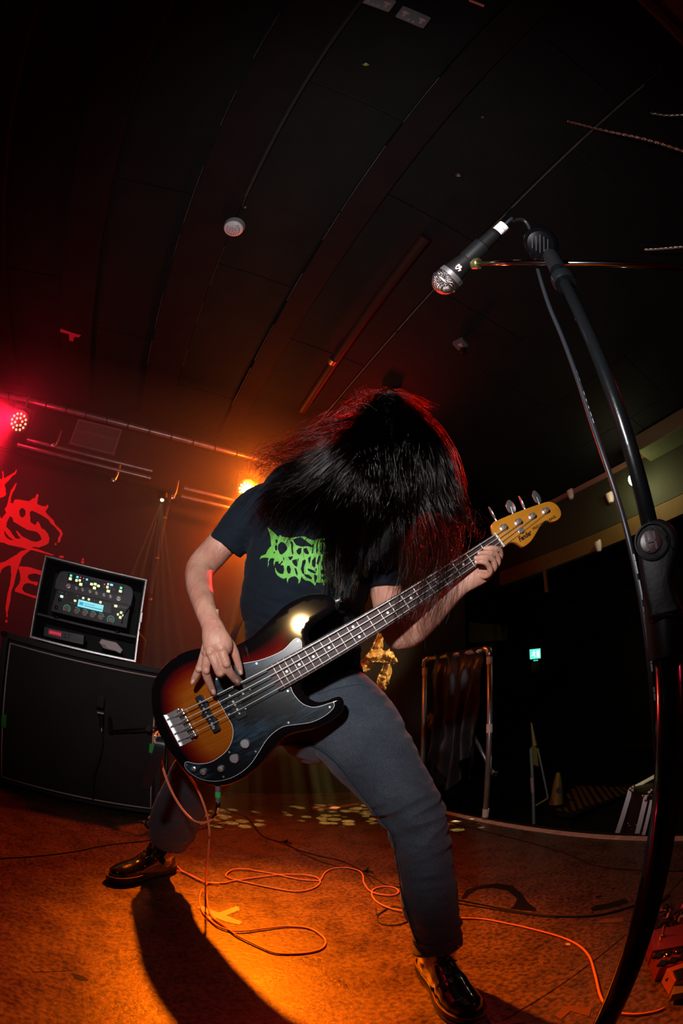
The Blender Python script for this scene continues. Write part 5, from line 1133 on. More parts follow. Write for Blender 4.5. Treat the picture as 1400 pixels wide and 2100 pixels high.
for cx, cy, w_, h_, c_ in ((423,283,24,24,'g'),(415,319,34,28,'y'),(497,300,26,22,'c'),(532,303,12,12,'r'),(568,315,12,12,'r'),(606,328,24,20,'c'),(487,338,28,26,'y'),(524,338,24,24,'y'),(535,383,36,30,'y'),(562,348,14,14,'d'),(597,364,16,16,'d'),
    (659,381,32,26,'y'),(701,381,32,26,'y'),(738,401,32,26,'y'),(692,424,34,30,'y'),(807,383,14,14,'r'),(849,380,16,20,'y'),(888,389,36,22,'b'),(803,415,20,18,'d'),(841,415,26,28,'y'),(876,425,22,16,'d'),(914,440,24,20,'d'),(851,461,38,28,'y'),(997,424,26,24,'g'),(990,462,34,26,'y'),
    (290,470,26,16,'d'),(323,476,26,16,'d'),(374,490,22,14,'d'),(316,522,34,24,'w'),(499,516,20,20,'o'),(564,541,24,22,'y'),(628,556,24,22,'y'),(694,572,16,14,'o'),(761,589,26,24,'y'),(822,597,18,18,'o'),(470,571,28,22,'y'),(429,596,24,16,'d'),(463,606,26,18,'d'),(830,656,24,16,'o'),(824,693,28,14,'d'),(861,703,28,14,'d'),
    (937,632,34,26,'y'),(973,640,28,18,'d'),(1010,647,24,18,'d'),(1044,655,26,20,'d'),(998,707,26,24,'y'),(961,728,20,22,'y'),(1022,742,20,22,'y'),(988,762,26,26,'y')):
    abtn(cx, cy, w_, h_, c_)
mkn = mat('knob_silver', (0.62, 0.55, 0.55), 0.35, 0.4)
for cx, cy, r_ in ((390,401,20),(482,425,13),(556,443,14),(640,463,14),(715,483,14),(801,503,14),(876,521,14),(970,543,20)):
    q = ap(cx, cy, AT-0.002); rr_ = r_/5.6*0.0028; kn = MB().lathe([(rr_*1.5, 0), (rr_*1.4, 0.004), (rr_, 0.0045), (rr_*0.9, 0.014), (rr_*0.7, 0.0155)], q, -WU, 18).build('knob', mkn, amp, 'angle')
for i, (cx, cy, r_) in enumerate(((376,660,17),(485,690,17),(577,713,17),(668,733,17),(762,757,17),(878,786,17))):
    q = ap(cx, cy, AT-0.001); rr_ = r_/5.6*0.0028; MB().lathe([(rr_*1.9, 0), (rr_*1.8, 0.003), (rr_, 0.0035), (rr_*0.85, 0.014)], q, -WU, 18).build('dial', mat('dial_rose', (0.42, 0.28, 0.26), 0.4) if i == 0 else bpy.data.materials['dial_rose'], amp, 'angle')
    big = i in (0, 5); a0, a1 = (-40, 220) if big else (20, 110)
    nn = 13 if big else 5
    for j in range(nn):
        a = math.radians(a0+(a1-a0)*j/(nn-1)); R_ = rr_*2.4; u = q+WX*R_*math.cos(a)+V((0, 0, 1))*R_*math.sin(a)-WU*0.002
        MB().box(u, (0.0028, 0.002, 0.0028), ROOMROT.to_3x3()).build('ring_led', LED['t'], amp)
q = [AL(*c) for c in ((512,556),(800,625),(783,702),(497,634))]
MB().prism(q, 0.003, FA, 0.0045).build('screen', emis('lcd_cyan', (0.30, 0.86, 0.95), 0.95), amp)
MB().prism([AL(*c) for c in ((522,583),(568,593),(562,628),(516,617))], 0.0006, FA, 0.0052).build('screen_icon', emis('lcd_blue', (0.05, 0.45, 0.8), 0.8), amp)
MB().prism([AL(*c) for c in ((575,622),(780,672),(778,682),(573,631))], 0.0006, FA, 0.0052).build('screen_bar', emis('lcd_bar', (0.08, 0.4, 0.6), 0.7), amp)
MB().prism([AL(*c) for c in ((575,600),(700,628),(699,634),(574,606))], 0.0006, FA, 0.0052).build('screen_bar', bpy.data.materials['lcd_bar'], amp)
for cx, cy in ((295,560),(255,650)):
    MB().lathe([(0.011, 0), (0.010, 0.012), (0.006, 0.014)], ap(cx, cy, AT-0.001), -WU, 16).build('jack_knob', M['black'], amp, 'angle')
# round emblem at the upper left of the amplifier
q = AL(328, 310); k = MB()
k.tube([FA @ V((q[0]+0.0095*math.cos(a), q[1]+0.02*math.sin(a), 0.003)) for a in np.linspace(0, 2*math.pi, 25)], 0.0009, 5)
for dx in (-0.003, 0.003): k.tube([FA @ V((q[0]+dx-0.003, q[1]+0.012, 0.003)), FA @ V((q[0]+dx+0.003, q[1], 0.003)), FA @ V((q[0]+dx-0.003, q[1]-0.012, 0.003))], 0.0009, 5)
k.build('emblem', mat('emblem_teal', (0.03, 0.16, 0.2), 0.5), amp)
for cx, cy in ((260,735),(960,900)): MB().lathe([(0.014, 0), (0.014, 0.016)], V((ap(cx, cy).x, ap(cx, cy).y, kz0+0.14)), n=12).build('foot', M['black'], amp)
# small rack unit with a red display
TT = KT+0.02
tu = empty('wireless_receiver', room(-0.44, TT+0.05, kz0+0.012), 'flat black half-rack unit with a red display at the bottom of the case', 'receiver')
tp = lambda cx, cy: ap(cx, cy, TT)
FT = frame_at(room(0, TT, 0), WX, -WU); TL = lambda cx, cy: (tp(cx, cy).dot(WX), tp(cx, cy).z)
MB().prism([TL(*c) for c in ((115,868),(575,965),(565,1078),(105,975))], 0.12, FT, 0.0, 0.002).build('shell', mat('unit_black', (0.02, 0.022, 0.028), 0.4), tu)
MB().prism([TL(*c) for c in ((168,895),(318,930),(310,990),(160,955))], 0.002, FT, 0.002).build('display', emis('display_dim_red', (0.30, 0.01, 0.03), 0.5), tu)
for i in range(7):
    x = 180+i*19; MB().prism([TL(*c) for c in ((x, 915+i*4.5), (x+11, 917+i*4.5), (x+9, 945+i*4.5+(8 if i in (0, 6) else 0)), (x-2, 943+i*4.5))], 0.0006, FT, 0.0028).build('segment', emis('segment_red', (1, 0.05, 0.1), 0.8) if i == 0 else bpy.data.materials['segment_red'], tu)
for cx, cy in ((358,955),(403,965),(355,985),(398,995)): MB().rbox(tp(cx, cy)-WU*0.002, (0.008, 0.004, 0.006), 0.001).build('button', M['black'], tu)
MB().prism([TL(*c) for c in ((452,990),(560,1013),(555,1050),(446,1027))], 0.001, FT, 0.001).build('grey_plate', mat('unit_grey', (0.09, 0.1, 0.12), 0.5), tu)
# white angular adapter
t = empty('power_adapter', ap(880, 1150, TT), 'pale plastic angular adapter lying at the bottom right of the rack case', 'adapter')
F = frame_at(ap(880, 1090, TT), WX, -WU); Pq = lambda cx, cy: (lambda q: ((q-F.translation).dot(WX), q.z-F.translation.z))(ap(cx, cy, TT))
MB().prism([Pq(*c) for c in ((745,1050),(775,1010),(945,1050),(1018,1135),(990,1180),(930,1150),(800,1120))], 0.045, F, 0.01, 0.004).build('body', M['white'], t)
MB().prism([Pq(*c) for c in ((765,1065),(820,1080),(835,1110),(880,1130),(870,1140),(790,1110))], 0.003, F, 0.0125).build('label_plate', mat('adapter_label', (0.35, 0.3, 0.31), 0.5), t)
# loose lead hanging at the right of the amplifier and of the case
tag(MB().tube(catmull([ap(1140, 600, AT-0.006), ap(1085, 660, AT-0.015), ap(1030, 740, AT-0.015), ap(1005, 830, AT-0.015)], 6), 0.0035, 6).build('patch_lead', M['cable'], None, True), 'short black lead hanging over the right side of the amplifier', 'cable')
tag(MB().tube(catmull([ap(1205, 900, KT-0.02), ap(1215, 950, KT-0.03), ap(1250, 990, KT-0.03), ap(1278, 1050, KT-0.02), ap(1268, 1100, KT)], 6), 0.002, 6).build('loose_lead', mat('amber_lead', (0.35, 0.2, 0.03), 0.5), None, True), 'thin amber lead dangling beside the right edge of the rack case', 'cable')

# banner with red lettering behind the rack
BT = 3.36
ban = empty('stage_banner', room(-2.2, BT, 1.5), 'black stage banner with dripping red lettering behind the rack case', 'banner')
RB(-3.7, 0.1, BT, BT+0.004, 0.5, 2.28).build('cloth', mat('banner_cloth', (0.010, 0.007, 0.010), 0.8, bump=0.2, bscale=300), ban)
MB().tube([room(-3.7, BT, 2.29), room(0.1, BT, 2.29)], 0.014, 8).build('top_rail', M['blackmatte'], ban)
MB().tube([room(0.12, BT-0.01, 2.3), room(0.12, BT-0.01, 0.5)], 0.018, 8).build('side_rail', mat('dull_rail', (0.05, 0.04, 0.045), 0.5, 0.3), ban)
for z_ in (2.05, 1.72, 1.4): MB().lathe([(0.012, 0), (0.015, 0.006), (0.006, 0.014)], room(0.12, BT-0.028, z_), -WU, 12).build('eyelet_bolt', M['steel'], ban)
mred = mat('banner_red_ink', (0.85, 0.05, 0.06), 0.6)
Ts = 5.833
ban_out = [
 [(0,240),(28,255),(30,180),(22,175),(30,150),(42,160),(48,200),(50,240),(90,215),(150,180),(175,165),(195,132),(203,140),(190,185),(150,210),(110,260),(60,310),(55,340),(70,360),(65,390),(75,430),(50,455),(0,472)],
 [(0,690),(20,725),(35,700),(75,650),(55,605),(80,570),(90,540),(105,470),(130,385),(160,340),(195,288),(200,296),(175,375),(150,410),(130,480),(128,530),(165,540),(160,510),(185,492),(240,495),(300,505),(350,512),(390,480),(420,470),(438,430),(450,422),(462,440),(450,500),(445,545),(500,570),(545,575),(560,555),(580,560),(580,580),(560,610),(545,630),(560,660),(600,700),(640,740),(655,780),(700,830),(740,870),(750,905),(725,960),(722,990),(700,1008),(688,1005),(698,940),(712,930),(718,900),(700,870),(650,815),(610,780),(580,735),(500,680),(440,650),(385,625),(355,640),(365,760),(420,800),(445,760),(460,755),(485,810),(500,840),(530,850),(575,905),(592,960),(582,1010),(560,1030),(470,1065),(400,1060),(380,1070),(450,1085),(560,1125),(645,1155),(640,1165),(540,1140),(430,1110),(370,1095),(320,1130),(265,1180),(225,1290),(190,1400),(170,1500),(135,1590),(125,1700),(105,1780),(90,1850),(95,1890),(78,1895),(75,1850),(65,1800),(90,1620),(120,1510),(135,1400),(130,1290),(100,1280),(60,1300),(20,1330),(0,1390),(0,1250),(60,1235),(130,1190),(200,1150),(250,1110),(320,1090),(300,1078),(200,1055),(100,1035),(50,1010),(0,1005)],
 [(540,1350),(545,1380),(510,1390),(525,1450),(505,1440),(490,1400),(420,1375),(340,1390),(330,1425),(360,1460),(400,1475),(450,1475),(455,1510),(430,1525),(400,1505),(330,1490),(285,1510),(262,1560),(290,1600),(370,1630),(450,1650),(495,1675),(480,1692),(400,1670),(320,1640),(230,1610),(175,1590),(185,1555),(230,1500),(245,1440),(240,1380),(220,1310),(240,1292),(310,1295),(370,1305),(440,1330),(500,1345)],
]
ban_holes = [(268,650,38,56,10),(738,1178,0.1,0.1,0)]
ban_cut = [[(120,690),(150,710),(160,755),(250,810),(330,855),(440,880),(480,920),(500,970),(440,1000),(380,990),(300,950),(260,930),(210,870),(190,865),(210,910),(250,960),(190,960),(150,910),(110,850),(75,820),(80,770)],[(50,850),(75,900),(110,940),(165,980),(120,975),(75,945),(50,900)]]
def inpoly(P, X, Y):
    c = np.zeros(X.shape, bool); P = np.array(P, float); Q = np.roll(P, -1, 0)
    for (x0, y0), (x1, y1) in zip(P, Q):
        if y0 != y1: c ^= ((y0 > Y) != (y1 > Y)) & (X < (x1-x0)*(Y-y0)/(y1-y0)+x0)
    return c
def banner_print():
    step = 1.2*Ts/1.2*0.9; gx = np.arange(0, 760, step); gy = np.arange(120, 1960, step); X, Y = np.meshgrid(gx+step/2, gy+step/2)
    I = inpoly(ban_out[0], X, Y) | inpoly(ban_out[1], X, Y) | inpoly(ban_out[2], X, Y)
    for c in ban_cut: I &= ~inpoly(c, X, Y)
    cx, cy, rx, ry, a = ban_holes[0]; I &= ~(((X-cx)/rx)**2+((Y-cy)/ry)**2 < 1)
    for cx, cy, rx, ry in ((665,1025,12,14),(738,1178,34,14),(76,1948,15,18),(82,1888,10,16)): I |= ((X-cx)/rx)**2+((Y-cy)/ry)**2 < 1
    vid = {}; vs = []; fs = []
    def vert(i, j):
        if (i, j) not in vid: vid[(i, j)] = len(vs); vs.append(tuple(pt((gx[0]+i*step)/Ts, 940+(gy[0]+j*step)/Ts, BT-0.002)))
        return vid[(i, j)]
    for j in range(I.shape[0]):
        for i in range(I.shape[1]):
            if I[j, i]: fs.append((vert(i, j+1), vert(i+1, j+1), vert(i+1, j), vert(i, j)))
    me = bpy.data.meshes.new('red_lettering'); me.from_pydata(vs, [], fs); me.update(); o = link_mesh('red_lettering', me, mred, ban); o['label'] = 'dripping red letters'
banner_print()
for x, y, r_ in ((170, 1147, 2), (169.5, 1153, 3), (170.5, 1160, 2)):
    MB().lathe([(r_*0.0042, 0), (r_*0.0042, 0.001)], pt(x, y, BT-0.001), -WU, 12).build('ink_drop', mred, ban)
# ================================================================== MIC STAND IN THE FOREGROUND
rho = 0.42; sa = math.radians(42.3); SX, SY = rho*math.sin(sa), rho*math.cos(sa)
stand = empty('microphone_stand', (SX, SY, 0), 'tall black microphone stand looming close at the right', 'microphone stand')
mtube = mat('glossy_black_tube', (0.06, 0.062, 0.07), 0.16, 0.9, coat=0.6, bump=0.05, bscale=90)
mtube2 = mat('black_chrome_tube', (0.004, 0.005, 0.006), 0.25, 0.0, bump=0.15, bscale=60)
MB().tube([(SX, SY, 0.02), (SX, SY, 0.4), (SX, SY, 0.80)], 0.0135, 28).build('lower_pole', mtube, stand, True)
MB().tube([(SX, SY, 0.79), (SX, SY, 1.1), (SX, SY, 1.335)], 0.0088, 24).build('upper_pole', mtube2, stand, True)
MB().lathe([(0.15, 0), (0.155, 0.006), (0.15, 0.018), (0.05, 0.03), (0.02, 0.05)], (SX, SY, 0), n=48).build('base', mtube, stand, 'angle')
# height clutch: rounded shield shape facing the camera
ra_ = V((math.sin(sa), math.cos(sa), 0)); tg = V((math.cos(sa), -math.sin(sa), 0)); up = V((0, 0, 1))
FS = frame_at((SX, SY, 0), tg, -ra_)      # local y = up
def sl(x, y):
    d = ray(x, y); p0 = V((SX, SY, 0))-ra_*0.02; tt = (p0-EYE).dot(ra_)/d.dot(ra_); q = EYE+d*tt; return ((q-V((SX, SY, 0))).dot(tg), q.z)
gl = [(1345,1062),(1365,1066),(1382,1080),(1391,1105),(1390,1130),(1383,1160),(1379,1185),(1385,1215),(1402,1250),(1402,1262),(1365,1270),(1332,1276),(1326,1250),(1318,1215),(1310,1165),(1306,1120),(1310,1095),(1320,1075)]
gp = [sl(*q) for q in gl]; cxg = sum(q[0] for q in gp)/len(gp)
gp = [(q[0], q[1]) for q in closed_catmull(gp, 3)]
mgrip = mat('grip_soft_black', (0.005, 0.004, 0.005), 0.5, spec=0.3, bump=0.15, bscale=150)
MB().prism(gp, 0.045, FS, 0.022, 0.006, 3).build('height_clutch', mgrip, stand, True)
c = sl(1337, 1112); F = FS @ Matrix.Translation((c[0], c[1], 0.0222))
dz = V((0, 0, 1))
cl = stand
MB().lathe([(0.0172, 0), (0.0172, 0.0015), (0.0155, 0.002), (0.0155, 0.0)], F @ V((0, 0, 0)), -ra_, 36).build('clutch_ring', mgrip, stand, 'angle')
MB().lathe([(0.0105, 0), (0.0105, 0.0012), (0.0098, 0.0014)], F @ V((-0.001, 0, 0)), -ra_, 32).build('clutch_badge', mat('badge_dark_red', (0.035, 0.003, 0.005), 0.35), stand, 'angle')
k = MB()
for x_ in (-0.0042, 0.0042): k.box(F @ V((x_-0.001, 0.0045, 0.0018)), (0.0022, 0.0075, 0.0012), FS.to_3x3()); k.box(F @ V((x_-0.001, -0.0045, 0.0018)), (0.0022, 0.0075, 0.0012), FS.to_3x3())
k.box(F @ V((-0.001, 0.0, 0.0018)), (0.0085, 0.002, 0.0012), FS.to_3x3())
k.build('badge_letter_h', mat('badge_h', (0.05, 0.01, 0.015), 0.3), stand)
k = MB()
for a, b_ in (((0.012, 0.010), (0.0155, 0.002)), ((0.0155, 0.002), (0.0135, -0.001)), ((0.0135, -0.001), (0.018, -0.012))): k.tube([F @ V((*a, 0.001)), F @ V((*b_, 0.001))], 0.0006, 5)
k.build('bolt_emblem', M['black'], stand)
MB().tube([V((SX, SY, 0.8))+up*0, V((SX, SY, 0.86))], 0.019, 20).build('clutch_collar', M['black'], stand, 'angle')
# boom joint
J = V((SX, SY, 1.345)); BMIC = pz(965, 541, 1.455); BR_ = pd(1415, 553, 0.74)
J2 = pd(1140, 540, 0.72)
MB().tube([V((SX, SY, 1.30)), V((SX, SY, 1.335)), J2], [0.013, 0.013, 0.012], 18).build('boom_neck', M['black'], stand, 'angle')
MB().tube([BMIC, J2.lerp(BMIC, 0.4), J2, J2.lerp(BR_, 0.5), BR_], 0.0052, 14).build('boom', mat('boom_chrome', (0.35, 0.33, 0.33), 0.12, 1.0), stand, True)
kn = pd(1108, 500, 0.73); ax = (pd(1095, 495, 0.60)-kn).normalized()
kb = MB().lathe([(0.020, -0.020), (0.027, -0.014), (0.028, 0.0), (0.026, 0.008), (0.021, 0.012), (0.0205, 0.010), (0.003, 0.012)], kn, ax, 40).build('boom_knob', mat('knob_gloss_black', (0.0015, 0.0015, 0.002), 0.14, spec=0.4), stand, 'angle')
k = MB()
Fk = frame_at(kn+ax*0.0112, V((1, 0, 0.2)), ax)
for i in range(-2, 3): k.box(Fk @ V((i*0.006, 0, 0)), (0.0012, 0.03-abs(i)*0.006, 0.0022), Fk.to_3x3())
k.build('knob_ridge', M['black'], kb)
MB().ball(pd(1146, 546, 0.70), 0.0065, (1, 1, 1), None, 3).build('screw_cap', M['chrome'], stand, True)
MB().ball(pd(1151, 563, 0.70), 0.004, (1, 1, 1), None, 2).build('screw_cap', M['chrome'], stand, True)
MB().lathe([(0.0165, 0), (0.018, 0.004), (0.018, 0.014), (0.012, 0.022)], V((SX, SY, 1.268)), (0, 0, 1), 28).build('top_collar', mtube2, stand, 'angle')
# microphone in its clip, pointing down-left
mic_a = pz(898, 598, 1.43); mic_b = pz(1034, 462, 1.505)
mic = empty('microphone', (mic_a+mic_b)/2, 'handheld vocal microphone with silver mesh head and white-taped plug held in the boom clip', 'microphone')
dm = (mic_b-mic_a).normalized(); Lm = (mic_b-mic_a).length
def MA(f): return mic_a.lerp(mic_b, f)
hc_ = pz(912, 578, 1.435)
mic_a = hc_
Lm = (mic_b-mic_a).length
dm = (mic_b-mic_a).normalized()
R0 = 0.0235
mesh_m = mat('mic_mesh', (0.5, 0.42, 0.42), 0.3, 1.0)
nt = mesh_m.node_tree
tc = nt.nodes.new('ShaderNodeTexCoord'); vo = nt.nodes.new('ShaderNodeTexVoronoi'); vo.inputs['Scale'].default_value = 420; vo.inputs['Randomness'].default_value = 0.0
nt.links.new(tc.outputs['Object'], vo.inputs[0]); bu = nt.nodes.new('ShaderNodeBump'); bu.inputs['Strength'].default_value = 1.0; bu.inputs['Distance'].default_value = 0.002
nt.links.new(vo.outputs['Distance'], bu.inputs['Height']); nt.links.new(bu.outputs[0], nt.nodes['Principled BSDF'].inputs['Normal'])
rr2 = nt.nodes.new('ShaderNodeValToRGB'); rr2.color_ramp.elements[0].position = 0.35; rr2.color_ramp.elements[0].color = (0.7, 0.6, 0.6, 1); rr2.color_ramp.elements[1].position = 0.6; rr2.color_ramp.elements[1].color = (0.03, 0.015, 0.015, 1)
nt.links.new(vo.outputs['Distance'], rr2.inputs[0]); nt.links.new(rr2.outputs[0], nt.nodes['Principled BSDF'].inputs['Base Color'])
prof = [(R0*math.sin(a), -R0*1.02*math.cos(a)) for a in np.linspace(0.08, math.pi*0.5, 12)] + [(R0, 0.004), (R0*0.96, 0.012)]
MB().lathe(prof, mic_a, dm, 40).build('mesh_head', mesh_m, mic, True)
MB().lathe([(R0*1.0, -0.0025), (R0*1.045, -0.0012), (R0*1.045, 0.0012), (R0*1.0, 0.0025)], mic_a-dm*0.002, dm, 40).build('equator_band', M['steel'], mic, 'angle')
MB().lathe([(R0*0.97, 0.012), (R0*1.0, 0.013), (R0*0.97, 0.0215), (R0*0.9, 0.022)], mic_a, dm, 40).build('silver_collar', mat('mic_silver', (0.5, 0.46, 0.47), 0.3, 0.9), mic, 'angle')
MB().lathe([(R0*0.9, 0.022), (R0*0.84, 0.032), (0.0155, 0.06), (0.0128, 0.13), (0.0118, Lm*0.86), (0.0105, Lm*0.87)], mic_a, dm, 32).build('handle', mat('mic_black', (0.004, 0.0035, 0.004), 0.45, spec=0.3), mic, 'angle')
MB().lathe([(0.0124, Lm*0.775), (0.0124, Lm*0.785)], mic_a, dm, 32).build('handle_ring', M['steel'], mic, 'angle')
MB().lathe([(0.0096, Lm*0.86), (0.0102, Lm*0.865), (0.0102, Lm*1.0), (0.008, Lm*1.005)], mic_a, dm, 24).build('taped_plug', M['tapewhite'], mic, 'angle')
MB().lathe([(0.0104, Lm*0.935), (0.0106, Lm*0.94), (0.0104, Lm*0.945)], mic_a, dm, 24).build('tape_edge', mat('tape_edge_grey', (0.3, 0.28, 0.3), 0.7), mic, 'angle')  # thin grey ring round the taped plug
F = frame_at(mic_a+dm*0.036, -dm.cross((mic_a-EYE).normalized()), (EYE-mic_a).normalized())
for i, tx in enumerate(('se', 'V7')):
    me = fontmesh(tx, 0.010, bold=0.0004); me.materials.append(mat('mic_print', (0.75, 0.35, 0.35), 0.5)); me.transform(F @ Matrix.Translation((-0.006, 0.004-0.008*i, R0*0.86)))
    o = bpy.data.objects.new('lettering', me); COL.objects.link(o); o.parent = mic; o.matrix_parent_inverse = pmw(mic).inverted()
cc = mic_a+dm*Lm*0.5
MB().lathe([(0.0158, -0.022), (0.0172, -0.02), (0.0166, 0.02), (0.0148, 0.022)], cc, dm, 28).build('mic_clip', M['black'], stand, 'angle')
MB().tube([cc+(BMIC-cc).normalized()*0.012, BMIC], 0.008, 12).build('clip_stem', M['black'], stand, 'angle')
MB().lathe([(0.009, -0.008), (0.0105, -0.006), (0.0105, 0.006), (0.009, 0.008)], BMIC+(J2-BMIC).normalized()*0.012, (J2-BMIC), 20).build('clip_ring', mat('brass_ring', (0.35, 0.3, 0.12), 0.3, 0.9), stand, 'angle')
tb = mic_a+dm*Lm
cable_pts = [tb-dm*0.01, tb+dm*0.02, pd(1052, 452, 0.86), pd(1075, 452, 0.88), pd(1090, 480, 0.86), pd(1096, 520, 0.8), pd(1106, 565, 0.74), pd(1125, 625, 0.68), pd(1152, 690, 0.63), pd(1180, 765, 0.58), pd(1208, 850, 0.54), pd(1235, 930, 0.51), pd(1262, 1010, 0.49), pd(1285, 1090, 0.47), pd(1303, 1170, 0.46), pd(1318, 1250, 0.455), pd(1330, 1340, 0.45), pd(1339, 1430, 0.45), pd(1345, 1520, 0.452), pd(1352, 1600, 0.46), pd(1345, 1720, 0.49), pd(1330, 1850, 0.56)]
mc = MB().tube(catmull(cable_pts, 6), 0.0033, 14).build('microphone_cable', mat('slate_cable', (0.010, 0.013, 0.017), 0.4), None, True)
tag(mc, 'grey-black microphone cable running down beside the tall stand', 'cable')
# printed text along the cable
CP = [V(p) for p in catmull(cable_pts, 6)]
mprt = mat('cable_print', (0.35, 0.38, 0.42), 0.5); k = MB()
for f0, f1 in ((48, 62), (82, 104)):
    i = f0
    while i < f1:
        p = CP[i]; v = (EYE-p).normalized(); t_ = (CP[i+1]-CP[i]).normalized(); sd = t_.cross(v).normalized()
        if random.random() < 0.8: k.box(p+v*0.0029-sd*0.0014, (0.0016, 0.0035+0.004*random.random(), 0.0008), Matrix((sd, t_, v)).transposed())
        i += 1
k.build('cable_print', mprt, mc, kind='stuff')

# ================================================================== CABLES AND TAPE ON THE FLOOR
def flo(pts, r=0.0032, z=None): return [pz(x, y, r+0.001) if z is None else pz(x, y, z) for x, y in pts]
orange1 = [pY(447, 1655, 1.05), pY(447, 1662, 1.05), pY(441, 1674, 1.06), pY(430, 1683, 1.07), pY(415, 1687, 1.08), pY(398, 1683, 1.09), pY(378, 1665, 1.1), pY(358, 1635, 1.1), pY(342, 1600, 1.09), pY(331, 1565, 1.08), pY(322, 1535, 1.075), pY(317, 1515, 1.07), pY(322, 1502, 1.075), pY(335, 1510, 1.10), pY(365, 1560, 1.13), pY(400, 1610, 1.16), pY(418, 1650, 1.18), pY(427, 1685, 1.2), pY(429, 1720, 1.22), pY(424, 1775, 1.3)]
R1 = [(421,1811),(412.5,1828.6),(409,1846),(414,1868),(432,1889),(453.6,1903.6),(489,1911),(543,1905),(585.7,1900),(625,1902),(649,1911),(667,1928.6),(660,1944.6),(631,1953.6),(588.6,1956),(560,1953.6),(525,1939),(485.7,1919.6),(460.7,1900),(435.7,1882),(426.8,1860.7),(423,1832),(421.4,1816),(432,1810.7),(460.7,1810.7),(478.6,1806.4),(525,1800),(571.4,1794.6),(614,1794.6),(631.4,1796.4),(649,1800),(656.4,1809),(645.7,1819.6),(624,1826.8),(596,1827.5),(543,1817.9),(493,1807),(468,1800),(464,1793),(478.6,1784),(507,1784),(543,1789),(571,1794.6),(614,1803.6),(646,1806),(656.4,1805),(667,1789),(685,1781),(710,1779.6),(735,1785.7),(744,1796.4),(745.7,1810.7),(756.4,1826.8),(774,1834),(802.9,1836.4),(817,1830),(810,1821),(788.6,1818),(767,1823),(762,1834),(770.7,1848),(792,1860.7),(817,1868),(838.6,1871),(890,1878),(938.6,1883),(988.6,1884.6),(1040,1894),(1085.7,1904),(1144.7,1920),(1184,1937.5),(1207.6,1961),(1219,1996.5),(1229,2039.7),(1242,2064),(1262.6,2077),(1302,2081),(1341,2075),(1362,2067)]
P = [V(p) for p in orange1] + flo(R1)
P = [V(p) for p in catmull(P, 5)]
for i, p in enumerate(P):
    if i > 110 and p.z < 0.0042: p.z = 0.0042+0.003*max(0, math.sin(i*0.11))
tag(MB().tube(P, 0.0033, 10).build('instrument_cable', M['orange'], None, True), 'long orange instrument cable looping over the floor from the bass to the pedals', 'cable')
for pts_, lb in (([(346,1760),(352,1764),(371,1785.7),(400,1800),(421,1811),(450,1814)], 'orange cable end leaving the rear boot, the upper of two strands'), ([(338,1780),(346,1782),(378.6,1791),(407,1806),(432,1813)], 'orange cable end leaving the rear boot, the lower of two strands')):
    tag(MB().tube([V(p)+V((0, 0, .004)) for p in catmull(flo(pts_), 5)], 0.0031, 8).build('orange_cable', M['orange'], None, True), lb, 'cable')
# jack plug
pl = empty('jack_plug', pY(447, 1620, 1.05), 'silver jack plug with a green tape band under the bass guitar', 'plug')
a, b_ = pY(447, 1612, 1.05), pY(447, 1656, 1.05)
MB().tube([a.lerp(b_, 0.1), a.lerp(b_, 0.75)], [0.0062, 0.0062], 18).build('barrel', M['chrome'], pl, 'angle')
MB().tube([a.lerp(b_, 0.28), a.lerp(b_, 0.52)], 0.0074, 18).build('tape_band', M['green'], pl, 'angle')
MB().tube([a.lerp(b_, 0.7), a.lerp(b_, 0.9), pY(444, 1668, 1.055), pY(436, 1678, 1.065)], [0.0058, 0.005, 0.0042, 0.0038], 12).build('strain_relief', M['black'], pl, True)
blacks = [
 ([(396,1703.6),(428.6,1696),(457,1689),(464,1693.6),(453.6,1699),(421,1694)], .0022, 'thin black cable loop behind the left knee'),
 ([(462,1660),(485.7,1668),(507,1676.8),(521,1693),(539,1714),(571,1725),(582,1726),(607,1741),(650,1753.6),(700,1765),(738,1783),(752,1792),(770.7,1801),(792,1814),(822,1819),(860,1822)], .0028, 'black cable with knots running diagonally across the middle of the floor'),
 ([(511,1680),(525,1700),(541,1716),(572,1727),(600,1738),(613.6,1747),(660,1767),(703,1778),(740,1788),(755,1800),(767,1814)], .0022, 'thinner black cable lying along the knotted one'),
 ([(770,1862),(774,1875),(803,1859),(838.6,1864)], .002, 'short black cable beneath the small orange loop'),
 ([(792,1864),(774,1877),(776,1889),(788.6,1896),(817,1896),(845,1885)], .0022, 'black cable loop left of the front shin'),
 ([(900,1838),(938.6,1844),(1007,1858),(1085.7,1872.7),(1144.7,1878.6),(1223,1876.6),(1286,1861),(1330,1845)], .0036, 'thick black cable curving from the front shin to the mic stand, upper one'),
 ([(900,1846),(940,1852),(1007,1863),(1085.7,1875),(1144.7,1881)], .0026, 'thin black cable just below the thick one right of the shin'),
 ([(905,1684),(920,1686),(1000,1706),(1080,1726),(1160,1750),(1220,1774),(1308,1784),(1400,1786)], .003, 'dark cable lying parallel to the taped stage edge'),
 ([(330,1716),(303.6,1723),(221,1732),(150,1746),(60,1756),(-20,1760)], .003, 'dark cable on the floor in front of the speaker cabinet')]
for pts_, r_, lb in blacks:
    tag(MB().tube(catmull(flo(pts_, r_), 6), r_, 8).build('floor_cable', M['cable'], None, True), lb, 'cable')
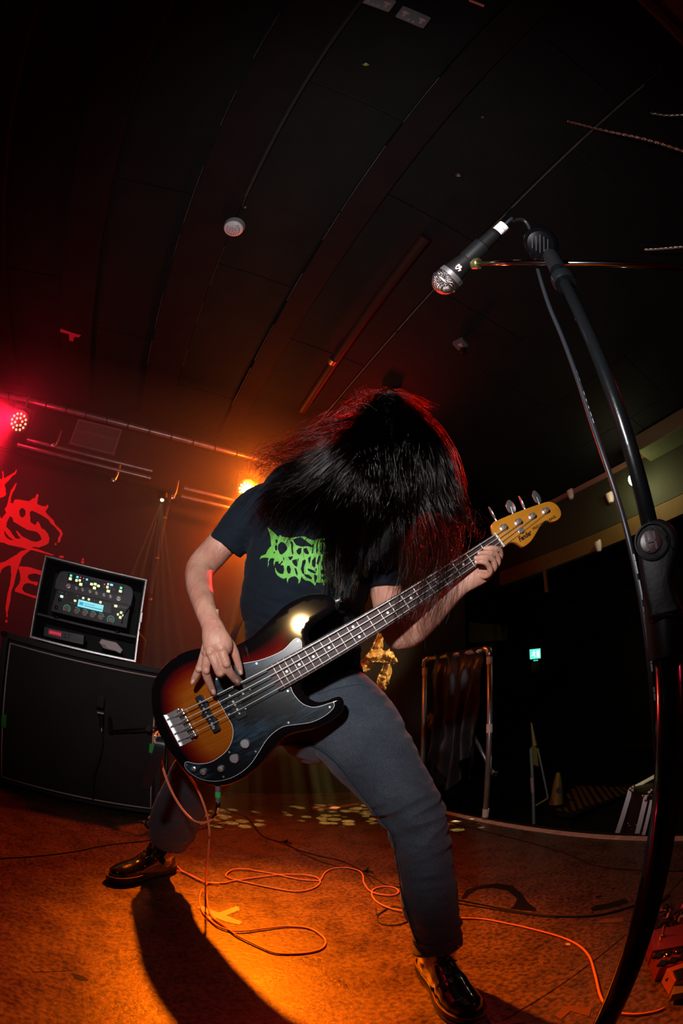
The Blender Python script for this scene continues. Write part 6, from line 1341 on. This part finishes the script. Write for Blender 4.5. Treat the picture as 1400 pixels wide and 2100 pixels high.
for (x, y), lb in (((585, 1726), 'black cable tie knot at the left on the diagonal cable'), ((750, 1786), 'black cable tie knot with a standing tail in the middle of the floor')):
    c = pz(x, y, 0.008); k = MB(); k.tube([c+V((0.009*math.cos(a), 0.006*math.sin(a), 0.006*math.sin(2*a))) for a in np.linspace(0, 6.3, 14)], 0.0035, 6)
    k.tube([c, c+V((0.006, 0, 0.012)), c+V((0.012, 0.002, 0.024 if x > 700 else 0.01))], 0.0035, 6); k.tube([c, c+V((0.012, -0.004, 0)), c+V((0.03, -0.01, -0.003))], 0.0032, 6)
    tag(k.build('cable_knot', M['cable'], None, True), lb, 'cable tie')
def tape(pts, m, name, label, cat='tape', z=0.0012):
    tag(MB().prism([tuple(pz(x, y, 0.002))[:2] for x, y in pts], 0.0012, None, z+0.0006, 0.0002, 1).build(name, m), label, cat)
tape([(404,1860),(412,1857),(440,1868),(466,1878),(494,1889),(495,1893),(490,1896),(462,1890),(437,1879),(418,1869)], M['tapecream'], 'floor_tape', 'long strip of the cream tape cross on the floor')
tape([(483,1858),(490,1860),(491,1866),(470,1874),(452,1881),(426,1886),(417,1884),(440,1874),(462,1866)], M['tapecream'], 'floor_tape', 'short strip of the cream tape cross on the floor', z=0.0006)
tape([(639,1654),(690,1657),(692,1660),(641,1659)], mat('pink_tape', (0.6, 0.2, 0.25), 0.6), 'floor_tape', 'thin pink tape mark in the yellow light patches, left piece')
tape([(672,1650),(684,1658),(736,1650),(735,1646),(690,1653),(678,1648)], bpy.data.materials['pink_tape'], 'floor_tape', 'thin pink tape mark in the yellow light patches, right piece')
tape([(1136,2082),(1165,2060),(1212,2069),(1208,2084),(1170,2073),(1150,2090)], mat('brown_tape', (0.14, 0.07, 0.03), 0.6, var=0.3), 'floor_tape', 'crumpled brown tape corner near the bottom edge')
tape([(1228,1888),(1244,1884),(1278,1881),(1278,1890),(1246,1892),(1230,1892)], mat('dull_yellow_tape', (0.2, 0.15, 0.07), 0.6, var=0.3), 'floor_tape', 'small dull yellow tape scrap left of the mic stand')
tape([(1160,1934),(1169,1934),(1169,1938),(1160,1938)], M['tapecream'], 'floor_tape', 'tiny pale scrap beside the orange cable bend')
tape([(1010,2085),(1024,2079),(1028,2094),(1014,2096)], mat('grey_green_tape', (0.14, 0.17, 0.12), 0.6), 'floor_tape', 'small grey-green tape square beside the front boot toe')
tape([(1000,2092),(1030,2094),(1060,2088),(1075,2096),(1010,2104)], bpy.data.materials['grey_green_tape'], 'floor_tape', 'grey-green tape strip along the seam at the bottom edge')
tape([(907,1692),(925,1682),(948,1684),(932,1691)], M['white'], 'floor_tape', 'white tape scrap just right of the front knee on the floor')
mst = mat('dark_stain', (0.012, 0.008, 0.006), 0.3)
stain = [(945,1842),(955,1825),(985,1815),(1020,1811),(1050,1816),(1070,1832),(1082,1850),(1098,1862),(1100,1868),(1070,1866),(1045,1863),(1055,1855),(1060,1842),(1040,1826),(1010,1820),(980,1823),(962,1834),(950,1846)]
tape(stain, mst, 'floor_stain', 'dark curved smear on the boards right of the front shin', 'stain', 0.0003)
tape([(1210,1862),(1222,1856),(1245,1852),(1282,1842),(1290,1850),(1268,1858),(1240,1864),(1215,1868)], mst, 'floor_stain', 'dark wet smear on the boards beside the mic stand', 'stain', 0.0003)
for x, y, r_, lb in ((163, 2004, .012, 'black blob on the boards near the lower left corner'), (1228, 1838, .008, 'small dark spot above the smear beside the mic stand'), (1258, 1822, .006, 'smallest dark spot above the smear beside the mic stand')):
    c = pz(x, y, 0.002); tag(MB().prism([(c.x+r_*1.6*math.cos(a)*(1+.2*math.sin(3*a)), c.y+r_*math.sin(a)) for a in np.linspace(0, 6.283, 15)[:-1]], 0.001, None, 0.0009).build('floor_stain', mst), lb, 'stain')
for x0, y0, x1, y1, lb in ((66, 1993, 150, 1990, 'faint scratch in the boards at the lower left'),):
    tag(MB().tube([pz(x0, y0, 0.0006), pz((x0+x1)/2, (y0+y1)/2+1, 0.0006), pz(x1, y1, 0.0006)], 0.0008, 4).build('floor_scratch', mst), lb, 'scratch')

# ================================================================== PEDALS AT THE RIGHT
def solid(name, top, zt_, zb, m, parent, shrink=0.0, bevel=0.002):
    P = [pz(x, y, zt_) for x, y in top]; poly = [(p.x, p.y) for p in P]; return MB().prism(poly, zt_-zb, None, zt_, bevel).build(name, m, parent)
mrp = mat('crimson_enamel', (0.22, 0.008, 0.03), 0.3, bump=0.15, bscale=120, coat=0.4)
t = empty('red_effects_pedal', pz(1375, 1960, 0.0), 'crimson effects pedal with a toggle switch and dark knobs at the right edge', 'effects pedal')
bx = [(1335,1912),(1328,1930),(1343,1962),(1420,1938),(1420,1892)]
b1 = [(1331,1908),(1420,1890),(1420,1935),(1338,1950)]
solid('upper_body', b1, 0.055, 0.002, mrp, t); b2 = [(1338,1952),(1420,1938),(1420,1968),(1352,1986)]
solid('lower_body', b2, 0.048, 0.002, mrp, t)
for x, y in ((1348,1960),(1358,1976),(1368,1955),(1380,1970),(1392,1950),(1400,1964)):
    c = pz(x, y, 0.05); MB().box((c.x, c.y, 0.05), (0.026, 0.022, 0.008), Matrix.Rotation(0.5, 3, 'Z'), 0.002).build('knob', M['black'], t)
c = pz(1358, 1920, 0.056); MB().lathe([(0.008, 0), (0.008, 0.006), (0.0035, 0.007), (0.003, 0.02), (0.0045, 0.034), (0.003, 0.037)], (c.x, c.y, 0.055), (0.1, 0.25, 1), 16).build('toggle_switch', M['chrome'], t, 'angle')
c = pz(1396, 1885, 0.06); MB().lathe([(0.010, 0), (0.010, 0.012), (0.008, 0.016)], (c.x, c.y, 0.055), (0, 0, 1), 18).build('foot_switch', M['chrome'], t, 'angle')
for x, y in ((1362,1962),(1367,1958),(1386,1952),(1366,1957)):
    c = pz(x, y, 0.056); MB().ball((c.x, c.y, 0.056), 0.0028, (1, 1, 1), None, 1).build('screw', M['chrome'], t)
t = empty('orange_effects_pedal', pz(1385, 2025, 0.0), 'orange effects pedal with grey foot plate in front of the crimson one', 'effects pedal')
mop = mat('orange_enamel', (0.45, 0.12, 0.012), 0.4)
solid('body', [(1367,1986),(1420,1966),(1425,2005),(1384,2012)], 0.052, 0.002, mop, t)
solid('front_step', [(1384,2010),(1425,2000),(1425,2030),(1378,2035)], 0.03, 0.002, mop, t)
solid('rubber_top', [(1380,1990),(1425,1975),(1425,2002),(1388,2010)], 0.056, 0.05, M['black'], t)
solid('foot_plate', [(1382,2020),(1425,2006),(1425,2030),(1378,2040)], 0.036, 0.012, mat('plate_grey', (0.2, 0.21, 0.2), 0.45), t)
c = pz(1370, 2008, 0.03); MB().lathe([(0.006, 0), (0.006, 0.004)], c, (-1, -0.3, 0), 14).build('jack_hole', M['black'], t)
# glittering cable ends behind the pedals
t = empty('cable_bundle', pz(1385, 1880, 0.0), 'tangle of black leads and glinting plugs behind the crimson pedal', 'cable bundle')
for i in range(11):
    c = pz(1356+random.random()*50, 1862+random.random()*26, 0.02+random.random()*0.03); d = V((random.uniform(-1, 1), random.uniform(-1, 1), random.uniform(-.2, .6))).normalized()
    MB().tube([c, c+d*0.02], 0.0038, 8).build('plug', M['chrome'], t, 'angle')
    MB().tube(catmull([c, c-d*0.02, V((c.x+random.uniform(-.05, .05), c.y+random.uniform(-.05, .05), 0.006)), V((c.x+random.uniform(0, .12), c.y+random.uniform(0, .1), 0.005))], 5), 0.003, 6).build('lead', M['cable'], t, True)

# ================================================================== BEYOND THE STAGE
# taped scaffold rail
mpole = mat('galvanised_pole', (0.4, 0.36, 0.36), 0.35, 0.75, var=0.2, vscale=20)
mptape = mat('cream_pole_tape', (0.75, 0.62, 0.56), 0.6)
t = empty('guard_rail', ps(1003, 1668, 2.08), 'grey tubular guard rail bound with pale tape at the stage edge', 'rail')
A_ = ps(1003, 1330, 2.07); Bt = V((A_.x, A_.y, 0.0)); C_ = room(2.07, 2.72, A_.z); Cb = V((C_.x, C_.y, 0)); top = A_.z+0.0
MB().tube([Bt, V((A_.x, A_.y, top-0.02))], 0.0185, 18).build('post', mpole, t, True)
MB().tube([Cb, C_-V((0, 0, 0.02))], 0.0185, 18).build('post', mpole, t, True)
MB().tube([A_+(C_-A_).normalized()*0.03, C_-(C_-A_).normalized()*0.03], 0.0185, 18).build('top_rail', mpole, t, True)
for p_, q_ in ((A_, C_), (C_, A_)):
    dd = (q_-p_).normalized(); MB().tube([p_-V((0, 0, 0.055)), p_-V((0, 0, 0.03)), p_+dd*0.006-V((0, 0, 0.008)), p_+dd*0.03, p_+dd*0.055], 0.0235, 18).build('elbow', M['steel'], t, True)
for z_ in (top-0.075, 0.62, 0.05): MB().tube([V((A_.x, A_.y, z_-0.028)), V((A_.x, A_.y, z_+0.028))], 0.0205, 18).build('tape_band', mptape, t, 'angle')
for z_ in (top-0.09,): MB().tube([V((C_.x, C_.y, z_-0.028)), V((C_.x, C_.y, z_+0.028))], 0.0205, 18).build('tape_band', mptape, t, 'angle')
dd = (C_-A_).normalized(); MB().tube([A_+dd*0.085, A_+dd*0.125], 0.0205, 18).build('tape_band', mptape, t, 'angle')
MB().tube([ps(958, 1485, 2.16), ps(1012, 1588, 2.16)], 0.013, 12).build('brace', mpole, t, True)
MB().lathe([(0.02, 0), (0.02, 0.03)], ps(1016, 1592, 2.16), (0, 0, 1), 12).build('brace_foot', M['black'], t)
# dark coat hanging on the rail: folded cloth
def cloth(name, s_fn, width, length, topz, m, label, cat, folds=7, amp=0.03, nx=60, nz=50, taper=0.0, seed=0.0):
    k = MB(); k.v = []
    for side in (0, 1):
        for j in range(nz+1):
            v_ = j/nz
            for i in range(nx+1):
                u = i/nx-0.5; wd = width*(1-taper*v_*(1-v_)) * (1+0.12*math.sin(v_*5+seed))
                base = s_fn(u*wd); f_ = amp*(0.25+v_)*math.sin(u*folds*6.28+2.2*math.sin(v_*3+seed))+0.012*noise.noise(V((u*9+seed, v_*7, seed)))
                z = topz-length*v_*(1+0.14*math.sin(u*9+seed)) ; k.v.append(tuple(base+WX*(f_+(0.004 if side else 0)+(0.02*math.sin(min(1, v_*6)*math.pi)))+V((0, 0, z))))
    n1 = nx+1; m0 = (nz+1)*n1
    for j in range(nz):
        for i in range(nx): a = j*n1+i; k.f.append((a, a+1, a+n1+1, a+n1)); k.f.append((m0+a, m0+a+n1, m0+a+n1+1, m0+a+1))
    return tag(k.build(name, m, None, True), label, cat)
mcoat = mat('black_waxed_cloth', (0.011, 0.007, 0.006), 0.42, bump=0.3, bscale=60)
cloth('dark_coat', lambda u: room(2.045, 2.36+u, 0), 0.46, 0.86, A_.z+0.02, mcoat, 'dark coat draped over the rail between its two posts', 'coat', 4, 0.035, seed=1.2)
# shiny golden cloth behind the musician
mgold = mat('crumpled_gold_cloth', (0.75, 0.45, 0.14), 0.35, bump=0.8, bscale=14)
def crumple(pts_, tt, name, label, m):
    """fan of crumpled strips around a spine"""
    C = [pt(x, y, tt) for x, y in pts_]; C = [V(c) for c in catmull(C, 8)]; n_ = len(C); k = MB(); W_ = 9
    for i, c in enumerate(C):
        t_ = (C[min(i+1, n_-1)]-C[max(0, i-1)]).normalized(); sd = t_.cross(WU).normalized()
        for j in range(W_):
            u = (j/(W_-1)-0.5); ww = 0.10*(0.5+0.6*math.sin(math.pi*min(1, max(0, i/(n_-1)))))
            k.v.append(tuple(c+sd*u*ww+WU*(0.03*noise.noise(V((i*0.5, j*0.9, 3)))-0.02*math.cos(u*9))+V((0, 0, 0.025*noise.noise(V((i*.7, j*1.3, 9)))))))
    k.f = [(i*W_+j, i*W_+j+1, (i+1)*W_+j+1, (i+1)*W_+j) for i in range(n_-1) for j in range(W_-1)]
    o = k.build(name, m, None, True); md = o.modifiers.new('thick', 'SOLIDIFY'); md.thickness = 0.003; return tag(o, label, 'cloth')
crumple([(782,1300),(775,1325),(768,1345),(748,1365),(728,1385)], 3.1, 'gold_cloth', 'gold crumpled cloth left fold behind the elbow', mgold)
crumple([(752,1350),(775,1345),(797,1346),(812,1358)], 3.05, 'gold_cloth', 'gold crumpled cloth sleeve-like upper fold', mgold)
crumple([(797,1350),(792,1380),(784,1398),(786,1415)], 3.08, 'gold_cloth', 'gold crumpled cloth hanging tail', mgold)
for (x0, y0, x1, y1, lb) in ((880,1465,892,1500,'olive cloth fold beside the knee'), (925,1490,920,1560,'narrow ochre fold of hanging cloth')):
    crumple([(x0, y0), ((x0+x1)/2+2, (y0+y1)/2), (x1, y1)], 3.4, 'hanging_cloth', lb, mat('olive_cloth', (0.3, 0.22, 0.06), 0.5) if x0 == 880 else bpy.data.materials['olive_cloth'])
# pale poster panels on the far wall
for (poly, lb) in (([(895,1288),(950,1277),(950,1296),(905,1292)], 'dim ochre panel on the wall beside the raised forearm'), ([(962,1277),(1040,1282),(1040,1312),(962,1318)], 'dim rippled panel on the far wall above the rail')):
    T_ = 3.9; Q = [pt(x, y, T_) for x, y in poly]; F = frame_at(Q[0], WX, -WU); FI = F.inverted()
    tag(MB().prism([tuple((FI @ q)[:2]) for q in Q], 0.02, F, 0.0).build('wall_panel', mat('ochre_panel', (0.10, 0.065, 0.02), 0.7, var=0.3) if 'ochre' in lb else bpy.data.materials['ochre_panel']), lb, 'panel')
# exit sign
ex = pd(1097, 1341, 6.5); d = (EYE-ex); d.z = 0; d.normalize(); F = frame_at(ex, V((0, 0, 1)).cross(d), d)
t = empty('exit_sign', ex, 'small glowing green emergency exit sign across the dark room', 'exit sign')
MB().prism(rrect(0.17, 0.155, 0.01), 0.04, F, 0.0).build('housing', M['black'], t)
MB().prism(rrect(0.155, 0.14, 0.006), 0.006, F, 0.004).build('lit_panel', emis('exit_green', (0.10, 0.95, 0.55), 1.5), t)
for dx_ in (-0.06, 0.06): MB().tube([F @ V((dx_, 0.07, -0.02)), V(((F @ V((dx_, 0, -0.02))).x, (F @ V((dx_, 0, -0.02))).y, 2.945))], 0.005, 6).build('hanger_rod', M['black'], t)
mw = emis('exit_white', (0.75, 1.0, 0.9), 2.2)
k = MB(); q = lambda x, y: F @ V((x, y, 0.007))
k.ball(q(-0.015, 0.042), 0.011, (1, 1, .4), None, 2)
for P_ in (((-0.015, 0.03), (-0.022, -0.005)), ((-0.022, -0.005), (-0.004, -0.025)), ((-0.004, -0.025), (-0.012, -0.048)), ((-0.022, -0.005), (-0.04, -0.02)), ((-0.04, -0.02), (-0.058, -0.018)), ((-0.015, 0.026), (0.004, 0.01)), ((-0.016, 0.026), (-0.038, 0.014))): k.tube([q(*P_[0]), q(*P_[1])], 0.006, 6)
k.build('running_figure', mw, t)
MB().prism([(0.022, -0.05), (0.06, -0.05), (0.06, 0.045), (0.022, 0.045)], 0.002, F, 0.006).build('door_symbol', mw, t)
MB().prism([(-0.03, -0.10), (0.04, -0.10), (0.04, -0.085), (-0.03, -0.085)], 0.03, F, 0.0).build('lower_reflection', emis('exit_reflection', (0.05, 0.7, 0.35), 1.0), t)  # glowing strip standing in for the sign's reflection below it
MB().prism([(-0.06, -0.27), (0.06, -0.27), (0.06, -0.12), (-0.06, -0.12)], 0.03, F, 0.0).build('notice_plate', mat('dim_notice', (0.05, 0.07, 0.07), 0.4), t)
# yellow folding sign, cone, hazard ramp, flight case
t = empty('folding_step', pd(1100, 1690, 3.5), 'thin yellow and grey folding stand beside the wet floor cone', 'stand')
myl = mat('dull_yellow', (0.26, 0.17, 0.02), 0.5); mgy = mat('greyed_plastic', (0.16, 0.17, 0.15), 0.5)
D = 3.55
MB().tube([pd(1089, 1482, D), pd(1096, 1530, D)], [0.006, 0.02], 8).build('apex', myl, t, 'angle')
MB().prism([(0, 0), (0.001, 0)] and [tuple((frame_at(pd(1095, 1550, D), V((1, 0, 0)), V((0, -1, 0))).inverted() @ pY(x, y, pd(1095, 1550, D).y))[:2]) for x, y in ((1089,1530),(1100,1532),(1104,1572),(1093,1568))], 0.012, frame_at(pd(1095, 1550, D), V((1, 0, 0)), V((0, -1, 0))), 0.0).build('board', myl, t)
MB().tube([pd(1088, 1535, D), pd(1094, 1690, D)], 0.013, 8).build('leg', mgy, t, 'angle')
MB().tube([pd(1102, 1535, D), pd(1123, 1637, D)], 0.008, 8).build('leg', mgy, t, 'angle')
MB().tube([pd(1123, 1637, D), pd(1098, 1652, D)], 0.008, 8).build('cross_bar', myl, t, 'angle')
MB().tube([pd(1090, 1595, D*.995), pd(1092, 1625, D*.995)], 0.014, 8).build('pink_band', mat('pink_band', (0.5, 0.25, 0.22), 0.5), t, 'angle')
cb = pd(1140, 1648, 4.6); ct = pd(1140, 1588, 4.5); t = empty('floor_cone', cb, 'yellow plastic floor cone with a dark round mark beyond the stage', 'cone')
MB().lathe([(0.07, 0), (0.066, 0.02), (0.056, 0.1), (0.045, 0.2), (0.022, (ct-cb).length), (0.01, (ct-cb).length+0.01)], cb, V((0, 0, 1)), 28).build('body', myl, t, 'angle')
e_ = (EYE-cb); e_.z = 0; e_.normalize(); MB().lathe([(0.032, 0), (0.032, 0.004)], cb+V((0, 0, 0.15))+e_*0.05+e_.cross(V((0, 0, 1)))*-0.02, e_, 20).build('round_mark', mat('mark_purple', (0.05, 0.02, 0.08), 0.5), t)
rp = empty('hazard_ramp', pd(1220, 1660, 4.8), 'ramp with yellow and black hazard stripes beyond the stage edge', 'ramp')
ZR = -0.52
quad = [(1142,1668),(1160,1648),(1180,1612),(1296,1612),(1290,1622),(1225,1650),(1175,1672)]
poly = [tuple(pz(x, y, ZR))[:2] for x, y in quad]
MB().prism(poly, 0.03, None, ZR, 0.002).build('tread', M['blackmatte'], rp)
msr = mat('hazard_yellow', (0.22, 0.10, 0.02), 0.6, var=0.25, vscale=10)
for (x0, y0, x1, y1, w_) in ((1139,1658,1145,1662,7),(1154,1656,1160,1665,7),(1166,1643,1173,1662,8),(1160,1628,1165,1638,7),(1170,1618,1187,1658,8),(1180,1613,1199,1652,8),(1190,1612,1212,1649,8),(1204,1612,1226,1645,8),(1220,1613,1240,1640,8),(1234,1613,1251,1636,7),(1247,1614,1264,1633,7),(1260,1614,1277,1628,7),(1273,1615,1286,1624,6)):
    P_ = [pz(x, y, ZR+0.002) for x, y in ((x0, y0), (x0+w_, y0), (x1+w_, y1), (x1, y1))]
    MB().prism([(p.x, p.y) for p in P_], 0.003, None, ZR+0.004).build('stripe', msr, rp)
# flight case with ball corners
fc = empty('flight_case', ps(1300, 1700, 2.35), 'flight case with metal edges and ball corners at the stage edge', 'flight case')
def fp(x, y, s_=2.35): return ps(x, y, s_)
A1, A2 = fp(1293, 1618), fp(1262, 1718); B1, B2 = fp(1325, 1630, 2.2), fp(1302, 1724, 2.2)
C1 = fp(1345, 1590, 2.6)
ms = mat('case_edge_pinkish', (0.25, 0.19, 0.19), 0.4, 0.8); msy = mat('case_edge_light_tint', (0.5, 0.48, 0.25), 0.4, 0.5)  # second copy of the edge metal has yellow light put into its colour
def bar(a, b_, w_, m, name='metal_edge'):
    d = (b_-a); F = frame_at(a, d, EYE-a); k = MB(); k.prism([(0, -w_/2), (d.length, -w_/2), (d.length, w_/2), (0, w_/2)], 0.012, F, 0.0, 0.001); return k.build(name, m, fc)
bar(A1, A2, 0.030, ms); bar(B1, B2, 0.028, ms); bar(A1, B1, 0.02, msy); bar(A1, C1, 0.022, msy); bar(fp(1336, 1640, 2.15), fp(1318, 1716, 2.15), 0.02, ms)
k = MB(); k.v = [tuple(q) for q in (A1-ray(1293,1618)*-0.01, A2-ray(1262,1718)*-0.01, fp(1345, 1735, 2.12), fp(1345, 1640, 2.12))]; k.f = [(0, 1, 2, 3)]
o = k.build('front_panel', M['blackmatte'], fc); md = o.modifiers.new('t', 'SOLIDIFY'); md.thickness = 0.01
k = MB(); k.v = [tuple(q) for q in (A1, C1, fp(1350, 1605, 2.4), B1)]; k.f = [(0, 1, 2, 3)]
o = k.build('lid_panel', mat('lid_green_black', (0.02, 0.04, 0.015), 0.35), fc); md = o.modifiers.new('t', 'SOLIDIFY'); md.thickness = 0.008
for x, y, r_ in ((1298,1614,.013),(1292,1617,.01),(1297,1621,.012),(1331,1625,.012),(1336,1620,.01),(1318,1632,.008),(1324,1640,.009)): MB().ball(fp(x, y, 2.3 if x < 1310 else 2.18)-ray(x, y)*0.015, r_, (1, 1, 1), None, 2).build('ball_corner', M['chrome'], fc, True)
for i in range(12):
    x, y = 1280+random.random()*42, 1685+random.random()*28; MB().ball(fp(x, y, 2.2)-ray(x, y)*0.02, 0.004+random.random()*0.004, (1, 1.4, .8), None, 1).build('rivet', M['chrome'], fc, True)
